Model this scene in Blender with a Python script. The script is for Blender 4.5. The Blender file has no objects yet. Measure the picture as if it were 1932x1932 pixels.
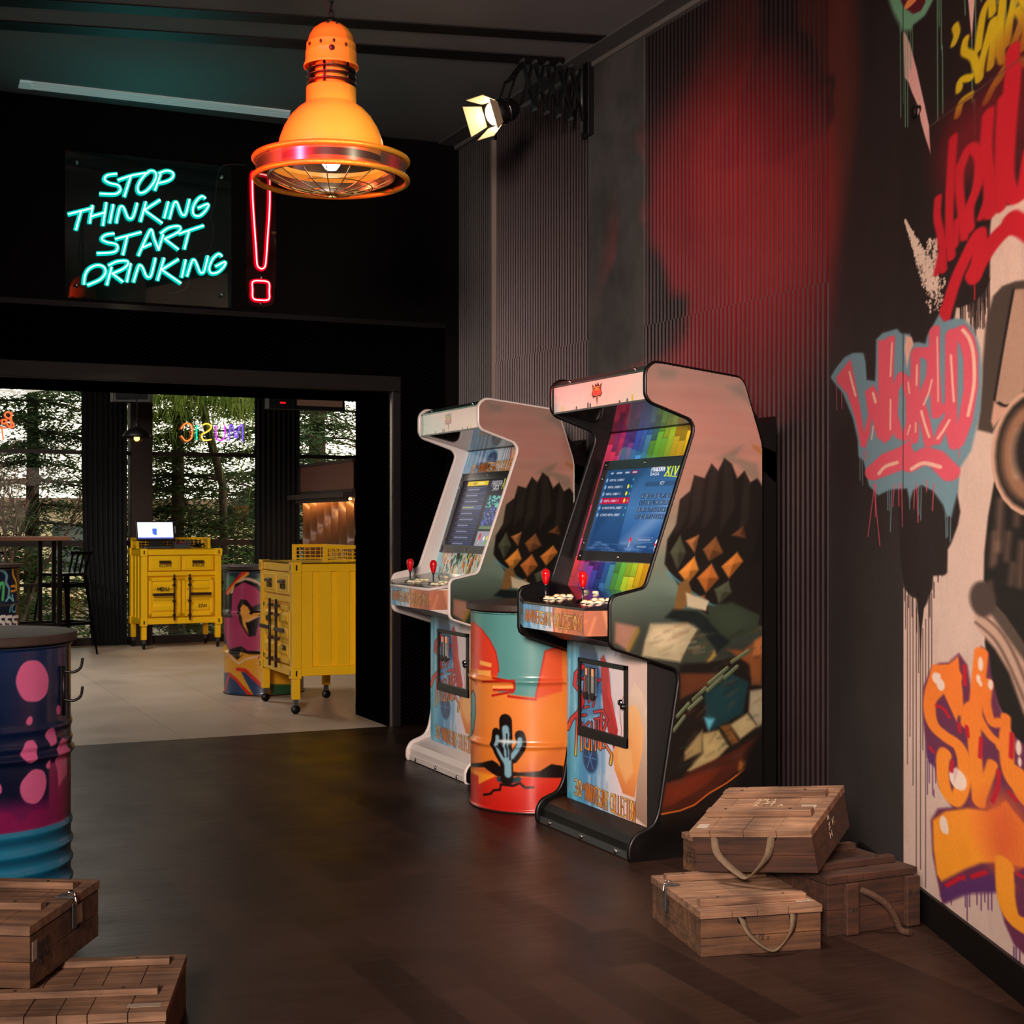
import bpy, math, random
import numpy as np
from mathutils import Matrix, Vector
scene = bpy.context.scene
COL = scene.collection
PI = math.pi
# ------------------------------------------------------------------ measured camera, in room coordinates
# x runs to the right wall, y runs into the room, z up
PHI = math.atan(1266/2750); CP, SP = math.cos(PHI), math.sin(PHI)
CAMH, FPX, HORY, CX = 1.25, 2750.0, 985.0, 966.0
def fl(px, py, z=0.0):
    D = FPX*(CAMH-z)/(py-HORY); X = (px-CX)/FPX*D
    return (X*CP+D*SP, -X*SP+D*CP, z)
def onx(px, py, x):
    xn = (px-CX)/FPX; D = x/(xn*CP+SP); X = xn*D
    return (x, -X*SP+D*CP, CAMH+(HORY-py)/FPX*D)
def ony(px, py, y):
    xn = (px-CX)/FPX; D = y/(CP-xn*SP); X = xn*D
    return (X*CP+D*SP, y, CAMH+(HORY-py)/FPX*D)
def onz(px, py, z): return fl(px, py, z)
def camxy(X, D): return (X*CP+D*SP, -X*SP+D*CP)

# ------------------------------------------------------------------ colour + materials
def lin(c):
    r = []
    for v in c[:3]:
        v = v/255.0
        r.append(v/12.92 if v <= .04045 else ((v+.055)/1.055)**2.4)
    return tuple(r)
MATS = {}
def mat(name, color=(128,128,128), rough=.5, metal=0.0, emit=None, es=0.0, noise=0.0, nscale=8.0, bump=0.0, bscale=60.0,
        spec=.5, coat=0.0, stretch=(1,1,1), attr=None, emit_attr=0.0, trans=0.0):
    if name in MATS: return MATS[name]
    m = bpy.data.materials.new(name); m.use_nodes = True
    nt = m.node_tree; b = nt.nodes['Principled BSDF']
    b.inputs['Roughness'].default_value = rough; b.inputs['Metallic'].default_value = metal
    b.inputs['Specular IOR Level'].default_value = spec
    b.inputs['Coat Weight'].default_value = coat
    b.inputs['Coat Roughness'].default_value = .12
    c = lin(color)
    b.inputs['Base Color'].default_value = (*c, 1)
    tc = nt.nodes.new('ShaderNodeTexCoord'); mp = nt.nodes.new('ShaderNodeMapping')
    nt.links.new(tc.outputs['Object'], mp.inputs['Vector']); mp.inputs['Scale'].default_value = stretch
    if attr:
        a = nt.nodes.new('ShaderNodeVertexColor'); a.layer_name = attr
        src = a.outputs['Color']
    else:
        src = None
    if noise > 0:
        n = nt.nodes.new('ShaderNodeTexNoise'); n.inputs['Scale'].default_value = nscale; n.inputs['Detail'].default_value = 6
        n.inputs['Roughness'].default_value = .62
        nt.links.new(mp.outputs['Vector'], n.inputs['Vector'])
        r = nt.nodes.new('ShaderNodeMapRange'); r.inputs['From Min'].default_value = .3; r.inputs['From Max'].default_value = .7
        r.inputs['To Min'].default_value = 1-noise; r.inputs['To Max'].default_value = 1+noise*.6
        nt.links.new(n.outputs['Fac'], r.inputs['Value'])
        mx = nt.nodes.new('ShaderNodeMix'); mx.data_type = 'RGBA'; mx.blend_type = 'MULTIPLY'; mx.inputs['Factor'].default_value = 1
        if src: nt.links.new(src, mx.inputs['A'])
        else: mx.inputs['A'].default_value = (*c, 1)
        nt.links.new(r.outputs['Result'], mx.inputs['B'])
        src = mx.outputs['Result']
        rr = nt.nodes.new('ShaderNodeMapRange'); rr.inputs['To Min'].default_value = max(.03, rough-.12); rr.inputs['To Max'].default_value = min(1, rough+.15)
        nt.links.new(n.outputs['Fac'], rr.inputs['Value']); nt.links.new(rr.outputs['Result'], b.inputs['Roughness'])
    if src: nt.links.new(src, b.inputs['Base Color'])
    if bump > 0:
        n2 = nt.nodes.new('ShaderNodeTexNoise'); n2.inputs['Scale'].default_value = bscale; n2.inputs['Detail'].default_value = 4
        nt.links.new(mp.outputs['Vector'], n2.inputs['Vector'])
        bp = nt.nodes.new('ShaderNodeBump'); bp.inputs['Strength'].default_value = bump; bp.inputs['Distance'].default_value = .005
        nt.links.new(n2.outputs['Fac'], bp.inputs['Height']); nt.links.new(bp.outputs['Normal'], b.inputs['Normal'])
    if emit is not None:
        b.inputs['Emission Color'].default_value = (*lin(emit), 1); b.inputs['Emission Strength'].default_value = es
    if emit_attr > 0:
        nt.links.new(src, b.inputs['Emission Color']); b.inputs['Emission Strength'].default_value = emit_attr
    if trans > 0: b.inputs['Transmission Weight'].default_value = trans
    MATS[name] = m
    return m
def glassmat(name, tint=(255,255,255), gloss=.08, diff=0.0, dcol=(120,120,120), rough=.02):
    """thin sheet: see-through, with a little reflection and an optional haze"""
    if name in MATS: return MATS[name]
    m = bpy.data.materials.new(name); m.use_nodes = True; nt = m.node_tree; nt.nodes.clear()
    o = nt.nodes.new('ShaderNodeOutputMaterial'); t = nt.nodes.new('ShaderNodeBsdfTransparent'); t.inputs['Color'].default_value = (*lin(tint), 1)
    g = nt.nodes.new('ShaderNodeBsdfGlossy'); g.inputs['Roughness'].default_value = rough
    fr = nt.nodes.new('ShaderNodeFresnel'); fr.inputs['IOR'].default_value = 1.45
    mt = nt.nodes.new('ShaderNodeMath'); mt.operation = 'MULTIPLY_ADD'; mt.inputs[1].default_value = 1.0; mt.inputs[2].default_value = gloss*.3
    nt.links.new(fr.outputs[0], mt.inputs[0])
    a = nt.nodes.new('ShaderNodeMixShader'); nt.links.new(mt.outputs[0], a.inputs[0]); nt.links.new(t.outputs[0], a.inputs[1]); nt.links.new(g.outputs[0], a.inputs[2])
    out = a.outputs[0]
    if diff > 0:
        d = nt.nodes.new('ShaderNodeBsdfDiffuse'); d.inputs['Color'].default_value = (*lin(dcol), 1)
        b = nt.nodes.new('ShaderNodeMixShader'); b.inputs[0].default_value = diff
        nt.links.new(out, b.inputs[1]); nt.links.new(d.outputs[0], b.inputs[2]); out = b.outputs[0]
    nt.links.new(out, o.inputs['Surface']); MATS[name] = m
    return m
def emat(name, color, s):
    if name in MATS: return MATS[name]
    m = bpy.data.materials.new(name); m.use_nodes = True; nt = m.node_tree; nt.nodes.clear()
    o = nt.nodes.new('ShaderNodeOutputMaterial'); e = nt.nodes.new('ShaderNodeEmission')
    e.inputs['Color'].default_value = (*lin(color), 1); e.inputs['Strength'].default_value = s
    nt.links.new(e.outputs[0], o.inputs['Surface']); MATS[name] = m
    return m

# ------------------------------------------------------------------ things
def thing(name, label, cat, loc=(0,0,0), rz=0.0, group=None, rot=None):
    o = bpy.data.objects.new(name, None); COL.objects.link(o)
    o.empty_display_size = .1
    o.location = loc; o.rotation_euler = rot if rot else (0,0,rz)
    o['label'] = label; o['category'] = cat
    if group: o['group'] = group
    return o
def tag(o, label, cat, group=None):
    o['label'] = label; o['category'] = cat
    if group: o['group'] = group
    return o
def MW(o):
    if o is None: return Matrix.Identity(4)
    m = Matrix.LocRotScale(o.location, o.rotation_euler, o.scale)
    return MW(o.parent) @ m if o.parent else m
def copy_tree(o, parent=None):
    c = o.copy(); COL.objects.link(c); c.parent = parent
    for ch in [q for q in COL.objects if q.parent == o]: copy_tree(ch, c)
    return c

class MB:
    def __init__(s): s.v = []; s.f = []; s.sm = []
    def add(s, vs, fs, smooth=False):
        o = len(s.v); s.v += [tuple(p) for p in vs]
        for f in fs: s.f.append([i+o for i in f]); s.sm.append(smooth)
        return s
    def box(s, x0, x1, y0, y1, z0, z1, M=None):
        vs = [(x,y,z) for x in (x0,x1) for y in (y0,y1) for z in (z0,z1)]
        if M is not None: vs = [tuple(M @ Vector(p)) for p in vs]
        return s.add(vs, [(0,1,3,2),(4,6,7,5),(0,4,5,1),(2,3,7,6),(0,2,6,4),(1,5,7,3)])
    def quad(s, a, b, c, d): return s.add([a,b,c,d], [(0,1,2,3)])
    def bar(s, p, q, w, t, up=(0,0,1)):
        """rectangular bar from p to q, w across, t along up"""
        p, q = Vector(p), Vector(q); d = (q-p).normalized(); u = Vector(up)
        if abs(d.dot(u)) > .98: u = Vector((1,0,0))
        sd = d.cross(u).normalized(); u2 = sd.cross(d).normalized()
        vs = []
        for e in (p, q):
            for a, b in ((-1,-1),(1,-1),(1,1),(-1,1)): vs.append(tuple(e+sd*a*w/2+u2*b*t/2))
        return s.add(vs, [(3,2,1,0),(4,5,6,7),(0,1,5,4),(1,2,6,5),(2,3,7,6),(3,0,4,7)])
    def tube(s, pts, r, seg=8, closed=False, caps=True, radii=None):
        P = [Vector(p) for p in pts]; n = len(P); rings = []
        prev = None
        for i in range(n):
            a = P[(i-1) % n] if (closed or i > 0) else P[i]
            b = P[(i+1) % n] if (closed or i < n-1) else P[i]
            d = (b-a)
            d = d.normalized() if d.length > 1e-9 else Vector((0,0,1))
            if prev is None:
                u = Vector((0,0,1)) if abs(d.z) < .9 else Vector((1,0,0))
                u = (u-d*u.dot(d)).normalized()
            else:
                u = (prev-d*prev.dot(d))
                u = u.normalized() if u.length > 1e-6 else Vector((1,0,0))
            prev = u; w = d.cross(u)
            rr = radii[i] if radii else r
            rings.append([tuple(P[i]+u*math.cos(2*PI*k/seg)*rr+w*math.sin(2*PI*k/seg)*rr) for k in range(seg)])
        vs = [p for rg in rings for p in rg]; fs = []
        for i in range(n if closed else n-1):
            j = (i+1) % n
            for k in range(seg):
                k2 = (k+1) % seg
                fs.append((i*seg+k, i*seg+k2, j*seg+k2, j*seg+k))
        s.add(vs, fs, True)
        if caps and not closed:
            o = len(s.v)-len(vs)
            s.f.append([o+k for k in range(seg)][::-1]); s.sm.append(False)
            s.f.append([o+(n-1)*seg+k for k in range(seg)]); s.sm.append(False)
        return s
    def lathe(s, prof, c=(0,0,0), seg=48, axis='z', smooth=True, M=None):
        vs = []
        for r, h in prof:
            for k in range(seg):
                a = 2*PI*k/seg
                if axis == 'z': p = (c[0]+r*math.cos(a), c[1]+r*math.sin(a), c[2]+h)
                elif axis == 'x': p = (c[0]+h, c[1]+r*math.cos(a), c[2]+r*math.sin(a))
                else: p = (c[0]+r*math.cos(a), c[1]+h, c[2]+r*math.sin(a))
                vs.append(tuple(M @ Vector(p)) if M is not None else p)
        fs = []
        for i in range(len(prof)-1):
            for k in range(seg):
                k2 = (k+1) % seg
                fs.append((i*seg+k, i*seg+k2, (i+1)*seg+k2, (i+1)*seg+k))
        return s.add(vs, fs, smooth)
    def prism(s, poly, a0, a1, axis='y'):
        """poly of (p,q): axis y -> (x,z), axis x -> (y,z), axis z -> (x,y)"""
        def P(p, a): return (p[0],a,p[1]) if axis == 'y' else ((a,p[0],p[1]) if axis == 'x' else (p[0],p[1],a))
        n = len(poly)
        vs = [P(p,a0) for p in poly]+[P(p,a1) for p in poly]
        fs = [list(range(n))[::-1], [n+i for i in range(n)]]+[(i,(i+1)%n,n+(i+1)%n,n+i) for i in range(n)]
        return s.add(vs, fs)
    def sphere(s, c, r, seg=16, rings=10, sc=(1,1,1)):
        prof = [(max(1e-4,math.sin(PI*i/rings)), -math.cos(PI*i/rings)) for i in range(rings+1)]
        vs = [(c[0]+p*math.cos(2*PI*k/seg)*r*sc[0], c[1]+p*math.sin(2*PI*k/seg)*r*sc[1], c[2]+h*r*sc[2]) for p,h in prof for k in range(seg)]
        fs = [(i*seg+k, i*seg+(k+1)%seg, (i+1)*seg+(k+1)%seg, (i+1)*seg+k) for i in range(rings) for k in range(seg)]
        return s.add(vs, fs, True)
    def build(s, name, m, parent=None, world=False, bevel=0.0, label=None, kind=None, loc=None):
        me = bpy.data.meshes.new(name)
        vs = s.v
        if world and parent is not None:
            I = MW(parent).inverted(); vs = [tuple(I @ Vector(p)) for p in vs]
        me.from_pydata(vs, [], s.f); me.polygons.foreach_set('use_smooth', s.sm); me.update()
        me.materials.append(m)
        o = bpy.data.objects.new(name, me); COL.objects.link(o); o.parent = parent
        if loc: o.location = loc
        if bevel > 0:
            b = o.modifiers.new('bevel', 'BEVEL'); b.width = bevel; b.segments = 2; b.limit_method = 'ANGLE'; b.angle_limit = .7
        if label: o['label'] = label
        if kind: o['kind'] = kind
        return o
def fixn(o):
    import bmesh
    bm = bmesh.new(); bm.from_mesh(o.data); bmesh.ops.recalc_face_normals(bm, faces=bm.faces); bm.to_mesh(o.data); bm.free()
    return o
def struct(name, mb, m, parent=None, bevel=0):
    return mb.build(name, m, parent, kind='structure', bevel=bevel)
def fillet(poly, r, n=5, closed=True):
    out = []
    N = len(poly)
    for i in range(N):
        if not closed and i in (0, N-1): out.append(tuple(poly[i])); continue
        p = Vector(poly[i]); a = Vector(poly[(i-1)%N]); b = Vector(poly[(i+1)%N])
        la, lb = (a-p).length, (b-p).length
        rr = min(r, la*.45, lb*.45)
        s, e = p+(a-p)*rr/la, p+(b-p)*rr/lb
        for k in range(n+1):
            t = k/n; q = s*(1-t)**2+p*2*t*(1-t)+e*t*t; out.append(tuple(q))
    return out
def cat(pts, closed=False, n=6):
    P = [np.array(p, float) for p in pts]; N = len(P)
    if N < 3: return [tuple(p) for p in P]
    out = []
    rng = range(N) if closed else range(N-1)
    for i in rng:
        if closed: a,b,c,d = P[(i-1)%N],P[i],P[(i+1)%N],P[(i+2)%N]
        else: a,b,c,d = P[max(i-1,0)],P[i],P[i+1],P[min(i+2,N-1)]
        for k in range(n):
            t = k/n
            out.append(tuple(.5*((2*b)+(-a+c)*t+(2*a-5*b+4*c-d)*t*t+(-a+3*b-3*c+d)*t**3)))
    if not closed: out.append(tuple(P[-1]))
    return out

# ------------------------------------------------------------------ stroke letters, unit box
def arc(cx, cy, rx, ry, a0, a1, n=10): return [(cx+rx*math.cos(math.radians(a0+(a1-a0)*k/n)), cy+ry*math.sin(math.radians(a0+(a1-a0)*k/n))) for k in range(n+1)]
F = {
'A':[[(0,0),(.5,1),(1,0)],[(.2,.38),(.8,.38)]],
'B':[[(0,0),(0,1),(.6,1)]+arc(.6,.77,.35,.23,90,-90)+[(0,.54)],[(.6,.54)]+arc(.6,.27,.4,.27,90,-90)+[(0,0)]],
'C':[arc(.55,.5,.55,.5,50,310,14)],
'D':[[(0,0),(0,1),(.4,1)]+arc(.4,.5,.6,.5,90,-90,12)+[(0,0)]],
'E':[[(.95,1),(0,1),(0,0),(.95,0)],[(0,.52),(.8,.52)]],
'F':[[(.95,1),(0,1),(0,0)],[(0,.52),(.8,.52)]],
'G':[arc(.52,.5,.52,.5,50,330,14)+[(1,.42),(.6,.42)]],
'H':[[(0,0),(0,1)],[(1,0),(1,1)],[(0,.5),(1,.5)]],
'I':[[(.5,0),(.5,1)]],
'J':[[(.8,1),(.8,.25)]+arc(.45,.25,.35,.25,0,-180,8)],
'K':[[(0,0),(0,1)],[(.95,1),(0,.42)],[(.25,.58),(1,0)]],
'L':[[(0,1),(0,0),(.9,0)]],
'M':[[(0,0),(0,1),(.5,.3),(1,1),(1,0)]],
'N':[[(0,0),(0,1),(1,0),(1,1)]],
'O':[arc(.5,.5,.5,.5,90,450,20)],
'P':[[(0,0),(0,1),(.6,1)]+arc(.6,.74,.38,.26,90,-90)+[(0,.48)]],
'Q':[arc(.5,.5,.5,.5,90,450,20),[(.6,.3),(1,0)]],
'R':[[(0,0),(0,1),(.6,1)]+arc(.6,.76,.38,.24,90,-90)+[(0,.52)],[(.45,.52),(1,0)]],
'S':[arc(.5,.76,.45,.24,40,250,10)+arc(.5,.25,.48,.25,80,-150,12)],
'T':[[(0,1),(1,1)],[(.5,1),(.5,0)]],
'U':[[(0,1),(0,.35)]+arc(.5,.35,.5,.35,180,360,10)+[(1,1)]],
'V':[[(0,1),(.5,0),(1,1)]],
'W':[[(0,1),(.25,0),(.5,.7),(.75,0),(1,1)]],
'X':[[(0,0),(1,1)],[(0,1),(1,0)]],
'Y':[[(0,1),(.5,.5),(1,1)],[(.5,.5),(.5,0)]],
'Z':[[(0,1),(1,1),(0,0),(1,0)]],
'0':[arc(.5,.5,.45,.5,90,450,20)],
'1':[[(.2,.8),(.5,1),(.5,0)]],
'2':[arc(.5,.74,.45,.26,160,-30,10)+[(0,0),(1,0)]],
'3':[arc(.45,.75,.45,.25,140,-90,10)+arc(.45,.25,.5,.25,90,-140,10)],
'4':[[(.75,0),(.75,1),(0,.3),(1,.3)]],
'6':[arc(.5,.27,.45,.27,90,450,14),[(.07,.4),(.2,.8),(.6,1)]],
'8':[arc(.5,.76,.38,.24,90,450,14),arc(.5,.26,.46,.26,90,450,14)],
'-':[[(.1,.5),(.9,.5)]],
}
def text_lines(t, x0, y0, w, h, slant=0.0, gap=.28, narrow='I1'):
    """stroke polylines of t filling the box from (x0,y0) with width w and height h"""
    ws = [(.35 if ch in narrow else (.6 if ch == ' ' else 1.0)) for ch in t]
    tot = sum(ws)+gap*(len(t)-1); k = w/tot; x = x0; out = []
    for ch, q in zip(t, ws):
        if ch in F:
            for ln in F[ch]:
                if ch in narrow: ln = [((px-.5)*1.0+.5*q, py) for px, py in ln]
                out.append([(x+px*k+slant*py*h, y0+py*h) for px, py in ln])
        x += (q+gap)*k
    return out

# ------------------------------------------------------------------ painted surfaces: colours carried by a fine mesh
class Canvas:
    def __init__(s, u0, u1, v0, v1, res, base=(128,128,128)):
        s.u0, s.u1, s.v0, s.v1 = u0, u1, v0, v1
        s.nu = max(2, int(abs(u1-u0)/res)+1); s.nv = max(2, int(abs(v1-v0)/res)+1)
        s.U = np.linspace(u0, u1, s.nu); s.V = np.linspace(v0, v1, s.nv)
        s.a = np.zeros((s.nv, s.nu, 3), np.float32); s.a[:] = base
        s.res = res; s.asp = 1.0
    def grad(s, stops, axis='v'):
        ks = [k for k,_ in stops]; co = np.array([c for _,c in stops], float)
        x = s.V if axis == 'v' else s.U
        g = np.stack([np.interp(x, ks, co[:,i]) for i in range(3)], -1)
        if axis == 'v': s.a[:] = g[:,None,:]
        else: s.a[:] = g[None,:,:]
    def _bb(s, pts, pad):
        P = np.array(pts, float)
        pd = np.array([pad/s.asp, pad]); lo, hi = P.min(0)-pd, P.max(0)+pd
        du = (s.u1-s.u0)/(s.nu-1); dv = (s.v1-s.v0)/(s.nv-1)
        iu = sorted(((lo[0]-s.u0)/du, (hi[0]-s.u0)/du)); iv = sorted(((lo[1]-s.v0)/dv, (hi[1]-s.v0)/dv))
        i0, i1 = max(0,int(iu[0])), min(s.nu, int(iu[1])+2); j0, j1 = max(0,int(iv[0])), min(s.nv, int(iv[1])+2)
        if i0 >= i1 or j0 >= j1: return None
        return i0, i1, j0, j1
    def _dist(s, pts, bb, closed):
        i0,i1,j0,j1 = bb
        X, Y = np.meshgrid(s.U[i0:i1], s.V[j0:j1])
        d = np.full(X.shape, 1e9); P = np.array(pts, float); X0 = X; A_ = np.array([s.asp, 1.0]); P = P*A_; X = X*s.asp
        n = len(P)
        if n == 1: return np.hypot(X-P[0,0], Y-P[0,1]), X0, Y
        for k in range(n if closed else n-1):
            a, b = P[k], P[(k+1)%n]; e = b-a; L = max(e@e, 1e-12)
            t = np.clip(((X-a[0])*e[0]+(Y-a[1])*e[1])/L, 0, 1)
            d = np.minimum(d, (X-a[0]-t*e[0])**2+(Y-a[1]-t*e[1])**2)
        return np.sqrt(d), X0, Y
    def _blend(s, bb, al, color):
        i0,i1,j0,j1 = bb
        if callable(color):
            X, Y = np.meshgrid(s.U[i0:i1], s.V[j0:j1]); c = color(X, Y)
        else: c = np.array(color, float)[None,None,:]
        t = s.a[j0:j1,i0:i1]; t[:] = t*(1-al[...,None])+c*al[...,None]
    def poly(s, pts, color, soft=None, smooth=False, alpha=1.0):
        if smooth: pts = cat(pts, True)
        soft = soft or s.res
        bb = s._bb(pts, soft*1.5)
        if not bb: return
        d, X, Y = s._dist(pts, bb, True)
        ins = np.zeros(X.shape, bool); P = np.array(pts, float); n = len(P)
        for k in range(n):
            a, b = P[k], P[(k+1)%n]
            if a[1] == b[1]: continue
            c = ((a[1] > Y) != (b[1] > Y)) & (X < (b[0]-a[0])*(Y-a[1])/(b[1]-a[1])+a[0])
            ins ^= c
        sd = np.where(ins, d, -d)
        s._blend(bb, np.clip(sd/soft+.5, 0, 1)*alpha, color)
    def line(s, pts, w, color, soft=None, smooth=False, alpha=1.0):
        if smooth: pts = cat(pts)
        soft = soft or s.res
        bb = s._bb(pts, w+soft*1.5)
        if not bb: return
        d, X, Y = s._dist(pts, bb, False)
        s._blend(bb, np.clip((w/2-d)/soft+.5, 0, 1)*alpha, color)
    def blob(s, c, ru, rv, color, soft=None):
        s.poly([(c[0]+ru/s.asp*math.cos(k*PI/12), c[1]+rv*math.sin(k*PI/12)) for k in range(24)], color, soft)
    def text(s, t, x0, y0, w, h, lw, color, soft=None, slant=0.0, outline=None, ow=0.0, gap=.28, warp=None):
        L = text_lines(t, x0, y0, w, h, slant, gap)
        if warp: L = [[warp(*p) for p in l] for l in L]
        if outline:
            for l in L: s.line(l, lw+ow*2, outline)
        for l in L: s.line(l, lw, color, soft)
    def speckle(s, amt, seed=1, cell=1):
        r = np.random.RandomState(seed)
        n = r.rand(s.nv//cell+1, s.nu//cell+1)
        n = np.kron(n, np.ones((cell,cell)))[:s.nv,:s.nu]
        s.a *= (1+(n-.5)*amt)[...,None]
    def streaks(s, amt, seed=1, width=6, axis='v'):
        r = np.random.RandomState(seed); N = s.nu if axis == 'v' else s.nv
        n = r.rand(N//width+2); x = np.interp(np.arange(N)/width, np.arange(len(n)), n)
        k = 1+(x-.5)*amt
        s.a *= k[None,:,None] if axis == 'v' else k[:,None,None]
    def mesh(s, name, m, pos, parent=None, world=False, mask=None, label=None, kind=None, flip=False, cache=None):
        U, V = np.meshgrid(s.U, s.V); X, Y, Z = pos(U, V)
        co = np.stack([np.broadcast_to(X,U.shape), np.broadcast_to(Y,U.shape), np.broadcast_to(Z,U.shape)], -1).reshape(-1,3)
        if world and parent is not None:
            I = np.array(MW(parent).inverted()); co = co @ I[:3,:3].T+I[:3,3]
        idx = np.arange(s.nu*s.nv).reshape(s.nv, s.nu)
        q = np.stack([idx[:-1,:-1], idx[:-1,1:], idx[1:,1:], idx[1:,:-1]], -1).reshape(-1,4)
        if flip: q = q[:,::-1]
        col = s.a.reshape(-1,3)
        if mask is not None:
            Uc = (U[:-1,:-1]+U[1:,1:])/2; Vc = (V[:-1,:-1]+V[1:,1:])/2
            q = q[mask(Uc,Vc).reshape(-1)]
            used = np.unique(q); mp = np.full(len(co), -1); mp[used] = np.arange(len(used))
            q = mp[q]; co = co[used]; col = col[used]
        me = bpy.data.meshes.new(name)
        nf = len(q)
        me.vertices.add(len(co)); me.vertices.foreach_set('co', co.astype(np.float32).ravel())
        me.loops.add(nf*4); me.loops.foreach_set('vertex_index', q.astype(np.int32).ravel())
        me.polygons.add(nf); me.polygons.foreach_set('loop_start', np.arange(0, nf*4, 4, dtype=np.int32))
        me.polygons.foreach_set('use_smooth', np.ones(nf, bool))
        me.update(calc_edges=True)
        at = me.color_attributes.new('paint', 'FLOAT_COLOR', 'POINT')
        c = np.clip(col/255.0, 0, 1); l = np.where(c <= .04045, c/12.92, ((c+.055)/1.055)**2.4)
        at.data.foreach_set('color', np.concatenate([l, np.ones((len(l),1))], 1).astype(np.float32).ravel())
        me.materials.append(m)
        o = bpy.data.objects.new(name, me); COL.objects.link(o); o.parent = parent
        if label: o['label'] = label
        if kind: o['kind'] = kind
        return o
def inpoly(poly):
    P = np.array(poly)
    def f(X, Y):
        ins = np.zeros(X.shape, bool); n = len(P)
        for k in range(n):
            a, b = P[k], P[(k+1)%n]
            if a[1] == b[1]: continue
            ins ^= ((a[1] > Y) != (b[1] > Y)) & (X < (b[0]-a[0])*(Y-a[1])/(b[1]-a[1])+a[0])
        return ins
    return f
def vgrad(v0, c0, v1, c1, vm=None, cm=None):
    def f(X, Y):
        ks = [v0, v1] if vm is None else [v0, vm, v1]; cs = [c0, c1] if vm is None else [c0, cm, c1]
        if ks[0] > ks[-1]: ks, cs = ks[::-1], cs[::-1]
        return np.stack([np.interp(Y, ks, [c[i] for c in cs]) for i in range(3)], -1)
    return f
# ------------------------------------------------------------------ room shell
XW, YB, YB2, HC = 3.51, 8.42, 9.03, 3.61
XJ, ZD = 3.05, 2.045           # doorway: right jamb, head height
YG = 15.2                      # window wall of the far room
def plank_mat(name, ca, cb, rough, length, width, seam=.004, sc=(.02,.016,.013), rot=PI/2, coat=0.0, nz=.35, spec=.5):
    m = bpy.data.materials.new(name); m.use_nodes = True; nt = m.node_tree; b = nt.nodes['Principled BSDF']
    tc = nt.nodes.new('ShaderNodeTexCoord'); mp = nt.nodes.new('ShaderNodeMapping'); mp.inputs['Rotation'].default_value = (0,0,rot)
    nt.links.new(tc.outputs['Object'], mp.inputs['Vector'])
    br = nt.nodes.new('ShaderNodeTexBrick'); br.offset = .37; br.inputs['Scale'].default_value = 1
    br.inputs['Brick Width'].default_value = length; br.inputs['Row Height'].default_value = width; br.inputs['Mortar Size'].default_value = seam
    br.inputs['Color1'].default_value = (*lin(ca),1); br.inputs['Color2'].default_value = (*lin(cb),1); br.inputs['Mortar'].default_value = (*sc,1)
    nt.links.new(mp.outputs['Vector'], br.inputs['Vector'])
    mp2 = nt.nodes.new('ShaderNodeMapping'); mp2.inputs['Rotation'].default_value = (0,0,rot); mp2.inputs['Scale'].default_value = (1.5,22,1)
    nt.links.new(tc.outputs['Object'], mp2.inputs['Vector'])
    n = nt.nodes.new('ShaderNodeTexNoise'); n.inputs['Scale'].default_value = 3; n.inputs['Detail'].default_value = 8; n.inputs['Roughness'].default_value = .7
    nt.links.new(mp2.outputs['Vector'], n.inputs['Vector'])
    n3 = nt.nodes.new('ShaderNodeTexNoise'); n3.inputs['Scale'].default_value = 2.2; n3.inputs['Detail'].default_value = 5
    nt.links.new(tc.outputs['Object'], n3.inputs['Vector'])
    ad = nt.nodes.new('ShaderNodeMath'); ad.operation = 'ADD'; nt.links.new(n.outputs['Fac'], ad.inputs[0]); nt.links.new(n3.outputs['Fac'], ad.inputs[1])
    r = nt.nodes.new('ShaderNodeMapRange'); r.inputs['From Min'].default_value = .7; r.inputs['From Max'].default_value = 1.3
    r.inputs['To Min'].default_value = 1-nz; r.inputs['To Max'].default_value = 1+nz; nt.links.new(ad.outputs[0], r.inputs['Value'])
    mx = nt.nodes.new('ShaderNodeMix'); mx.data_type = 'RGBA'; mx.blend_type = 'MULTIPLY'; mx.inputs['Factor'].default_value = 1
    nt.links.new(br.outputs['Color'], mx.inputs['A']); nt.links.new(r.outputs['Result'], mx.inputs['B'])
    nt.links.new(mx.outputs['Result'], b.inputs['Base Color'])
    rr = nt.nodes.new('ShaderNodeMapRange'); rr.inputs['From Min'].default_value = .6; rr.inputs['From Max'].default_value = 1.4
    rr.inputs['To Min'].default_value = rough-.13; rr.inputs['To Max'].default_value = rough+.16
    nt.links.new(ad.outputs[0], rr.inputs['Value']); nt.links.new(rr.outputs['Result'], b.inputs['Roughness'])
    bp = nt.nodes.new('ShaderNodeBump'); bp.inputs['Strength'].default_value = .25; bp.inputs['Distance'].default_value = .002
    nt.links.new(n.outputs['Fac'], bp.inputs['Height']); nt.links.new(bp.outputs['Normal'], b.inputs['Normal'])
    b.inputs['Coat Weight'].default_value = coat; b.inputs['Coat Roughness'].default_value = .25; b.inputs['Specular IOR Level'].default_value = spec
    return m
m_floor = plank_mat('dark_wood_floor', (33,22,18), (54,38,31), .38, .9, .13, .0016, spec=.13, nz=.42)
m_floor2 = plank_mat('pale_tile_floor', (190,176,162), (198,184,170), .4, 1.2, .6, .002, sc=(.22,.18,.15), nz=.14)
m_ceil = mat('ceiling_grey', (128,124,124), .9, noise=.06, nscale=1.5)
m_dark = mat('dark_wall', (8,5,5), .85, spec=.15, noise=.25, nscale=2.5, bump=.2)
m_black = mat('black_satin', (8,7,7), .5, spec=.25)
m_slot = mat('slot_black', (14,8,9), .6)
m_corr = mat('corrugated_sheet', (44,33,35),   .38, metal=.55, noise=.25, nscale=1.2, bump=.06, bscale=8)
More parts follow.
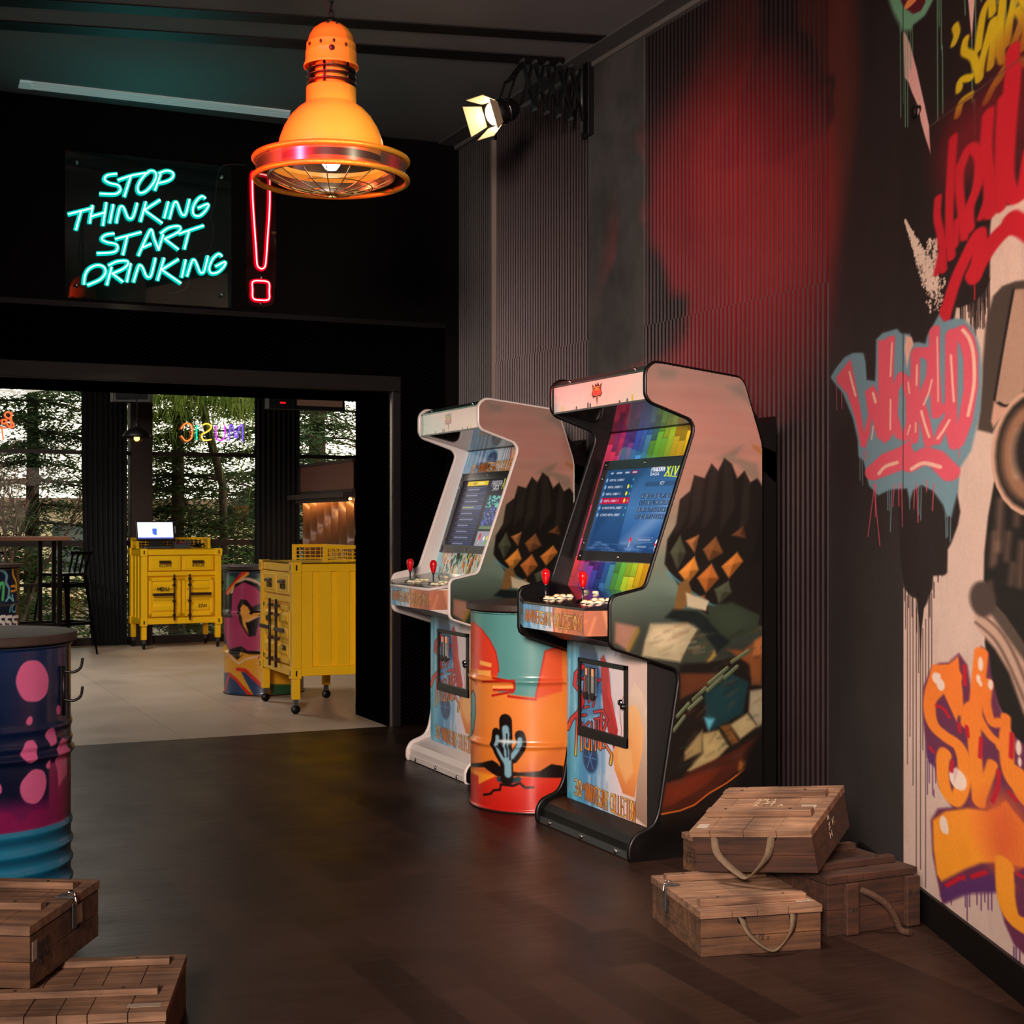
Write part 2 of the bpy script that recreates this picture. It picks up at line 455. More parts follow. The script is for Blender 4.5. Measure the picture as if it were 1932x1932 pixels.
m_conc = mat('concrete', (76,74,73), .8, noise=.45, nscale=3.2, bump=.5, bscale=25)
m_trim = mat('trim_grey', (118,112,108), .6)
struct('floor', MB().box(-4.5,XW+.3,-3,YB,-.12,0), m_floor)
struct('floor_back_room', MB().box(-6,8,YB,YG+.1,-.12,0), m_floor2)
struct('ceiling', MB().box(-4.5,XW+.3,-3,YB2,HC,HC+.15), m_ceil)
struct('ceiling_back_room', MB().box(-6,8,YB2,YG+.1,2.9,3.05), mat('dark_ceiling', (38,34,32), .8))
# dropped band and thin pale line where the ceiling meets the right wall
struct('trim_1', MB().box(3.37,XW,1.0,YB,HC-.012,HC+.01), mat('band_grey', (90,88,88), .8))
struct('trim_2', MB().box(XW-.03,XW+.02,1.0,YB,HC-.035,HC), m_trim)
# right wall: flat backing + sheets + bare concrete pillar
wr = struct('wall_right', MB().box(XW+.02,XW+.25,4.5,YB+.3,0,HC), m_black)
def corr(name, y0, y1, z0, z1, m=m_corr, x=XW, pitch=.033, h=.009):
    n = max(1, round((y1-y0)/pitch)); p = (y1-y0)/n; pr = []
    for i in range(n):
        a = y0+i*p
        pr += [(a,0),(a+.50*p,0),(a+.62*p,-h),(a+.86*p,-h)]
    pr.append((y1,0))
    vs = [(x+d,a,z) for z in (z0,z1) for a,d in pr]; k = len(pr)
    mb = MB().add(vs, [(i,i+1,k+i+1,k+i) for i in range(k-1)])
    return mb.build(name, m, wr, kind='structure')
ZS = 2.19
Y0 = 4.66; y_s = 5.30; y_p0 = 6.085; y_p1 = 6.655; y_e = 7.84
corr('corrugated_sheet', Y0-.02, y_s, ZS-.02, HC-.03, x=XW+.008); corr('corrugated_sheet', y_s, y_p0, ZS-.02, HC-.03, x=XW+.004)
corr('corrugated_sheet', Y0-.02, y_s, 0, ZS, x=XW+.0); corr('corrugated_sheet', y_s, y_p0, 0, ZS, x=XW-.004)
corr('corrugated_sheet', y_p1, y_e, ZS-.02, HC-.03, x=XW+.006); corr('corrugated_sheet', y_p1, y_e, 0, ZS, x=XW)
corr('corrugated_sheet', y_e+.02, YB+.02, 0, HC-.03, m=mat('dark_corrugated', (22,18,19), .45, metal=.4))
struct('pillar', MB().box(XW-.015,XW+.1,y_p0,y_p1,0,HC), m_conc, wr)
struct('trim_3', MB().box(XW-.03,XW+.01,y_e,y_e+.025,0,3.5), mat('white_strip', (150,135,128), .5), wr)
# mural wall: from the corner towards the camera, slightly turned
PC = np.array([XW, 4.66]); PE = np.array([2.04, 1.0]); ML = float(np.linalg.norm(PE-PC)); MT = (PE-PC)/ML; MN = np.array([MT[1], -MT[0]])
if MN @ (-PC) < 0: MN = -MN       # faces the room
def mur(px, py):
    xn = (px-CX)/FPX; d = np.array([xn*CP+SP, -xn*SP+CP])
    A = np.array([[d[0], -MT[0]],[d[1], -MT[1]]]); D, u = np.linalg.solve(A, PC)
    return (u, CAMH+(HORY-py)/FPX*D)
bk = [tuple(PC), tuple(PE), tuple(PE-MN*.2), tuple(PC-MN*.2+MT*.05)]
wm = fixn(struct('wall_mural', MB().prism([tuple(np.array(p)-MN*.004) for p in bk], 0, HC, 'z'), m_black))
seam_u = mur(1705, 1000)[0]

cv = Canvas(0, 2.25, 0, 3.5, .0034, (40,28,28))
cv.asp = .30
DK = (26,16,16); CR = (222,200,182)
def XA(l): return [mur(1532+x/3.22, y/3.22) for x,y in l]
def XB(l): return [mur(1532+x/3.22, 540+y/3.22) for x,y in l]
def XC(l): return [mur(1632+x/2.267, 1080+y/2.267) for x,y in l]
kA = .00049; kC = .00062
cv.grad([(0,(46,44,43)),(1.1,(42,38,38)),(1.6,(31,22,23)),(3.5,(27,18,19))])
cv.speckle(.12, 2, 3)
# pale ground right of the seam, then the black field over it
cv.poly([(seam_u,0),(2.3,0),(2.3,3.6),(seam_u,3.6)], vgrad(0,(205,182,170),3.0,(226,196,178)), .004)
rs = random.Random(5)
for i in range(120):
    u = rs.uniform(seam_u, 2.25); z = rs.uniform(.1,2.2); cv.line([(u,z),(u+rs.uniform(-.02,.02),z+rs.uniform(.02,.2))], rs.uniform(.002,.01), (196,172,160), .01, alpha=.35)
BF = XA([(530,-300),(1700,-300),(1700,1000),(1400,1150),(1265,1190),(1200,1245),(1100,1245),(1085,1400),(1085,1700),(1060,1760),(1000,1830),(900,1870)]) + XB([(880,130),(800,600),(900,1080),(890,1130),(885,1250),(905,1370),(890,1450),(850,1560),(828,1600),(825,1740),(810,1755),(740,1760),(735,1840),(720,1870),(700,1930),(650,1990),(640,1900),(600,1880),(560,1830),(530,1500)])
cv.poly(BF, DK, .006)
for i in range(44):
    x = rs.uniform(900,1085); y = 1860-(x-900)*.75; cv.line(XA([(x,y-30),(x,y+rs.uniform(20,260))]), .002, DK)
for x,y in ((568,1190),(590,1200),(612,1230),(640,1300),(662,1200),(688,1200),(720,1190),(745,1150),(770,1000),(785,980),(795,960)):
    cv.line(XB([(x,y+650),(x,y+650+rs.uniform(60,180))]), .0022, DK)
for x,a,b in ((176,60,240),(184,100,820),(195,100,700),(208,90,910),(222,100,1260),(232,150,430),(240,150,1270),(250,240,760),(262,200,1350),(275,100,520),(288,90,430)):
    cv.line(XC([(x,a),(x,b)]), .002, (60,44,44))
cv.poly(XC([(222,60),(236,240),(240,380),(245,240),(262,90),(290,40),(240,0)]), DK)
# speckled worn patches
for i in range(900):
    t = rs.random(); x = 570+t*170+rs.uniform(-30,80)*t; y = 1340+t*420+rs.uniform(-60,150)*t
    cv.blob(XA([(x,y)])[0], rs.uniform(.001,.0035), rs.uniform(.001,.005), CR)
for i in range(260):
    x = rs.uniform(700,770); y = rs.uniform(1450,1760); cv.blob(XA([(x,y)])[0], .002, rs.uniform(.001,.006), CR)
cv.poly(XA([(555,190),(572,200),(600,270),(640,420),(680,600),(715,760),(725,935),(690,830),(665,740),(650,650),(610,560),(590,500),(565,470)]), (232,178,172))
cv.poly(XA([(950,-30),(995,-30),(975,245),(965,150)]), (228,180,172))
cv.blob(XA([(640,680)])[0], .013, .018, (20,12,12)); cv.blob(XA([(645,680)])[0], .006, .010, (232,178,172))
# top balloon + drips
G = (112,170,135)
cv.poly(XA([(460,-80),(470,0),(495,75),(530,140),(545,185),(605,185),(615,155),(690,95),(740,0),(750,-80)]), G, .012)
cv.poly(XA([(535,-80),(545,10),(570,50),(620,85),(665,65),(690,20),(705,-80)]), (92,16,34), .006); cv.blob(XA([(625,-18)])[0], .03,.018,(240,150,80))
for x,a,b in ((540,160,715),(556,160,630),(568,170,770),(583,170,772),(600,170,420),(612,150,330),(765,-20,730),(775,-20,160),(788,-20,300),(796,280,690),(932,-20,90),(975,240,620),(990,600,970),(1180,-20,160),(1212,-20,230),(1258,240,510),(998,0,500),(1030,-20,10),(1130,-20,20)):
    cv.line(XA([(x,a),(x+3,b)]), .0022, G)
# yellow strokes
Yl = (212,184,22)
def ys(pts, w=38, c=Yl, **k): cv.line(XA(pts), w*kA, c, .006, smooth=True, **k)
for p in ([(874,160),(884,205),(866,262)],[(938,238),(930,310),(985,350),(1022,480)],[(1022,470),(1040,360),(1100,130)],[(1012,300),(1045,80),(1090,0),(1100,80)],[(1110,130),(1105,260),(1088,405)],[(1165,-20),(1150,150),(1145,320)],[(1150,300),(1160,365),(1205,330),(1290,100)],[(1062,615),(1120,500),(1210,360),(1320,200)],[(1240,-20),(1205,130),(1185,270)],[(1130,500),(1190,410),(1260,375),(1340,390)],[(898,545),(908,488),(968,472)],[(888,700),(912,620),(968,578)]): ys(p)
cv.poly(XA([(1250,-30),(1400,-30),(1400,180),(1270,170)]), (120,150,160), .02, alpha=.7)
for p in ([(1250,60),(1300,160),(1280,300)],[(1270,-20),(1330,80)]): ys(p, 30)
# red spray
R = (196,24,42)
for c,ru,rv in (((1060,760),.09,.10),((1240,620),.06,.2),((960,900),.06,.1),((850,900),.04,.12)):
    cv.poly([(XA([c])[0][0]+ru/.3*math.cos(k*PI/12), XA([c])[0][1]+rv*math.sin(k*PI/12)) for k in range(24)], (110,14,26), .09, alpha=.6)
def rs_(pts, w=48, soft=.008): cv.line(XA(pts), w*kA, R, soft, smooth=True)
for p,w in (([(770,1205),(765,1320),(790,1450),(802,1640)],44),([(760,1660),(790,1540),(835,1430)],34),([(862,840),(845,1100),(838,1350),(850,1560)],48),([(884,1340),(876,1490)],34),([(905,1000),(900,1150),(930,1440)],46),([(910,1010),(960,900),(1020,950),(1010,1120),(960,1270),(962,1390)],52),([(1075,690),(1062,900),(1080,1100),(1085,1300)],58),([(1165,600),(1150,900),(1150,1260)],52),([(1030,1320),(1085,1180),(1160,1060)],38),([(1225,450),(1195,800),(1185,1080),(1225,1190),(1290,1150),(1340,900)],72),([(1225,300),(1215,600)],60)): rs_(p, w)
for p,w in (([(800,1960),(870,1720),(950,1540),(1020,1420),(1015,1560),(992,1690)],70),([(990,1660),(1060,1530),(1150,1420),(1230,1370),(1340,1370)],92),([(1215,1330),(1340,1420)],80)): rs_(p, w, .008)
rs_([(810,1870),(800,1990),(790,2080)], 52, .006)
for x,a,b in ((992,1700,1820),(945,1380,1460),(1142,1240,1290)): cv.line(XA([(x,a),(x,b)]), .003, R)
# masked figure: plain dark shapes
cv.poly(XB([(1100,895),(1010,872),(1035,600),(1040,480),(1060,230),(1105,60),(1160,0),(1240,-30),(1500,-60),(1500,800),(1330,600),(1288,660),(1240,705),(1150,800)]), (70,58,52), .008)
cv.poly(XB([(1232,20),(1200,180),(1165,370),(1135,540),(1110,690),(1150,722),(1205,722),(1250,690),(1340,560),(1500,300),(1500,0)]), (176,142,122), .006)
cv.poly(XB([(1110,700),(1150,730),(1205,730),(1150,800),(1105,860),(1092,820)]), (205,160,138), .006)
cv.line(XB([(1228,20),(1165,370),(1112,690)]), .006, (28,20,20), smooth=True); cv.line(XB([(1140,708),(1180,728),(1215,715)]), .006, (28,20,20), smooth=True)
body = XB([(1500,560),(1330,700),(1260,770),(1228,850),(1215,960),(1170,1060),(1110,1200),(1075,1400),(1052,1620),(1048,1800),(1060,1932)])+XC([(515,40),(530,100),(516,300),(530,420),(570,560),(640,700),(690,760),(900,900),(1300,900),(1300,-400)])
cv.poly(body, (18,14,13), .006)
for x,y,h,w in ((1110,1500,200,14),(1150,1300,300,26),(1200,1500,160,16),(1225,1690,120,12),(1130,1560,120,10),(1280,1560,260,20),(1090,1800,90,10),(1260,1250,200,14)):
    cv.line(XB([(x,y),(x-15,y+h)]), w*kA, (150,118,100), .02, alpha=.7)
cv.blob(XB([(1345,1010)])[0], .085,.165,(205,165,140)); cv.blob(XB([(1345,1010)])[0], .075,.15,(30,24,22), .01); cv.blob(XB([(1350,1010)])[0], .065,.13,(150,110,84), .02)
cv.line(XB([(1270,880),(1240,1000),(1262,1150)]), .012, (215,185,160), .02, smooth=True); cv.blob(XB([(1340,1000)])[0], .035,.08,(26,20,20), .02)
for p,c in (([(478,230),(470,150),(480,105),(520,100),(600,190),(680,310),(760,420),(760,760),(680,600),(620,430),(560,330),(500,260)],(196,164,144)),([(480,110),(520,98),(600,180),(700,330),(760,420),(700,400),(600,260),(530,160),(485,140)],(84,72,64))): cv.poly(XC(p), c, .01)
cv.line(XC([(500,180),(580,250),(650,370),(760,640)]), .006, (110,84,74), .008, smooth=True); cv.line(XC([(478,215),(560,290),(630,420),(740,680)]), .006, (110,84,74), .008, smooth=True)
cv.blob(XB([(1040,1900)])[0], .03,.05,(74,60,56),.012)
# WORLD tag
cv.poly(XB([(115,555),(145,500),(200,432),(250,405),(300,403),(318,410),(330,460),(336,568),(385,575),(390,480),(392,325),(430,285),(520,258),(545,285),(600,290),(615,345),(650,338),(692,348),(703,300),(775,170),(805,215),(870,195),(930,200),(985,260),(1025,380),(1038,520),(1028,760),(970,1000),(900,1110),(890,1250),(852,1400),(818,1395),(800,1330),(740,1245),(670,1210),(620,1240),(597,1310),(580,1230),(480,1235),(405,1272),(348,1210),(315,1060),(285,1035),(280,930),(250,800),(190,650),(140,590)]), (112,148,162), .008)
cv.poly(XB([(575,300),(610,310),(622,350),(600,400),(580,500),(565,380)]), (230,178,160), .006)
Pk = (222,88,108)
def pk(p, w, c=Pk, soft=.006): cv.line(XB(p), w*1.15*kA, c, soft)
for p in ([(150,555),(235,445),(262,560),(300,760),(330,980),(300,975),(265,800),(215,650),(155,585)],[(325,640),(375,600),(400,640),(440,820),(480,930),(440,950),(400,920),(365,800),(355,900),(325,985),(300,960),(345,780)],[(405,330),(440,325),(510,298),(500,480),(495,700),(500,900),(445,955),(420,900),(405,600)],[(150,560),(235,445),(250,500),(200,600)]): cv.poly(XB(p), Pk, .006)
for p,w in (([(540,545),(505,640),(500,790),(530,900),(572,918),(600,830),(600,680),(572,570),(540,545)],46),([(632,400),(628,650),(624,930)],50),([(640,405),(700,400),(735,440),(730,540),(690,640),(655,680)],54),([(655,690),(690,820),(715,950)],52),([(748,270),(745,500),(762,770)],54),([(762,780),(800,740),(850,740)],44),([(840,790),(800,850),(765,940)],44),([(850,290),(850,480),(848,740),(850,880),(872,960)],56),([(905,275),(945,330),(968,430),(968,620),(935,820),(890,945)],62),([(470,330),(470,700)],50)): pk(p, w)
pk([(370,1130),(450,1060),(560,1020)], 95); pk([(380,1150),(560,1080)], 60); pk([(575,1030),(600,1080),(690,1030),(760,1050),(840,1130)], 95)
cv.line(XB([(560,980),(590,960),(590,1010)]), .02, Pk)
for p,w in (([(230,520),(248,590),(268,665)],16),([(374,650),(390,705)],18),([(490,345),(480,545)],12),([(481,690),(479,870)],11),([(376,850),(365,930)],9),([(588,585),(595,650)],9),([(641,480),(639,600)],11),([(732,570),(712,650),(682,720)],11),([(668,760),(690,840),(716,915)],14),([(764,310),(768,500),(770,700)],8),([(848,420),(856,560),(866,700)],12),([(920,265),(960,320),(985,420),(988,600),(952,785)],17),([(838,815),(800,880),(768,925)],15),([(410,1138),(450,1095),(520,1072)],24),([(610,1110),(680,1075),(782,1098)],24),([(635,830),(632,885)],9),([(600,845),(584,900)],9)): cv.line(XB(p), w*kA, (240,190,170), .004, smooth=True)
for x,a,b,dx,c in ((150,600,750,4,Pk),(184,640,745,0,Pk),(385,1200,1520,-42,Pk),(378,1200,1575,38,Pk),(392,1200,1400,-4,Pk),(505,1200,1340,-12,Pk),(530,1200,1335,2,Pk),(548,1200,1460,6,Pk),(628,1230,1350,-6,Pk),(640,1200,1435,8,Pk),(745,1200,1362,-10,Pk),(700,1180,1248,0,Pk),(320,1000,1055,0,Pk),(338,1000,1060,0,Pk),(900,950,1040,0,Pk),(295,1040,1180,0,G),(308,1040,1210,4,G),(463,1230,1360,0,G),(474,1230,1362,0,G),(488,1230,1490,-8,G),(597,1300,1355,0,G),(652,1220,1390,0,G),(668,1220,1420,-4,G),(815,1390,1530,4,G),(828,1390,1520,0,G),(846,1390,1550,-2,G)):
    cv.line(XB([(x,a),(x+dx,b)]), .0024, (112,148,162) if c is G else c)
# STYLE tag
PU = (104,44,78)
cv.poly(XC([(250,560),(252,490),(285,410),(320,388),(360,385),(405,345),(440,395),(462,530),(478,420),(500,316),(532,335),(545,440),(575,560),(620,680),(690,740),(900,900),(900,1750),(690,1640),(640,1590),(600,1500),(562,1330),(440,1370),(335,1420),(318,1345),(292,1210),(284,1060),(315,1010),(375,1005),(320,920),(300,830),(268,790),(262,720),(252,640)]), PU, .008)
cv.poly(XC([(330,1330),(560,1290),(570,1370),(440,1375),(345,1412),(325,1385)]), (86,44,100), .01); cv.poly(XC([(265,740),(300,770),(300,830),(272,810)]), (86,44,100), .01)
OR = vgrad(.25,(248,160,40),.75,(242,128,46))
def orr(p, w): cv.line(XC(p), w*kC, OR, .006, smooth=True)
cv.poly(XC([(290,395),(360,392),(402,358),(408,420),(418,520),(405,600),(395,640),(340,520),(300,560),(262,560),(262,500)]), OR, .006)
for p,w in (([(390,440),(320,450),(285,520),(280,600),(300,660),(350,705),(400,740),(425,800),(428,870),(412,940),(385,975),(352,940),(335,870),(335,800),(345,775)],56),([(385,430),(395,500),(400,590)],46),([(500,345),(492,430),(478,560),(470,700),(480,860),(490,980)],52),([(490,980),(520,900),(548,820)],40),([(430,650),(435,590),(465,570),(500,640),(540,700),(585,735)],34),([(530,470),(522,560),(545,640),(578,640)],36),([(605,620),(600,720),(585,750)],36),([(610,700),(612,820),(640,900),(690,930)],50),([(650,860),(690,960),(760,1020)],70)): orr(p, w)
cv.poly(XC([(292,1060),(345,1022),(440,1008),(520,1020),(583,1000),(588,985),(608,978),(630,1010),(690,1080),(900,1150),(900,1350),(680,1262),(570,1240),(500,1243),(430,1270),(330,1322),(310,1290),(296,1180)]), OR, .008)
cv.blob(XC([(600,1120)])[0], .05,.1,(228,104,48),.08)
orr([(600,1250),(605,1380),(630,1470),(680,1510),(760,1540)], 66)
cv.poly(XC([(640,1285),(700,1260),(720,1380),(680,1370),(645,1330)]), PU, .006)
for c,a,b in (((308,452),.012,.017),((326,480),.011,.018),((320,440),.004,.006),((497,392),.006,.02),((488,455),.005,.012),((497,475),.004,.008),((340,1080),.011,.026),((352,1100),.005,.014),((400,885),.022,.03),((540,480),.006,.014),((660,750),.006,.02),((665,810),.004,.012)): cv.blob(XC([c])[0], a, b, (240,220,205), .005)
cv.poly(XC([(380,850),(395,830),(400,850),(385,900)]), (220,190,190), .004)
for p in ([(310,570),(340,585),(362,618)],[(372,850),(378,810)],[(428,400),(430,480)],[(280,750),(295,768)],[(575,850),(570,920),(548,980)],[(620,940),(650,975)],[(500,710),(495,790)],[(405,650),(408,680)],[(438,660),(442,700)],[(350,1340),(410,1305)],[(425,1300),(425,1310)],[(460,1302),(520,1282)],[(655,1290),(675,1300)],[(632,690),(628,790)]): cv.line(XC(p), .0095, (190,20,44), .005, smooth=True)
for x,a,b in ((270,810,950),(278,810,900),(292,820,950),(305,820,900),(298,930,960),(440,1370,1490),(432,1370,1430),(450,1370,1430),(482,1370,1420),(500,1370,1445),(515,1370,1410),(530,1360,1440),(545,1360,1445),(640,1600,1680),(650,1600,1660),(665,1620,1690),(372,1400,1420)): cv.line(XC([(x,a),(x,b)]), .0024, (86,44,100))
cv.line([(seam_u,0),(seam_u,3.5)], .0015, (20,14,12))
cv.line([mur(1755,239), mur(1932,106)], .003, (90,70,60)); cv.speckle(.04, 7, 2)
m_paint = mat('wall_paint', attr='paint', rough=.55, noise=.08, nscale=3, bump=.12, bscale=40)
cv.mesh('mural_painting', m_paint, lambda U,V: (PC[0]+MT[0]*U+MN[0]*.002, PC[1]+MT[1]*U+MN[1]*.002, V), wm, kind='structure', flip=True)
# rest of the mural wall beyond the frame is plain pale paint
mb = MB(); a = PC+MT*2.25+MN*.001; b = PE+MN*.001
mb.quad((a[0],a[1],0),(b[0],b[1],0),(b[0],b[1],HC),(a[0],a[1],HC)); struct('wall_mural_plain', mb, mat('pale_wall', (150,128,116), .6, noise=.1), wm)
# baseboard along the mural wall
a = PC+MT*.45+MN*.0; b = PE; n2 = MN*.018
fixn(struct('baseboard_right', MB().prism([tuple(a+MN*.003), tuple(b+MN*.003), tuple(b+n2), tuple(a+n2)], 0, .10, 'z'), m_black, bevel=.003))
# ring bolt in the mural wall
ru, rz_ = mur(1732,211); rp = PC+MT*ru+MN*.006
t = thing('ring_bolt', 'small dark metal ring bolt fixed high on the graffiti wall', 'ring bolt', (rp[0],rp[1],rz_))
mb = MB(); mb.tube([(MT[0]*.016*math.cos(k*PI/10)+MN[0]*.008, MT[1]*.016*math.cos(k*PI/10)+MN[1]*.008, .018*math.sin(k*PI/10)) for k in range(20)], .0045, 8, closed=True)
mb.build('ring', m_black, t); MB().tube([(0,0,0.0),(MN[0]*.012,MN[1]*.012,0)], .012, 12).build('base', m_black, t)

# other walls of the front room
struct('wall_right_front', MB().box(2.04,2.24,-3,1.05,0,HC), m_dark)
struct('wall_front', MB().box(-4.6,2.3,-3.2,-3,0,HC), m_dark)
struct('wall_left', MB().box(-4.7,-4.5,-3,YB2,0,HC), m_dark)
# back wall with the wide doorway
mb = MB(); mb.box(-4.5,-1.2,YB,YB2,0,HC); mb.box(XJ,XW+.2,YB,YB2,0,HC); mb.box(-1.2,XJ,YB,YB2,ZD,HC)
wb = struct('wall_back', mb, m_dark)
# expanded-metal cladding around and inside the doorway
def mesh_mat(name, ax):
    m = bpy.data.materials.new(name); m.use_nodes = True; nt = m.node_tree; b = nt.nodes['Principled BSDF']
    tc = nt.nodes.new('ShaderNodeTexCoord'); sep = nt.nodes.new('ShaderNodeSeparateXYZ'); nt.links.new(tc.outputs['Object'], sep.inputs[0])
    def M(op, a, b2=None):
        n = nt.nodes.new('ShaderNodeMath'); n.operation = op
        for i, v in enumerate((a, b2)):
            if v is None: continue
            if isinstance(v, (int,float)): n.inputs[i].default_value = v
            else: nt.links.new(v, n.inputs[i])
        return n.outputs[0]
    p = M('MULTIPLY', sep.outputs[ax], 1/.045); q = M('MULTIPLY', sep.outputs[2], 1/.024)
    s1 = M('PINGPONG', M('ADD', p, q), .5); s2 = M('PINGPONG', M('SUBTRACT', p, q), .5)
    mn = M('MINIMUM', s1, s2); lt = M('LESS_THAN', mn, .1)
    mx = nt.nodes.new('ShaderNodeMix'); mx.data_type = 'RGBA'; nt.links.new(lt, mx.inputs['Factor'])
    mx.inputs['A'].default_value = (.0004,.0003,.0003,1); mx.inputs['B'].default_value = (.0045,.0035,.0035,1)
    nt.links.new(mx.outputs['Result'], b.inputs['Base Color']); b.inputs['Roughness'].default_value = .6; b.inputs['Specular IOR Level'].default_value = .0
    bp = nt.nodes.new('ShaderNodeBump'); bp.inputs['Strength'].default_value = .8; bp.inputs['Distance'].default_value = .004
    nt.links.new(lt, bp.inputs['Height']); nt.links.new(bp.outputs['Normal'], b.inputs['Normal'])
    return m
mm_x, mm_y = mesh_mat('expanded_metal_front', 0), mesh_mat('expanded_metal_side', 1)
mb = MB(); mb.box(-4.4,XW-.1,YB-.02,YB,ZD+.1,2.45); mb.box(XJ+.06,XW-.1,YB-.02,YB,0,ZD+.1)
struct('door_1_cladding', mb, mm_x, wb)
mb = MB(); mb.box(XJ-.012,XJ,YB,YB2,0,ZD); mb.box(-1.2,XJ,YB+.02,YB2,ZD-.012,ZD); struct('door_1_reveal', mb, mm_y, wb)
m_frame = mat('door_frame_metal', (22,17,16), .5, metal=.2, spec=.3)
mb = MB(); mb.box(-4.4,XJ+.06,YB-.045,YB,ZD,ZD+.095); struct('door_1_head', mb, m_frame, wb, bevel=.004)
mb = MB(); mb.box(XJ+.005,XJ+.06,YB-.043,YB,0,ZD); struct('door_1_jamb', mb, mat('door_jamb_metal', (26,24,26), .4, metal=.3), wb, bevel=.004)
mb = MB(); mb.box(XJ-.003,XJ+.005,YB-.05,YB,0,ZD); struct('trim_4', mb, mat('bright_edge', (130,120,118), .25, metal=.9), wb)
mb = MB(); mb.box(-4.4,XW-.1,YB-.03,YB,2.45,2.48); struct('trim_5', mb, m_black, wb)

# ceiling: dark slots and the white linear air outlet
def ctrip(name, quad, m, dz=.006, t=.02):
    P = [onz(x,y,HC-dz) for x,y in quad]; mb = MB()
    vs = [(p[0],p[1],HC-dz) for p in P]+[(p[0],p[1],HC+t) for p in P]
    mb.add(vs, [(0,1,2,3),(7,6,5,4),(0,4,5,1),(1,5,6,2),(2,6,7,3),(3,7,4,0)])
    return fixn(struct(name, mb, m))
ctrip('trim_6', [(0,-5),(580,27),(1175,68),(1168,84),(580,46)][0:1]+[(1175,70),(1170,85),(0,12)], m_slot)
ctrip('trim_7', [(0,40),(1065,109),(1065,126),(0,56)], m_slot)
ctrip('trim_8', [(-60,180),(860,272),(860,284),(-60,192)], m_slot)
P = [onz(x,y,HC) for x,y in ((38,150),(548,208),(545,220),(35,162))]
t = thing('air_outlet', 'long white linear slot air outlet set in the grey ceiling', 'air vent', (P[0][0],P[0][1],HC-.012))
def lerp(a,b,k): return tuple(a[i]*(1-k)+b[i]*k for i in range(3))
m_vent = mat('vent_white', (225,232,228), .4, emit=(200,230,225), es=.12)  # a little emission added to the white blades, which are no lamp
for k0,k1 in ((0,.20),(.40,.60),(.80,1)):
    q = [lerp(P[0],P[3],k0),lerp(P[1],P[2],k0),lerp(P[1],P[2],k1),lerp(P[0],P[3],k1)]
    mb = MB(); mb.add([(a,b,HC-.012) for a,b,c in q]+[(a,b,HC) for a,b,c in q], [(0,1,2,3),(0,4,5,1),(1,5,6,2),(2,6,7,3),(3,7,4,0)])
    fixn(mb.build('blade', m_vent, t, world=True))
q = [P[0], lerp(P[0],P[1],.04), lerp(P[3],P[2],.04), P[3]]
mb = MB(); mb.add([(a,b,HC-.013) for a,b,c in q]+[(a,b,HC) for a,b,c in q], [(0,1,2,3),(0,4,5,1),(1,5,6,2),(2,6,7,3),(3,7,4,0)]); fixn(mb.build('end_plate', m_vent, t, world=True))
mb = MB(); mb.add([(a,b,HC-.003) for a,b,c in P], [(0,1,2,3)]); mb.build('backing', m_black, t, world=True)
# ------------------------------------------------------------------ arcade machines
AX, AY, AW = 2.631, 4.674, .80
PROF = [(0,0),(0,.056),(.022,.092),(.10,.120),(.126,.17),(.21,.657),(.207,.683),(.193,.707),(-.070,.792),(-.081,.81),(-.081,.955),(-.070,.975),(.057,1.002),(.072,1.02),(.274,1.585),(.276,1.61),(.257,1.639),(.086,1.696),(.068,1.719),(.068,1.811),(.102,1.84),(.474,1.798),(.495,1.777),(.575,1.545),(.575,0)]
PR = fillet(PROF, .03, 4)
INP = inpoly(PR)
PX0, PZ0, PX1, PZ1 = .130, .960, .345, 1.625       # sloping inner face
def face(t, off=0.0):                               # t along the slope
    L = math.hypot(PX1-PX0, PZ1-PZ0); nx, nz = -(PZ1-PZ0)/L, (PX1-PX0)/L
    return (PX0+(PX1-PX0)*t+nx*off, PZ0+(PZ1-PZ0)*t+nz*off)
FL_ = math.hypot(PX1-PX0, PZ1-PZ0)
m_art = mat('printed_vinyl', attr='paint', rough=.32, noise=.03, coat=.3)
m_art_glow = mat('printed_acrylic', attr='paint', rough=.12, coat=.6, emit_attr=.10)  # slight emission put into the print colours; the panel is no lamp
m_screen = mat('lit_screen', attr='paint', rough=.3, emit_attr=.42, spec=.12)
m_white = mat('white_laminate', (214,206,202), .35, coat=.2)
m_blk = mat('black_laminate', (7,6,6), .42, coat=.04, spec=.3)
m_chrome = mat('chrome', (200,200,200), .15, metal=1.0)
m_grey = mat('grey_metal', (92,96,98), .35, metal=.7)
m_redball = mat('red_ball', (205,14,24), .12, coat=.8)
m_btn = mat('cream_button', (236,224,196), .25)
m_btn2 = mat('amber_button', (200,150,70), .25)
m_mirror = mat('smoked_acrylic', (60,60,62), .08, metal=.85)

def c4(l): return [(960+x/3.715, 660+y/3.715) for x,y in l]
def c5(l): return [(960+x/3.715, 1120+y/3.715) for x,y in l]
def side(l): return [(p[0]-AX, p[2]) for p in (ony(x,y,AY) for x,y in l)]
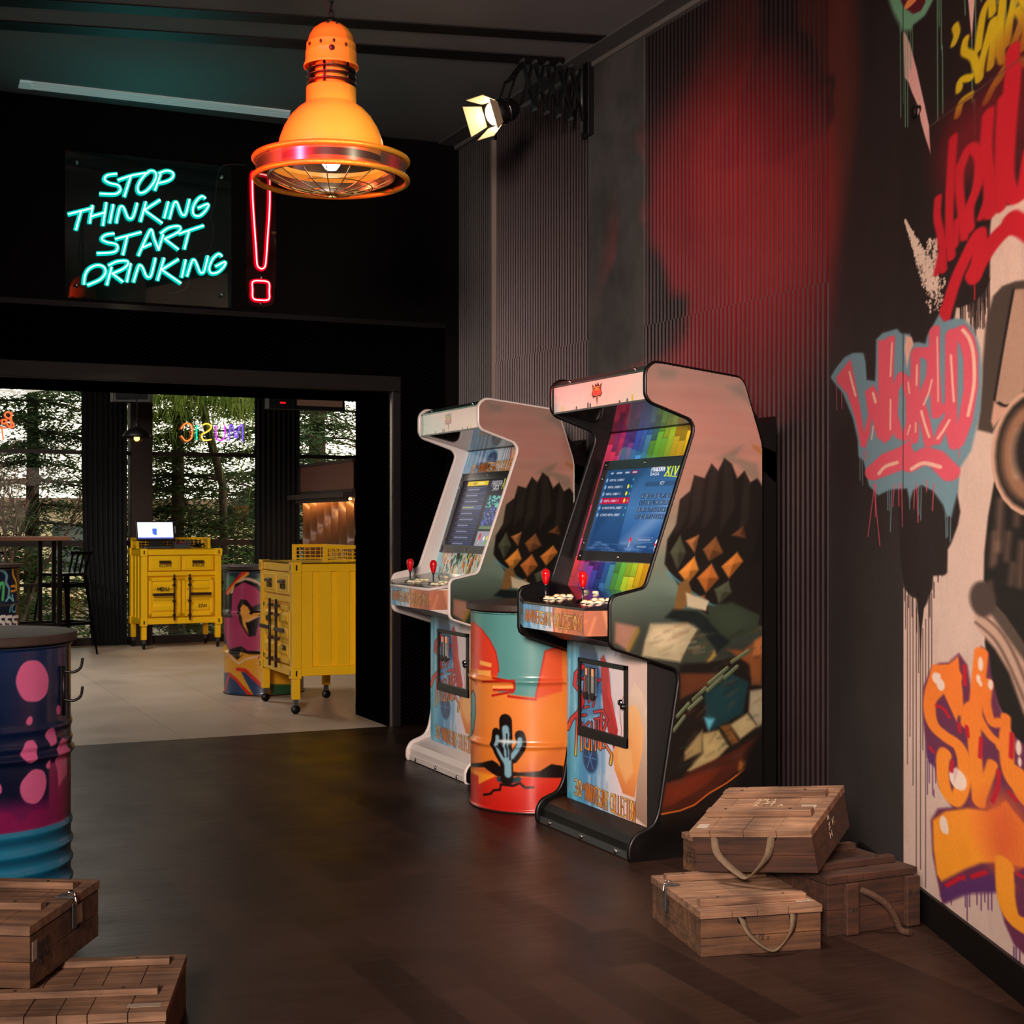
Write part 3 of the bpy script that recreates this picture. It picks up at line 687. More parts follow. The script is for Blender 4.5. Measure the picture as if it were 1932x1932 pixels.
# side art: an abstract, figureless composition in the print's colours
cv = Canvas(-.10, .60, 0, 1.86, .0021)
cv.grad([(0,(10,8,7)),(.5,(16,12,11)),(.85,(46,54,48)),(1.0,(84,104,92)),(1.2,(118,122,104)),(1.4,(158,120,104)),(1.6,(160,112,102)),(1.86,(140,112,104))])
rr = random.Random(3)
for i in range(90):
    x, z = rr.uniform(-.1,.6), rr.uniform(1.0,1.85); c = rr.choice([(178,132,118),(140,108,100),(150,140,122),(128,116,106)])
    cv.poly([(x+rr.uniform(-.1,.1), z+rr.uniform(-.06,.06)) for k in range(5)], c, .06, alpha=.16)
S4, S5 = lambda l: side(c4(l)), lambda l: side(c5(l))
cv.poly(S4([(1040,120),(1180,150),(1160,200),(1060,190)]), (104,102,92), .03, alpha=.6)
cv.poly(S4([(1520,260),(1640,230),(1700,400),(1640,330),(1580,300)]), (96,96,90), .03, alpha=.6)
cv.poly(S4([(1450,760),(1640,670),(1590,750),(1740,800),(1770,960),(1690,900),(1600,800)]), (112,102,88), .02, alpha=.7)
cv.poly(S4([(1700,650),(1780,700),(1770,740),(1710,690)]), (150,100,56), .01, alpha=.8)
cv.poly(S4([(1100,1560),(1200,1500),(1300,1600),(1240,1750),(1000,1640)]), (100,122,110), .04, alpha=.6)
# dark crags: a jagged rock skyline with lit facets
cv.poly(S4([(1090,1500),(1110,1330),(1175,1220),(1200,1050),(1270,990),(1300,880),(1370,900),(1420,800),(1465,850),(1510,760),(1560,800),(1600,900),(1650,850),(1690,930),(1740,900),(1790,980),(1790,1932),(1500,1932),(1300,1800),(1180,1640)]), (19,16,13), .010)
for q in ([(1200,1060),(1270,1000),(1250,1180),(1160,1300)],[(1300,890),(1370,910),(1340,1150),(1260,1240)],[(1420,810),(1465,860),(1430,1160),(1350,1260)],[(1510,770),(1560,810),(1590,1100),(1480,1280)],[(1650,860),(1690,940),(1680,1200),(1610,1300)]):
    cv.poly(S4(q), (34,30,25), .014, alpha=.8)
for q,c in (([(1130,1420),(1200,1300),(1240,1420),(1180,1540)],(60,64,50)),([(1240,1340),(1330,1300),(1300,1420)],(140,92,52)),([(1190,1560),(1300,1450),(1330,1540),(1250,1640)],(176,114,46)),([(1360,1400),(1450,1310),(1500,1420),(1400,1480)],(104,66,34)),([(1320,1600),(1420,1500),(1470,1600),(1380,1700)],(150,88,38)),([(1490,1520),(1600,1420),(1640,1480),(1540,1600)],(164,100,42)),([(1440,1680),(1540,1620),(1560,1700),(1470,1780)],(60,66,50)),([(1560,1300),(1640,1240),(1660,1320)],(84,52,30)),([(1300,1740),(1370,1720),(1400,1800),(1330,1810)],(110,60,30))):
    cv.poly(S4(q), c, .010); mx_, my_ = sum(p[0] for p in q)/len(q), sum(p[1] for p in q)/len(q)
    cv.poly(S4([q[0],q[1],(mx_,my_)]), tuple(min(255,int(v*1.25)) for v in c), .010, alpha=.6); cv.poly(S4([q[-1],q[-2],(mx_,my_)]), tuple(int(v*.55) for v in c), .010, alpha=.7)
cv.line(S4([(1110,1560),(1280,1700),(1420,1790),(1600,1840)]), .008, (74,128,138), .012)
# angular slabs, middle
for pts,c in (([(1190,1640),(1250,1600),(1290,1720),(1210,1830),(1150,1840)],(104,78,42)),([(1240,1700),(1400,1760),(1380,1830),(1250,1800)],(168,160,132)),([(1780,1100),(1785,1500),(1700,1480)],(12,11,11))):
    cv.poly(S4(pts), c, .01)
for pts,c in (([(-500,140),(1200,100),(1120,20),(1180,-20)],(86,104,92)),
    ([(1090,170),(1150,110),(1320,120),(1440,200),(1560,330),(1450,420),(1300,210)],(16,24,24)),
    ([(1390,90),(1560,60),(1760,150),(1740,260),(1560,340),(1480,280),(1400,190)],(40,50,38)),
    ([(990,210),(1250,205),(1330,250),(1270,350),(1200,480),(930,440),(950,340)],(150,142,112)),
    ([(1010,240),(1220,230),(1190,330),(1060,380),(960,330)],(172,160,128)),
    ([(1330,240),(1450,390),(1370,500),(1215,470),(1260,360)],(44,52,42)),
    ([(1440,400),(1370,500),(1390,500),(1452,430)],(130,106,52)),
    ([(745,200),(905,235),(880,290),(830,400),(740,340)],(132,98,82)),
    ([(905,235),(915,260),(840,410),(820,400)],(120,100,44)),
    ([(1200,500),(1500,470),(1780,380),(1780,1932),(1060,1932),(1060,1500),(1150,900)],(20,15,12)),
    ([(1530,390),(1640,400),(1740,320),(1778,290),(1770,640),(1700,640),(1690,500)],(100,58,30)),
    ([(1720,330),(1775,300),(1775,440),(1710,430)],(136,84,46)),
    ([(1200,560),(1500,560),(1400,640),(1200,740)],(74,40,22)),
    ([(1370,700),(1560,560),(1680,620),(1640,840),(1420,960),(1380,860)],(18,44,48)),
    ([(1370,870),(1440,880),(1400,960)],(70,140,160)),
    ([(1230,1110),(1355,955),(1350,1110),(1230,1170)],(122,106,70)),
    ([(1355,980),(1470,955),(1540,1070),(1440,1180),(1270,1250),(1250,1240),(1360,1120)],(136,122,82)),
    ([(1480,930),(1540,915),(1610,1040),(1560,1060)],(92,62,28)),
    ([(1550,920),(1670,840),(1740,930),(1620,1020)],(140,128,92)),
    ([(1690,680),(1780,665),(1780,920),(1745,935),(1680,830)],(124,118,96)),
    ([(1240,1260),(1620,1080),(1780,960),(1780,1080),(1600,1250),(1300,1480),(1080,1540),(1070,1500)],(58,24,14)),
    ([(1620,1180),(1670,1180),(1640,1240),(1610,1240)],(150,90,40)),
    ([(1100,1330),(1240,1290),(1500,1200),(1400,1330),(1150,1480),(1070,1500)],(84,32,16))):
    if pts[0][0] > -400:
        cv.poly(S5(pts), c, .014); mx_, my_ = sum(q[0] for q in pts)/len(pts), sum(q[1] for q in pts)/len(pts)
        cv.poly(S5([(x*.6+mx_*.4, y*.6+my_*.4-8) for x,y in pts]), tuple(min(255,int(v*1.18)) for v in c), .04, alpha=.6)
for a,b in (((1155,960),(1230,860)),((1180,860),(1260,770)),((1290,745),(1380,660)),((1260,810),(1350,730)),((1400,630),(1530,520)),((1510,590),(1600,510)),((1560,480),(1680,400)),((1390,680),(1500,580))):
    cv.line(S5([a,b]), .014, (70,80,58), .006); cv.line(S5([(a[0]-4,a[1]-8),(b[0]-4,b[1]-8)]), .004, (116,130,96), .005)
cv.line(S5([(1070,1545),(1200,1520),(1300,1480),(1400,1400),(1520,1330),(1640,1240),(1770,1080)]), .006, (176,84,30), .005)
for k in range(26):
    x_, y_ = rr.uniform(960,1300), rr.uniform(220,460); cv.line(S5([(x_,y_),(x_+rr.uniform(30,90),y_-rr.uniform(5,40))]), .006, rr.choice([(126,118,92),(186,176,146),(104,100,80)]), .012, alpha=.35)
for k in range(60):
    x_, y_ = rr.uniform(1150,1780), rr.uniform(200,1500); cv.line(S5([(x_,y_),(x_+rr.uniform(30,120),y_-rr.uniform(20,80))]), .007, rr.choice([(20,18,14),(70,60,42),(40,56,52),(96,54,28)]), .014, alpha=.35)
cv.poly([(.40,0),(.6,0),(.6,.5),(.5,.36)], (10,8,8), .04); cv.poly([(-.1,0),(.6,0),(.6,.12),(-.1,.12)], (10,8,8), .05)
cv.streaks(.06, 4, 9, 'h')
ART_SIDE = cv

# kick panel art: blue streaks, the logo lettering, warm brushed colour on the right; no figure
KX = .100
def kick(l): return [(p[1]-AY, p[2]) for p in (onx(x,y,AX+KX) for x,y in c5(l))]
kc = Canvas(.05, .715, .10, .76, .0016, (90,160,205))
kL, kR = .712, .054
kc.grad([(.05,(214,190,176)),(.17,(226,200,190)),(.26,(238,222,228)),(.36,(214,224,240)),(.46,(150,196,228)),(.56,(70,150,205)),(.64,(96,190,220)),(.715,(70,160,190))], 'u')
rr = random.Random(8)
for i in range(70):
    u = rr.uniform(.28,.715); z = rr.uniform(.05,.8); c = rr.choice([(40,120,190),(120,200,235),(230,240,250),(60,150,210),(20,90,165)])
    kc.line([(u,z),(u+.005,z-rr.uniform(.1,.35))], rr.uniform(.004,.02), c, .02, alpha=.4)
kc.poly(kick([(495,380),(560,250),(620,430),(660,700),(600,720),(500,560)]), (24,62,110), .02, alpha=.85)
WG = vgrad(.12,(196,98,46),.62,(250,206,150),.3,(242,160,84))
kc.poly(kick([(830,760),(880,620),(935,690),(975,860),(995,1100),(995,1660),(880,1560),(900,1300),(860,1000)]), vgrad(.1,(150,118,100),.6,(232,208,186)), .006)
kc.poly(kick([(835,800),(880,775),(920,840),(942,960),(935,1100),(900,1300),(880,1430),(800,1400),(740,1230),(725,1110),(770,1040),(810,1060),(835,950)]), WG, .004)
kc.poly(kick([(775,1030),(860,1100),(870,1250),(820,1330),(760,1180)]), (250,196,130), .02, alpha=.7)
kc.poly(kick([(640,460),(665,425),(700,520),(715,700),(765,960),(750,1060),(735,1090),(695,960),(660,800),(650,620)]), (176,24,34), .004)
kc.poly(kick([(700,520),(716,720),(766,960),(748,930),(690,700)]), (230,60,60), .006, alpha=.6)
kc.poly(kick([(700,440),(805,440),(800,900),(780,900),(730,740)]), (226,216,220), .006)
kc.line(kick([(810,700),(780,820),(790,960),(780,1040)]), .004, (150,40,40), smooth=True)
kc.asp = .55
# globe
g = kick([(570,1150)])[0]
kc.blob(g, .040,.070,(86,150,196)); kc.blob(g, .034,.060,(26,60,110), .01)
for k in range(3): kc.line([(g[0]+.05*math.cos(a), g[1]+.05*math.sin(a)) for a in (k*1.05, k*1.05+3.14)], .003, (80,150,210))
kc.poly(kick([(490,700),(640,560),(650,860),(520,860)]), (60,120,175), .02, alpha=.8)
# lettering of the logo
LG = vgrad(.30,(252,220,60),.46,(206,30,44),.37,(240,110,50))
SB = (28,24,44)
def jag(l, w, col=None):
    for q in l: kc.line(kick(q), (w*.8+13)*.00054, SB)
def jagf(l, w):
    for q in l: kc.line(kick(q), w*.8*.00054, LG)
Sg = [[(520,510),(470,560),(462,640),(500,690),(520,760),(490,830),(440,880),(412,945)]]
Tx = [[(510,600),(560,570)],[(535,580),(528,700)],[(560,640),(590,600),(585,690)],[(600,640),(640,600)],[(620,620),(610,720)],[(560,760),(610,700),(590,790)],[(530,800),(560,790)]]
Fg = [[(455,860),(540,850)],[(480,860),(468,1130)],[(474,960),(515,950)]]
Fi = [[(512,905),(508,1100)]]
Gg = [[(560,900),(535,930),(535,1080),(562,1095),(566,1010)]]
Hh = [[(582,900),(580,1100)],[(610,890),(608,1100)],[(582,1000),(610,995)]]
Tt = [[(600,880),(650,870)],[(628,880),(628,1080)]]
Ee = [[(650,890),(648,1080),(668,1080)],[(650,980),(668,975)],[(650,890),(672,885)]]
Rr = [[(600,830),(660,820),(690,880),(665,960),(635,985)],[(650,840),(640,1090)],[(640,980),(690,1080),(722,1130),(712,1195)]]
for G_, w_ in ((Sg,34),(Tx,13),(Fg,17),(Fi,15),(Gg,13),(Hh,12),(Tt,12),(Ee,11),(Rr,18)): jag(G_, w_)
for G_, w_ in ((Sg,34),(Tx,13),(Fg,17),(Fi,15),(Gg,13),(Hh,12),(Tt,12),(Ee,11),(Rr,18)): jagf(G_, w_)
GOLD = vgrad(.14,(248,196,90),.30,(150,74,20),.22,(230,160,60))
def gold_text(cvs, t, p0, p1, h0, h1, lw, ow, col=None, gap=.3):
    """text along p0->p1 (u,v baseline), height h0..h1"""
    L = text_lines(t, 0, 0, 1, 1, 0, gap, narrow='I1')
    def W(p): x, y = p; hh = h0*(1-x)+h1*x; return (p0[0]*(1-x)+p1[0]*x, p0[1]*(1-x)+p1[1]*x+y*hh)
    for l in L: cvs.line([W(p) for p in l], lw+ow*2, (38,12,10))
    for l in L:
        for q0, q1 in zip(l[:-1], l[1:]):
            t_ = (q0[1]+q1[1])/2; g_ = (250,206,110) if t_ > .55 else ((214,128,40) if t_ > .3 else (246,184,70)); cvs.line([W(q0), W(q1)], lw, col or g_)
kc.asp = .8
a, b = kick([(462,1405)])[0], kick([(510,1425)])[0]
gold_text(kc, '30', a, b, .062,.062, .0058,.0028); c_, d_ = kick([(512,1370)])[0], kick([(530,1375)])[0]
gold_text(kc, 'TH', c_, d_, .022,.022, .003,.0015)
gold_text(kc, 'ANNIVERSARY', kick([(535,1440)])[0], kick([(695,1520)])[0], .066,.070, .0042,.0020)
gold_text(kc, 'COLLECTION', kick([(712,1525)])[0], kick([(886,1600)])[0], .070,.074, .0046,.0020)
# control front art, u runs along the front
CF = [(-.081,.012),(-.175,.03),(-.175,.55),(-.081,.788)]
cf = Canvas(0, .86, .0, .105, .0017); cf.asp = .8
cf.grad([(0,(150,96,74)),(.12,(176,104,76)),(.24,(214,120,70)),(.33,(236,160,110)),(.36,(240,228,232)),(.45,(196,220,240)),(.6,(110,180,220)),(.86,(80,160,205))], 'u')
for i in range(60):
    u = rr.uniform(.34,.86); cf.line([(u,.11),(u+rr.uniform(-.01,.01),rr.uniform(0,.06))], rr.uniform(.004,.014), rr.choice([(30,110,185),(230,240,250),(90,180,225),(50,140,205)]), .01, alpha=.5)
for i in range(26):
    u = rr.uniform(.0,.34); cf.line([(u,rr.uniform(0,.1)),(u+rr.uniform(-.05,.05),rr.uniform(0,.1))], rr.uniform(.004,.012), rr.choice([(120,60,44),(226,140,90),(246,180,120),(90,50,44)]), .012, alpha=.45)
cf.line([(.35,.11),(.352,.06),(.34,0)], .008, (190,70,50), .004)
cf.blob((.50,.10), .04,.03,(110,150,190), .01)
FR = .0945
gold_text(cf, '30', (.80,.03), (.665,.03), .042,.042, .0055,.0022); gold_text(cf, 'TH', (.66,.055), (.625,.055), .016,.016, .003,.0012)
gold_text(cf, 'ANNIVERSARY', (.60,.03), (.365,.024), .044,.046, .0042,.0018)
gold_text(cf, 'COLLECTIO', (.345,.022), (.16,.022), .048,.048, .0042,.0018)
gold_text(cf, 'N', (.143,.02), (.118,.02), .05,.05, .006,.0022)
def cf_pos(off=0.0):
    segs = []; tot = 0
    for a, b in zip(CF[:-1], CF[1:]):
        L = math.hypot(b[0]-a[0], b[1]-a[1]); segs.append((tot, tot+L, a, b)); tot += L
    def f(U, V):
        k = [s_[0] for s_ in segs]+[tot]; xs = [p[0] for p in CF]; ys_ = [p[1] for p in CF]
        u = np.clip(U, 0, tot)
        return (np.interp(u, k, xs)-off, np.interp(u, k, ys_), .832+V)
    return f, tot
# rainbow panel
def rainbow(u):
    ks = [0,.1,.22,.32,.42,.5,.58,.68,.78,.9,1.0]
    cs = [(236,52,50),(244,150,40),(240,196,40),(206,206,50),(110,190,60),(90,180,110),(60,120,200),(50,76,170),(110,60,160),(220,60,140),(236,50,60)]
    return tuple(float(np.interp(u, ks, [c[i] for c in cs])) for i in range(3))
def rainbow_canvas():
    c = Canvas(0, AW-.036, 0, FL_, .0022); r = random.Random(11)
    W = AW-.036; n = 17
    for i in range(n):
        v = -r.uniform(0,.1)
        while v < FL_:
            h = r.uniform(.07,.17); base = rainbow(min(1,max(0,(i+.5)/n+r.uniform(-.06,.06)))); k = r.uniform(.75,1.25)
            col = tuple(min(255,x*k) for x in base); d = tuple(x*.72 for x in col)
            c.poly([(i*W/n,v),((i+1)*W/n,v),((i+1)*W/n,v+h),(i*W/n,v+h)], vgrad(v,d,v+h,col)); c.line([(i*W/n,v),((i+1)*W/n,v)], .002, tuple(x*.5 for x in base)); v += h
            if r.random() < .5: c.poly([(i*W/n+W/n*.85,v-h),((i+1)*W/n,v-h),((i+1)*W/n,v)], tuple(x*.6 for x in base), alpha=.6)
        c.line([(i*W/n,0),(i*W/n,FL_)], .0016, tuple(x*.55 for x in rainbow(i/n)))
    return c
def blue_canvas():
    c = Canvas(0, AW-.036, 0, FL_, .0022); r = random.Random(12)
    c.grad([(0,(230,120,70)),(.14,(244,150,90)),(.2,(238,222,214)),(.4,(190,214,234)),(.6,(96,160,206)),(.764,(120,196,214))], 'u')
    for i in range(60):
        u = r.uniform(.18,.76); c.line([(u,FL_),(u+r.uniform(-.01,.01),FL_-r.uniform(.05,.2))], r.uniform(.004,.014), r.choice([(40,110,185),(235,242,250),(80,170,220),(30,80,150)]), .01, alpha=.5)
    for i in range(16):
        u = r.uniform(0,.2); c.line([(u,FL_),(u+r.uniform(-.04,.04),FL_-.16)], r.uniform(.005,.014), r.choice([(200,90,50),(250,190,130),(160,70,40)]), .008, alpha=.5)
    c.blob((.42,FL_-.055), .075,.05,(100,160,200)); c.blob((.42,FL_-.055), .06,.04,(30,60,110), .01)
    for k in range(3): c.line([(.42+.05*math.cos(x), FL_-.055+.035*math.sin(x)) for x in (k*1.05+.3, k*1.05+3.44)], .003, (90,160,210))
    c.line([(.21,FL_),(.19,FL_-.06),(.2,FL_-.14)], .01, (180,60,30), .006)
    gold_text(c, '30', (.66,FL_-.128), (.60,FL_-.126), .045,.045, .006,.0026); gold_text(c, 'TH', (.595,FL_-.10), (.57,FL_-.10), .018,.018, .003,.0015)
    gold_text(c, 'ANNIVERSARY', (.555,FL_-.126), (.30,FL_-.122), .05,.05, .0058,.0028); gold_text(c, 'COLLECTION', (.28,FL_-.122), (.02,FL_-.12), .052,.052, .006,.0028)
    # busy bright shards along the bottom, pale ground
    c.poly([(0,0),(.764,0),(.764,.135),(0,.135)], (196,222,214), .004)
    c.poly([(.62,0),(.764,0),(.764,.135),(.66,.135)], (120,190,200), .03)
    for i in range(150):
        u, v = r.uniform(.02,.68), r.uniform(0,.125); col = r.choice([(206,34,34),(238,190,40),(30,110,70),(240,236,230),(36,30,34),(220,120,40),(90,170,150),(244,214,170),(36,80,60)])
        c.line([(u,v),(u+r.uniform(-.02,.02),v+r.uniform(.01,.05))], r.uniform(.005,.02), col, .003)
        if r.random() < .6: c.line([(u+.006,v),(u+r.uniform(-.02,.02),v+r.uniform(.01,.05))], .002, (20,16,20))
    return c
def face_pos(off): return lambda U, V: (face(0,off)[0]+(PX1-PX0)*V/FL_, AW-.018-(AW-.036-U)*1.0, face(0,off)[1]+(PZ1-PZ0)*V/FL_)
SC0, SC1, SU0, SU1 = .235, .775, .075, .685      # screen extents (t along slope, u across)
def screen_two():
    W, Hh_ = SU1-SU0, (SC1-SC0)*FL_
    c = Canvas(0, W, 0, Hh_, .0017); c.grad([(0,(22,52,96)),(.1,(40,84,140)),(.2,(58,104,156)),(.32,(44,84,130)),(.5,(14,40,66))])
    # u=0 is the right-hand side seen from the front
    X = lambda x: W*(1-x); Y = lambda y: Hh_*(1-y)
    P_ = lambda l: [(X(x),Y(y)) for x,y in l]
    c.poly(P_([(.52,.05),(.0,.9),(.0,.05)]), (20,46,80), .05, alpha=.5); c.poly(P_([(.45,.86),(.95,.35),(1,.5),(.6,.95)]), (120,150,190), .06, alpha=.5)
    c.poly(P_([(.04,.05),(.40,.05),(.44,.97),(.04,.97)]), (24,54,92), .004, alpha=.55)
    for i in range(6):
        y = .15+i*.08
        if i == 3: c.poly(P_([(.02,y-.035),(.42,y-.035),(.42,y+.035),(.02,y+.035)]), (160,20,60))
        c.text(['MORTAL KOMBAT','MORTAL KOMBAT II','MORTAL KOMBAT 3','MORTAL KOMBAT 4','ULTIMATE MORTAL KOMBAT','ULTIMATE MORTAL KOMBAT'][i], X(.07), Y(y+.012), -W*(.2 if i < 4 else .27), Hh_*.022, .0016, (190,205,225))
        c.blob((X(.03),Y(y)), .008,.009,(110,160,210)); c.text('A', X(.385), Y(y+.014), -.012, Hh_*.026, .002, (70,190,200))
        if i in (1,2,3): c.blob((X(.35),Y(y)), .008,.009,(200,200,40))
    c.poly(P_([(.34,.05),(.43,.05),(.43,.09),(.34,.09)]), (100,26,60)); [c.line(P_([(a_,.07),(b_,.07)]), .007, (150,170,196), .004) for a_,b_ in ((.06,.09),(.14,.21),(.26,.31),(.36,.41))]
    c.text('PANDORA', X(.60), Y(.075), -W*.17, Hh_*.045, .0034, (220,226,236)); c.text('SAGA', X(.60), Y(.12), -W*.11, Hh_*.03, .0028, (190,200,215))
    c.text('XIV', X(.79), Y(.13), -W*.15, Hh_*.115, .008, (186,206,60), outline=(60,80,30), ow=.002); c.line(P_([(.78,.13),(.96,.15)]), .003, (170,200,60))
    c.poly(P_([(.57,.19),(.98,.19),(.98,.24),(.57,.24)]), (40,70,108)); c.text('KEY', X(.76), Y(.225), -.03, .012, .0016, (200,210,225))
    for r_ in range(4):
        for k in range(8):
            x = .56+k*.052; y = .32+r_*.075; c.poly(P_([(x,y),(x+.044,y),(x+.044,y+.055),(x,y+.055)]), (38,66,102)); ch = 'ABCDEFGHIJKLMNOPQRSTUVWXYZ012346'[r_*8+k]
            c.text(ch, X(x+.012), Y(y+.045), -.011, .014, .0014, (170,186,205))
    for i in range(60):
        x, y = random.Random(i).uniform(0,1), random.Random(i+99).uniform(.86,.99); c.line(P_([(x,y),(x+.08,y+random.Random(i+7).uniform(-.01,.01))]), .003, (110,150,200), .006, alpha=.4)
    c.blob((X(.58),Y(.83)), .008,.012,(210,20,40)); c.line(P_([(.58,.84),(.575,.9)]), .004, (180,190,200))
    c.line(P_([(.67,.825),(.83,.825)]), .007, (110,134,170), .004); c.line(P_([(.64,.80),(.86,.80),(.86,.85),(.64,.85),(.64,.80)]), .0014, (120,140,170)); c.line(P_([(.69,.90),(.80,.90)]), .007, (104,128,160), .004)
    c.blob((X(.93),Y(.86)), .016,.018,(214,218,230)); c.poly(P_([(.90,.86),(.96,.86),(.955,.885),(.905,.885)]), (200,30,50)); c.text('OK', X(.91), Y(.94), -.02, .014, .002, (220,225,235))
    return c
def screen_one():
    W, Hh_ = SU1-SU0, (SC1-SC0)*FL_
    c = Canvas(0, W, 0, Hh_, .0017, (14,16,34)); X = lambda x: W*(1-x); Y = lambda y: Hh_*(1-y); P_ = lambda l: [(X(x),Y(y)) for x,y in l]
    for x in range(30): c.line(P_([(.03+x*.012,.0),(.0+x*.012,1)]), .004, (40,30,44), .006, alpha=.3)
    c.poly(P_([(.10,.045),(.54,.045),(.54,.11),(.10,.11)]), (214,190,30)); c.poly(P_([(.22,.06),(.30,.06),(.30,.095),(.22,.095)]), (170,150,24)); c.poly(P_([(.34,.06),(.46,.06),(.46,.095),(.34,.095)]), (236,220,120))
    for i in range(10):
        y = .165+i*.086; c.line(P_([(.06,y-.03),(.55,y-.03)]), .0016, (110,130,170)); c.line(P_([(.06,y+.035),(.55,y+.035)]), .0016, (80,96,140))
        c.poly(P_([(.12,y-.028),(.55,y-.028),(.55,y+.033),(.12,y+.033)]), (26,40,80) if i != 3 else (70,84,124))
        q_ = random.Random(i+40); x_ = .15
        while x_ < .34+.04*(i%3):
            w__ = q_.uniform(.02,.05); c.line(P_([(x_,y),(x_+w__,y)]), .007, (150,156,176) if i != 3 else (180,200,80), .004, alpha=.8); x_ += w__+.015
    c.text('PANDORA', X(.62), Y(.125), -.125, .026, .003, (220,224,236)); c.text('SAGA', X(.66), Y(.19), -.075, .024, .003, (220,224,236)); c.text('XIV', X(.84), Y(.17), -.07, .07, .006, (180,210,50))
    r = random.Random(6)
    c.poly(P_([(.62,.26),(1,.26),(1,.73),(.62,.73)]), (24,50,90))
    for i in range(220):
        x, y = r.uniform(.62,1), r.uniform(.26,.7); col = (r.choice([(40,150,150),(60,170,120),(120,200,190)]) if y < .42 else r.choice([(50,60,160),(60,90,190),(110,120,150),(40,40,90)]))
        c.poly(P_([(x,y),(x+.025,y),(x+.025,y+.02),(x,y+.02)]), col)
    c.poly(P_([(.62,.69),(1,.69),(1,.73),(.62,.73)]), (90,120,80))
    c.poly(P_([(.62,.76),(1,.76),(1,.97),(.62,.97)]), (140,146,160)); c.blob((X(.69),Y(.84)), .013,.022,(206,20,44)); c.line(P_([(.69,.86),(.69,.93)]), .004, (220,220,220))
    for k,(x,y,cc) in enumerate(((.78,.86,(230,230,235)),(.84,.85,(206,200,60)),(.90,.85,(206,200,60)),(.84,.92,(40,180,80)),(.90,.92,(40,180,80)),(.96,.85,(200,30,40)))): c.blob((X(x),Y(y)), .01,.012,cc)
    return c
def marquee_canvas(pale):
    W = AW-.036; c = Canvas(0, W, 0, .104, .0016)
    c.grad([(0,(236,208,196)),(.4,(230,200,188)),(.6,(222,206,196)),(.764,(170,196,186))], 'u')
    r = random.Random(4)
    for i in range(30): c.line([(r.uniform(.45,.76),r.uniform(0,.1)),(r.uniform(.45,.76),r.uniform(0,.1))], .01, (206,214,206), .02, alpha=.4)
    m = .385
    K = lambda l: [(m-x*.001,.05+y*.001) for x,y in l]
    c.poly(K([(-40,44),(-20,30),(-8,46),(0,34),(10,48),(22,32),(42,44),(36,18),(44,0),(30,-12),(12,-8),(2,-46),(-8,-10),(-30,-14),(-44,2),(-34,18)]), (44,20,22))
    c.poly(K([(-34,14),(-8,22),(0,12),(10,24),(36,14),(30,-4),(10,-2),(2,-40),(-6,-2),(-32,-6)]), (176,28,34)); c.poly(K([(-5,-6),(8,-6),(2,-42)]), (150,96,50))
    c.text('STREET', m+.030, .064, -.06, .016, .0024, (240,196,80)); c.text('FIGHTER', m+.032, .046, -.066, .012, .002, (240,120,80))
    for u,h,cl in ((.10,.030,(214,190,40)),(.14,.012,(60,60,50)),(.44,.018,(40,50,60)),(.46,.024,(30,40,50)),(.56,.012,(60,50,40)),(.68,.026,(206,190,60)),(.20,.008,(120,60,40))): c.line([(u,0),(u,h*.6)], .012, cl, .004); c.blob((u,h*.7), .006,.007,cl)
    return c
R_, B_ = rainbow_canvas(), blue_canvas()
SHARED = {}
def shared(key, fn, t):
    """the first machine makes the mesh, the second reuses it"""
    if key not in SHARED: o = fn(); SHARED[key] = o; return o
    o = SHARED[key].copy(); COL.objects.link(o); o.parent = t; return o
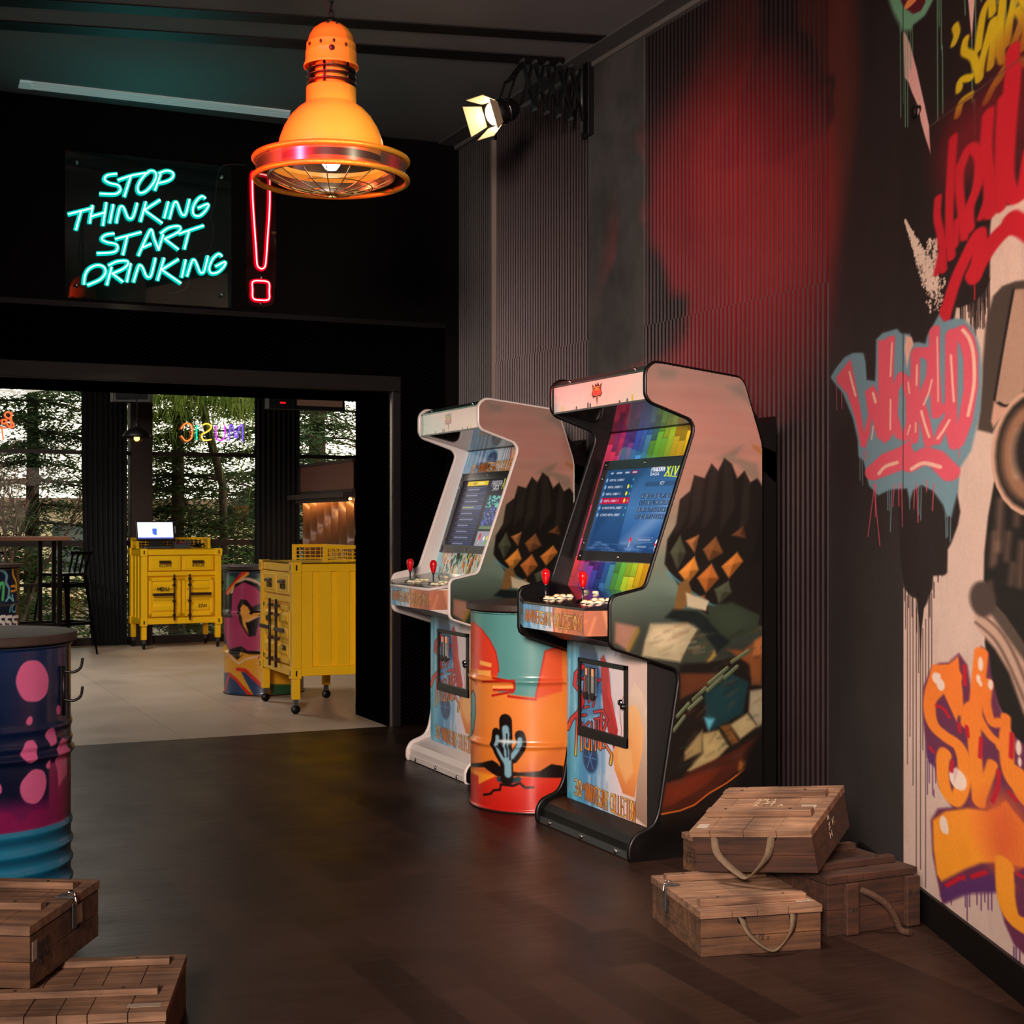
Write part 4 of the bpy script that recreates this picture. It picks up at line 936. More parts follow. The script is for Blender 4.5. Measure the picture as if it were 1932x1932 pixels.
def arcade(loc, label, white, name='arcade_machine'):
    t = thing(name, label, 'arcade machine', loc, group=None)
    mt = m_white if white else m_blk; W = AW
    art_mask = lambda X, Z: INP(X, Z)
    for y, oy, nm in ((0.0,-.0015,'side_panel'), (W-.018,None,'side_panel')):
        mb = MB().prism(PR, y, y+.018, 'y'); p = fixn(mb.build(nm, mt, t))
        if oy is not None:
            def mk():
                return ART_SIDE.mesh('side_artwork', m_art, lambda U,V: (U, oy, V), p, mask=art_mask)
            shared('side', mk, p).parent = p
        mid = y+.009
        MB().tube([(x,mid,z) for x,z in PR[:-1] if z > -.01], .0105, 8, closed=True).build('edge_trim', mt, p)
    # body
    mb = MB(); mb.prism([(.34,.13),(.34,.72),(.36,1.0),(.56,1.55),(.655,1.52),(.655,.0),(.12,.0),(.13,.10)], .02, W-.02, 'y')
    mb.prism([(.11,1.735),(.11,1.80),(.46,1.78),(.60,1.62),(.655,1.66),(.655,1.4),(.40,1.60)], .02, W-.02, 'y')
    fixn(mb.build('cabinet_back', m_blk, t))
    # kick box
    MB().prism([(KX+.004,.112),(KX+.004,.76),(.34,.80),(.34,.112)], .054, .712, 'y').build('kick_box', mat('kick_box_side',(18,16,16),.6), t)
    shared('kick', lambda: kc.mesh('kick_artwork', m_art, lambda U,V: (KX, U, V), t, mask=lambda U,V: (U > .054)&(U < .712)&(V > .112)), t).parent = t
    # base tray
    mb = MB().prism([(.012,.03),(.012,.060),(.030,.086),(.10,.110),(.20,.13),(.20,.03)], .018, W-.018, 'y'); fixn(mb.build('base_tray', mt, t))
    b = MB().box(.006,.02,.02,W-.02,.004,.030).build('toe_strip', m_grey if not white else m_white, t)
    for y in (.12,.40,.68): MB().lathe([(.0005,-.006),(.010,-.005),(.010,.0),(.007,.004)], (.004,y,.018), 12, 'x').build('bolt', m_chrome, b)
    # coin door
    co_ = [kick([q])[0] for q in ((497,362),(838,455),(838,918),(505,820))]
    y0, y1 = min(p[0] for p in co_), max(p[0] for p in co_); z0, z1 = .385, .70
    f = MB(); f.box(KX-.010,KX+.002,y0,y0+.022,z0,z1); f.box(KX-.010,KX+.002,y1-.016,y1,z0,z1); f.box(KX-.010,KX+.002,y0,y1,z1-.018,z1); f.box(KX-.012,KX+.002,y0,y1,z0,z0+.040)
    d = f.build('coin_door_frame', m_blk, t, bevel=.002)
    for k in range(2):
        yy = y1-.092-k*.052; zz = z1-.058
        q = MB().box(KX-.018,KX,yy-.015,yy+.015,zz-.085,zz+.028).build('coin_slot', m_chrome if k else m_grey, d, bevel=.004)
        MB().box(KX-.020,KX-.016,yy-.004,yy+.004,zz-.004,zz+.022).build('slot_light', mat('slot_glow',(220,120,70),.3,emit=(255,120,60),es=.7), q)
        MB().box(KX-.026,KX-.014,yy-.014,yy+.014,zz-.100,zz-.072).build('coin_return', m_blk, q, bevel=.004)
    MB().lathe([(.0005,-.014),(.010,-.012),(.013,0)], (KX,y0+.055,z0+.17), 16, 'x').build('lock', m_chrome, d)
    MB().lathe([(.0005,-.030),(.010,-.026),(.012,0)], (KX,y0+.012,z0+.16), 16, 'x').build('lock', m_blk, d)
    # control deck
    dk = MB(); poly = [(p[0],p[1]) for p in CF]+[(.13,.788),(.13,.012)]
    n = len(poly); zt = lambda x: .936+(x+.175)*.16
    dk.add([(x,y,zt(x)) for x,y in poly]+[(x,y,zt(x)-.014) for x,y in poly], [list(range(n)), [n+i for i in range(n)][::-1]]+[(i,n+i,n+(i+1)%n,(i+1)%n) for i in range(n)])
    deck = fixn(dk.build('control_deck', mat('deck_gloss',(20,16,26),.12,coat=.8) if not white else mat('deck_pale',(96,110,108),.25,coat=.4), t))
    if white: 
        e = MB().tube([(x-.001,y,zt(x)-.006) for x,y in CF], .0075, 8); e.build('deck_edge', m_white, deck)
    un = MB(); un.add([(x+.003,y,.932) for x,y in poly]+[(x+.003,y,.832) for x,y in CF[:1]+CF[1:3]+CF[3:]]+[(.10,.788,.76),(.10,.012,.76)], [list(range(n))[::-1], [n+i for i in range(n)]]+[(i,(i+1)%n,n+(i+1)%n,n+i) for i in range(n)])
    fixn(un.build('control_box', mt, t))
    f_, tot = cf_pos(.0015)
    shared('cf', lambda: cf.mesh('control_front_artwork', m_art, f_, t, mask=lambda U,V: (U < tot)&(V > .002)&(V < .094)), t).parent = t
    # sticks and buttons
    for (jx,jy) in ((-.07,.565),(-.07,.245)):
        zz = zt(jx); j = MB().lathe([(.0005,.001),(.030,.002),(.030,.0),(.006,.006)], (jx,jy,zz), 24).build('joystick_washer', m_blk, t)
        MB().lathe([(.004,0),(.004,.04),(.0065,.042),(.0065,.052)], (jx,jy,zz), 12).build('joystick_shaft', m_chrome, j)
        MB().lathe([(.0005,0),(.009,.001),(.0125,.012),(.017,.030),(.0185,.043),(.016,.055),(.009,.062),(.0005,.064)], (jx,jy,zz+.048), 24).build('joystick_knob', m_redball, j)
        for bi,(dx,dy) in enumerate(((-.030,-.075),(-.030,-.115),(-.015,-.155),(.012,-.075),(.020,-.112),(.030,-.150))):
            if jy+dy < .05: continue
            zz = zt(jx+dx)
            b_ = MB().lathe([(.0005,.009),(.010,.0092),(.0115,.006),(.0115,.004),(.0165,.004),(.0175,0)], (jx+dx,jy+dy,zz), 20).build('button', m_btn, t)
            MB().lathe([(.0005,.0115),(.009,.011),(.0105,.009)], (jx+dx,jy+dy,zz), 16).build('button_cap', m_btn2 if not white else mat('green_cap',(120,170,90),.25), b_)
    for yy in (.36,.44): MB().lathe([(.0005,.010),(.011,.0095),(.014,0)], (.045,yy,zt(.045)), 16).build('start_button', m_btn, t)
    # sloping face
    Cv = B_ if white else R_
    fp = face_pos(0)
    Cv.mesh('face_artwork', m_art_glow, lambda U,V: (PX0+(PX1-PX0)*V/FL_, .018+U, PZ0+(PZ1-PZ0)*V/FL_), t)
    bz = MB(); t0, t1, u0, u1 = .195, .815, .035, .725
    def sl(tt, u, off): p = face(tt, off); return (p[0], .018+u, p[1])
    def frame(mb, t0,t1,u0,u1,w,o0,o1):
        for a,b,c,d in ((t0,t1,u0,u0+w),(t0,t1,u1-w,u1),(t0,t0+w/FL_,u0,u1),(t1-w/FL_,t1,u0,u1)):
            vs = [sl(tt,uu,oo) for oo in (o0,o1) for tt,uu in ((a,c),(a,d),(b,d),(b,c))]
            mb.add(vs, [(0,1,2,3),(7,6,5,4),(0,4,5,1),(1,5,6,2),(2,6,7,3),(3,7,4,0)])
    frame(bz, t0,t1,u0,u1,.040,.001,.012); be = fixn(bz.build('screen_bezel', mat('bezel_dark',(62,64,66),.25,metal=.5), t))
    for tt,uu in ((t0+.025,u0+.02),(t0+.025,(u0+u1)/2),(t0+.025,u1-.02),(t1-.025,u0+.02),(t1-.025,(u0+u1)/2),(t1-.025,u1-.02),(.30,u1-.02),(.70,u1-.02)):
        p = sl(tt,uu,.013); MB().sphere(p, .007, 10, 6, (.6,1,1)).build('bezel_bolt', m_chrome, be)
    mb = MB(); mb.add([sl(tt,uu,.004) for tt,uu in ((t0,u0),(t0,u1),(t1,u1),(t1,u0))], [(0,1,2,3)]); mb.build('screen_surround', m_blk, be)
    sc = screen_one() if white else screen_two()
    L0 = face(SC0,.006)
    sc.mesh('screen', m_screen, lambda U,V: (L0[0]+(PX1-PX0)*V/FL_, .018+SU0+U, L0[1]+(PZ1-PZ0)*V/FL_), t, label='lit game menu screen')
    # hood
    mb = MB(); mb.add([(.345,.018,1.628),(.345,W-.018,1.628),(.078,W-.018,1.702),(.078,.018,1.702)], [(0,1,2,3)]); mb.build('hood_underside', m_mirror, t)
    mq = marquee_canvas(white)
    mq.mesh('marquee', mat('marquee_print', attr='paint', rough=.2, emit_attr=.06), lambda U,V: (.074, .018+U, 1.704+V), t)  # faint glow put into the marquee print
    mb = MB().prism([(.074,1.808),(.074,1.816),(.104,1.836),(.46,1.795),(.46,1.78),(.11,1.80)], .018, W-.018, 'y'); top = fixn(mb.build('top_strip', mat('strip_teal',(70,96,92),.25,metal=.5), t))
    for yy in (.12,.66): MB().sphere((.086,yy,1.826), .008, 10, 6).build('bolt', m_chrome, top)
    MB().box(.072,.080,.018,W-.018,1.699,1.706).build('marquee_edge', m_grey, t)
    return t
arcade((AX,AY,0), 'black-edged arcade machine with rainbow panel, nearer of the two', False)
arcade((2.705,6.40,0), 'white-edged arcade machine with white base, beyond the orange barrel', True)
# ------------------------------------------------------------------ neon signs on the back wall
NY = YB-.045
def nx(l, y=NY, k=3.019): return [ony(px/k, py/k, y) for px,py in l]
m_tcore = emat('teal_neon_core', (170,255,245), 2.2); m_thalo = emat('teal_jacket_halo', (0,190,175), 1.0)
m_rcore = emat('red_neon_core', (255,170,160), 2.3); m_rhalo = emat('red_jacket_halo', (235,0,30), .9)
m_acry = glassmat('clear_acrylic', (225,240,238), .06, .018, (60,150,140))
def neon(parent, name, strokes, yy, core, halo, rc=.0052, rh=.0135, k=3.019, smooth=True, closed=False):
    a, b = MB(), MB()
    for s in strokes:
        p = nx(s, yy, k)
        if smooth and len(p) > 2: p = cat(p, closed, 6)
        a.tube(p, rc, 8, closed=closed)
        b.tube([(x,y+.009,z) for x,y,z in p], rh, 8, closed=closed)  # jacket tube behind the core; the neon's halo is put into its width
    t = a.build(name, core, parent, world=True); b.build('jacket_halo', halo, t, world=True); return t
LET = {
'word_stop':[[(668,990),(612,998),(595,1023),(625,1043),(672,1055),(685,1083),(655,1105),(568,1103)],[(672,1026),(750,1000),(832,986)],[(745,1003),(708,1120)],[(855,972),(815,1008),(785,1060),(792,1097),(830,1090),(872,1045),(890,1000),(878,976),(855,972)],[(915,990),(882,1084)],[(903,988),(950,972),(985,985),(982,1012),(950,1032),(903,1043)]],
'word_thinking':[[(388,1220),(532,1184)],[(462,1202),(432,1310)],[(528,1168),(510,1272)],[(606,1152),(586,1285)],[(515,1234),(600,1210)],[(646,1163),(625,1270)],[(662,1270),(680,1190),(695,1175),(708,1190),(728,1238),(748,1245),(762,1225),(782,1155)],[(832,1148),(800,1262)],[(913,1138),(822,1197)],[(822,1197),(926,1272)],[(960,1148),(935,1242)],[(965,1247),(988,1165),(1002,1150),(1012,1162),(1032,1215),(1048,1226),(1060,1212),(1080,1133)],[(1172,1132),(1150,1118),(1118,1145),(1098,1190),(1106,1225),(1140,1228),(1175,1195),(1185,1162),(1128,1185)]],
'word_start':[[(652,1330),(602,1338),(580,1362),(610,1380),(662,1392),(668,1420),(640,1438),(552,1443)],[(656,1362),(806,1322)],[(726,1343),(700,1452)],[(788,1456),(835,1350),(862,1308),(878,1360),(905,1426)],[(812,1410),(862,1388)],[(930,1335),(902,1424)],[(915,1330),(960,1298),(1012,1288),(1028,1300),(1010,1325),(935,1362)],[(940,1362),(1018,1422)],[(1018,1332),(1162,1284)],[(1076,1318),(1050,1419)]],
'word_drinking':[[(478,1620),(484,1570),(508,1530),(555,1510),(592,1522),(600,1555),(570,1592),(498,1624)],[(636,1520),(608,1624)],[(618,1512),(665,1490),(720,1486),(728,1505),(700,1532),(635,1560)],[(642,1560),(702,1607)],[(745,1500),(722,1606)],[(760,1607),(788,1520),(802,1512),(815,1530),(832,1570),(850,1580),(864,1560),(886,1468)],[(935,1468),(897,1597)],[(1018,1476),(920,1537)],[(920,1537),(1032,1614)],[(1058,1478),(1035,1580)],[(1065,1574),(1092,1492),(1106,1480),(1118,1498),(1138,1548),(1152,1554),(1164,1540),(1185,1456)],[(1266,1462),(1246,1446),(1212,1475),(1192,1525),(1202,1555),(1238,1552),(1274,1520),(1282,1492),(1228,1518)]]}
P = nx([(370,858),(1312,945),(1318,1748),(372,1702)], NY+.02)
x0 = min(p[0] for p in P); x1 = max(p[0] for p in P); z0 = min(p[2] for p in P); z1 = max(p[2] for p in P); z0 = (P[2][2]+P[3][2])/2; z1 = (P[0][2]+P[1][2])/2
t = thing('neon_sign', 'teal neon sign reading STOP THINKING START DRINKING on clear acrylic', 'neon sign', ((x0+x1)/2, NY+.02, z0))
for n_, s_ in LET.items(): neon(t, n_, s_, NY, m_tcore, m_thalo)
MB().box(x0,x1,NY+.020,NY+.025,z0,z1).build('acrylic_panel', m_acry, t, world=True)
for x in (x0+.06,x1-.06):
    for z in (z0+.07,z1-.07): MB().lathe([(.0005,-.03),(.011,-.03),(.011,.02)], (x,NY+.02,z), 14, 'y').build('standoff', m_chrome, t, world=True)
MB().tube(cat(nx([(1400,940),(1300,938),(1255,960),(1235,1030),(1225,1150),(1200,1230),(1215,1300),(1195,1420),(1110,1470),(1060,1640),(960,1670)], NY+.035)), .003, 6).build('cord', mat('thin_wire',(70,60,60),.5), t, world=True)
t = thing('neon_exclamation_mark', 'red neon exclamation mark beside the teal sign', 'neon sign', ony(490,575,NY+.02))
neon(t, 'stroke', [[(1440,988),(1438,1100),(1444,1220),(1458,1420),(1464,1505),(1480,1528),(1500,1528),(1513,1500),(1522,1380),(1535,1180),(1536,1060),(1534,1010),(1515,998),(1470,990)]], NY, m_rcore, m_rhalo, closed=True)
neon(t, 'dot', [[(1440,1605),(1485,1600),(1530,1610),(1533,1660),(1530,1705),(1485,1710),(1442,1700),(1438,1650)]], NY, m_rcore, m_rhalo, closed=True)
q = nx([(1408,975),(1570,975),(1575,1500),(1560,1740),(1490,1750),(1420,1742),(1400,1600)], NY+.02)
MB().prism([(p[0],p[1]) for p in fillet([(p[0],p[2]) for p in q], .04)], NY+.020, NY+.024, 'y').build('acrylic_panel', glassmat('clear_acrylic_red', (240,228,228), .05, .03, (150,40,50)), t, world=True)
for a in ((1486,1730),(1490,1580)): MB().lathe([(.0005,-.01),(.008,-.01),(.008,.03)], nx([a])[0], 12, 'y').build('standoff', m_chrome, t, world=True)

# ------------------------------------------------------------------ big pendant lamp
lx, ly = camxy(-.682, 5.5)
t = thing('pendant_lamp', 'large yellow industrial pendant lamp hanging on a chain from the ceiling', 'pendant lamp', (lx,ly,2.53))
m_yel = mat('lamp_yellow', (250,158,52), .42, coat=.2, noise=.03)
m_brass = mat('lamp_brass', (200,140,40), .4, metal=.5, bump=.3, bscale=200)
m_alu = mat('spun_aluminium', (190,186,180), .22, metal=1.0)
Z = lambda z: z-2.53
MB().lathe([(.206,Z(2.600)),(.203,Z(2.64)),(.193,Z(2.69)),(.176,Z(2.735)),(.152,Z(2.775)),(.124,Z(2.805)),(.100,Z(2.822)),(.094,Z(2.828)),(.0935,Z(2.885)),(.09,Z(2.888)),(.06,Z(2.888))], (0,0,0), 72).build('shade', m_yel, t)
core = MB().lathe([(.060,Z(2.88)),(.060,Z(2.975))], (0,0,0), 36).build('neck_core', m_yel, t)
for k in range(5):
    a = 2*PI*k/5+.3; MB().tube([(.078*math.cos(a),.078*math.sin(a),Z(2.885)),(.078*math.cos(a),.078*math.sin(a),Z(2.972))], .005, 8).build('neck_bolt', m_blk, core)
for z in (2.905,2.928,2.951):
    MB().lathe([(.062,Z(z)),(.090,Z(z-.003)),(.0935,Z(z)),(.090,Z(z+.003)),(.062,Z(z+.002))], (0,0,0), 48).build('cooling_fin', mat('fin_black',(20,18,18),.35), t)
cap = MB().lathe([(.100,Z(2.968)),(.104,Z(2.962)),(.103,Z(2.970)),(.097,Z(2.985)),(.0955,Z(3.018)),(.096,Z(3.020)),(.094,Z(3.023)),(.0925,Z(3.050)),(.0928,Z(3.052)),(.089,Z(3.055)),(.082,Z(3.082)),(.068,Z(3.106)),(.045,Z(3.124)),(.02,Z(3.134)),(.0005,Z(3.136))], (0,0,0), 64).build('cap', m_yel, t)
va = math.atan2(-ly, -lx)
for k,(da,z,r,sx) in enumerate(((-.42,3.036,.0965,.005),(.10,3.038,.0965,.005),(.60,3.030,.0965,.005),(-1.0,3.036,.0965,.005),(.02,3.010,.0985,.011),(-.25,3.118,.056,.005),(.35,3.115,.06,.004))):
    a = va+da; MB().sphere((r*.985*math.cos(a), r*.985*math.sin(a), Z(z)), 1, 12, 8, (sx,sx,sx*1.5 if sx < .01 else sx)).build('vent_hole', mat('hole_black',(8,6,6),.6), cap)
MB().lathe([(.0005,.0),(.018,.0),(.020,.012),(.012,.02),(.0005,.02)], (0,0,Z(3.132)), 16).build('hanger_boss', m_blk, cap)
# rings: two brass hoops, a clear band between them, skirt below
for z in (2.612,2.541):
    MB().tube([(.287*math.cos(2*PI*k/72),.287*math.sin(2*PI*k/72),Z(z)) for k in range(72)], .0105, 10, closed=True).build('rim_ring', m_brass, t)
MB().lathe([(.281,Z(2.612)),(.281,Z(2.541))], (0,0,0), 96).build('clear_band', glassmat('lamp_band', (176,170,166), .04, .10, (80,66,56), .25), t)
MB().lathe([(.206,Z(2.602)),(.230,Z(2.575)),(.238,Z(2.560)),(.240,Z(2.556))], (0,0,0), 72).build('reflector_lip', m_yel, t)
MB().lathe([(.234,Z(2.548)),(.225,Z(2.58)),(.19,Z(2.64)),(.12,Z(2.70)),(.05,Z(2.72)),(.0005,Z(2.722))], (0,0,0), 72).build('reflector', m_alu, t)
MB().lathe([(.240,Z(2.552)),(.236,Z(2.546)),(.231,Z(2.550))], (0,0,0), 72).build('reflector_rim', m_chrome, t)
MB().lathe([(.0005,Z(2.575)),(.02,Z(2.580)),(.034,Z(2.60)),(.036,Z(2.63)),(.022,Z(2.67)),(.02,Z(2.72))], (0,0,0), 32).build('bulb', mat('bulb_frost',(240,236,230),.3,emit=(255,240,220),es=14), t)
g = MB()
for k in range(8):
    a = PI*k/8; pts = []
    for j in range(-12,13):
        s_ = j/12; pts.append((.235*s_*math.cos(a), .235*s_*math.sin(a), Z(2.548)-.062*(1-s_*s_)))
    g.tube(pts, .0022, 6)
for rr_ in (.08,.155,.235): g.tube([(rr_*math.cos(2*PI*k/48), rr_*math.sin(2*PI*k/48), Z(2.548)-.062*(1-(rr_/.235)**2)) for k in range(48)], .0024, 6, closed=True)
g.build('wire_guard', mat('guard_wire',(150,130,80),.3,metal=.9), t)
for k in range(3):
    a = va-.95+2*PI*k/3; MB().bar((.235*math.cos(a),.235*math.sin(a),Z(2.555)),(.285*math.cos(a),.285*math.sin(a),Z(2.61)), .012, .008).build('guard_clip', mat('clip_bronze',(90,50,24),.4,metal=.6), t)
ch = MB(); z = 3.150; k = 0
while z < HC-.02:
    pts = []
    for j in range(14):
        a = 2*PI*j/14; u, v = .0075*math.cos(a), .0165*math.sin(a)+(.004 if math.sin(a) > 0 else -.004)
        pts.append(((u if k % 2 == 0 else 0),(0 if k % 2 == 0 else u), Z(z+.016)+v))
    ch.tube(pts, .0024, 6, closed=True); z += .029; k += 1
ch.build('chain', m_blk, t)
MB().tube(cat([(0,0,Z(3.15)),(-.012,.004,Z(3.19)),(-.03,.008,Z(3.26)),(-.02,.004,Z(3.4)),(0,0,Z(HC-.005))]), .0032, 8).build('cord', mat('cord_wine',(70,16,22),.5), t)

# ------------------------------------------------------------------ stage light on a scissor arm, high on the pillar
m_bk2 = mat('stage_black', (10,9,9), .45)
t = thing('stage_light', 'black stage spotlight with barn doors on a scissor arm', 'stage light', (XW-.02,6.62,3.24))
M3 = lambda x,y,z: (x-(XW-.02), y-6.62, z-3.24)
MB().box(-.030,.005,-.03,.05,-.01,.40).build('wall_bracket', m_bk2, t, bevel=.004)
MB().tube([(-.045,.01,.0),(-.045,.01,.37)], .009, 10).build('slide_rod', m_grey, t)
n = 5; L = .34
for k in range(n):
    xa, xb = -.05-L*k/n, -.05-L*(k+1)/n
    za, zb = .06+.008*k, .33-.002*k
    for sgn, yo in ((0,-.012),(1,.012)):
        p, q = ((xa,yo,za),(xb,yo,zb)) if sgn == 0 else ((xa,yo,zb),(xb,yo,za))
        MB().bar(p, q, .010, .026, (0,1,0)).build('scissor_link', m_bk2, t)
    MB().tube([(xb,-.026,zb),(xb,.026,zb)], .009, 10).build('pivot_pin', m_grey, t); MB().tube([(xb,-.026,za),(xb,.026,za)], .009, 10).build('pivot_pin', m_grey, t)
hc = Vector((-.52,-.02,.045)); hd = Vector((-.80,-.25,-.34)).normalized()
hrot = hd.to_track_quat('Z','Y').to_matrix().to_4x4(); HM = Matrix.Translation(hc) @ hrot
MB().lathe([(.0005,-.11),(.04,-.105),(.058,-.07),(.062,.0),(.062,.05),(.056,.052),(.054,.02)], (0,0,0), 32, M=HM).build('lamp_head', m_bk2, t)
y_ = MB()
for s_ in (-1,1): y_.bar(tuple(hc+Vector((0,.068*s_,0))), tuple(hc+Vector((.06,.062*s_,.17))), .020, .006, (1,0,0))
y_.bar(tuple(hc+Vector((.06,-.062,.17))), tuple(hc+Vector((.06,.062,.17))), .022, .006); y_.bar(tuple(hc+Vector((.06,0,.17))), (-.39,0,.30), .02, .02); y_.build('yoke', m_bk2, t)
MB().lathe([(.0005,.045),(.054,.045)], (0,0,0), 32, M=HM).build('lens', emat('hot_lens',(255,226,180),26), t)
m_door = mat('barn_door', (240,214,176), .35)
for k in range(4):
    a = k*PI/2; c_, s_ = math.cos(a), math.sin(a); e = Vector((c_,s_,0)); f_ = Vector((-s_,c_,0)); w0, w1, l = .05, .062 if k % 2 else .075, .085
    pts = [e*.058-f_*w0+Vector((0,0,.052)), e*.058+f_*w0+Vector((0,0,.052)), e*.098+f_*w1+Vector((0,0,.052+l)), e*.098-f_*w1+Vector((0,0,.052+l))]
    pts2 = [p+e*.003 for p in pts]
    mb = MB().add([tuple(HM @ p) for p in pts+pts2], [(0,1,2,3),(7,6,5,4),(0,4,5,1),(1,5,6,2),(2,6,7,3),(3,7,4,0)]); fixn(mb.build('barn_door', m_door, t))
MB().tube([tuple(HM @ Vector((.064*math.cos(a_),.064*math.sin(a_),-.02))) for a_ in [i*PI/8 for i in range(16)]], .003, 6, closed=True).build('safety_ring', m_chrome, t)
pl = Vector((XW-.02,6.62,3.24))+hc+hd*.14
STAGE_POS, STAGE_DIR = tuple(pl), tuple(hd)

# ------------------------------------------------------------------ oil drum tables
def drum_prof(h, R=.29, style='two'):
    p = [(.0005,.0),(R-.004,.0),(R+.004,.004),(R+.005,.010),(R-.001,.016)]
    z = .02
    if style == 'two': ribs = [(h*.335,.012),(h*.655,.012)]
    else: ribs = [(.05,.006),(.11,.008),(.17,.008),(.23,.008),(.29,.006),(h*.60,.013),(h*.64,.006),(h*.70,.005)]
    n = 220
    for i in range(n+1):
        z = .018+(h-.036)*i/n; r = R
        for zz, a in ribs: r += a*math.exp(-((z-zz)/.011)**2)
        p.append((r, z))
    p += [(R-.001,h-.016),(R+.005,h-.010),(R+.004,h-.004),(R-.004,h),(.0005,h)]
    return p
def drum(name, label, X, D, h, paint, style='two', lid=(58,46,42), lidR=.31, res=.003, phase=0.0):
    x, y = camxy(X, D); R = .29; t = thing(name, label, 'barrel table', (x,y,0))
    prof = [q for q in drum_prof(h, R, style) if q[0] > R-.02]
    zs = np.array([q[1] for q in prof]); rs__ = np.array([q[0] for q in prof]); o = np.argsort(zs, kind='stable')
    tow = math.atan2(-y, -x)
    c = Canvas(-PI*R, PI*R, 0, h, res)          # u = arc length from the camera-facing meridian
    def at(l, ox, oy, k):
        out = []
        for px, py in l:
            px, py = ox+px/k, oy+py/k; xn = (px-CX)/FPX
            # ray against the cylinder
            dx, dy = xn*CP+SP, -xn*SP+CP; A = dx*dx+dy*dy; B = -2*(dx*x+dy*y); Cc = x*x+y*y-R*R; disc = B*B-4*A*Cc
            Dd = (-B-math.sqrt(max(disc,0)))/(2*A); hx, hy = dx*Dd-x, dy*Dd-y
            a = math.atan2(hy,hx)-tow; a = (a+PI)%(2*PI)-PI; lim = None
            if disc < 0:
                lim = (1 if (dx*(-y)-dy*(-x)) > 0 else -1)
            out.append((a*R, CAMH+(HORY-py)/FPX*Dd))
        return out
    paint(c, at)
    def pos(U, V):
        r = np.interp(V, zs[o], rs__[o]); A = U/R+tow
        return r*np.cos(A), r*np.sin(A), V
    c.mesh('drum', mat('drum_enamel', attr='paint', rough=.3, coat=.3, noise=.03), pos, t)
    m = MB().lathe([(R-.02,.003),(R+.004,.0),(R+.007,.006),(R,.014)], (0,0,0), 72).build('bottom_rim', mat('rim_'+name,(60,40,36),.4,metal=.4), t)
    MB().lathe([(.0005,h),(R-.004,h),(R+.005,h-.004),(R+.004,h-.012)], (0,0,0), 72).build('top_rim', m_blk, t)
    MB().lathe([(.0005,h+.0),(lidR-.003,h+.0),(lidR,h+.004),(lidR,h+.026),(lidR-.003,h+.029),(.0005,h+.029)], (0,0,0), 96, smooth=False).build('tabletop', mat('tabletop_'+name, lid, .5, noise=.2, nscale=20), t)
    return t
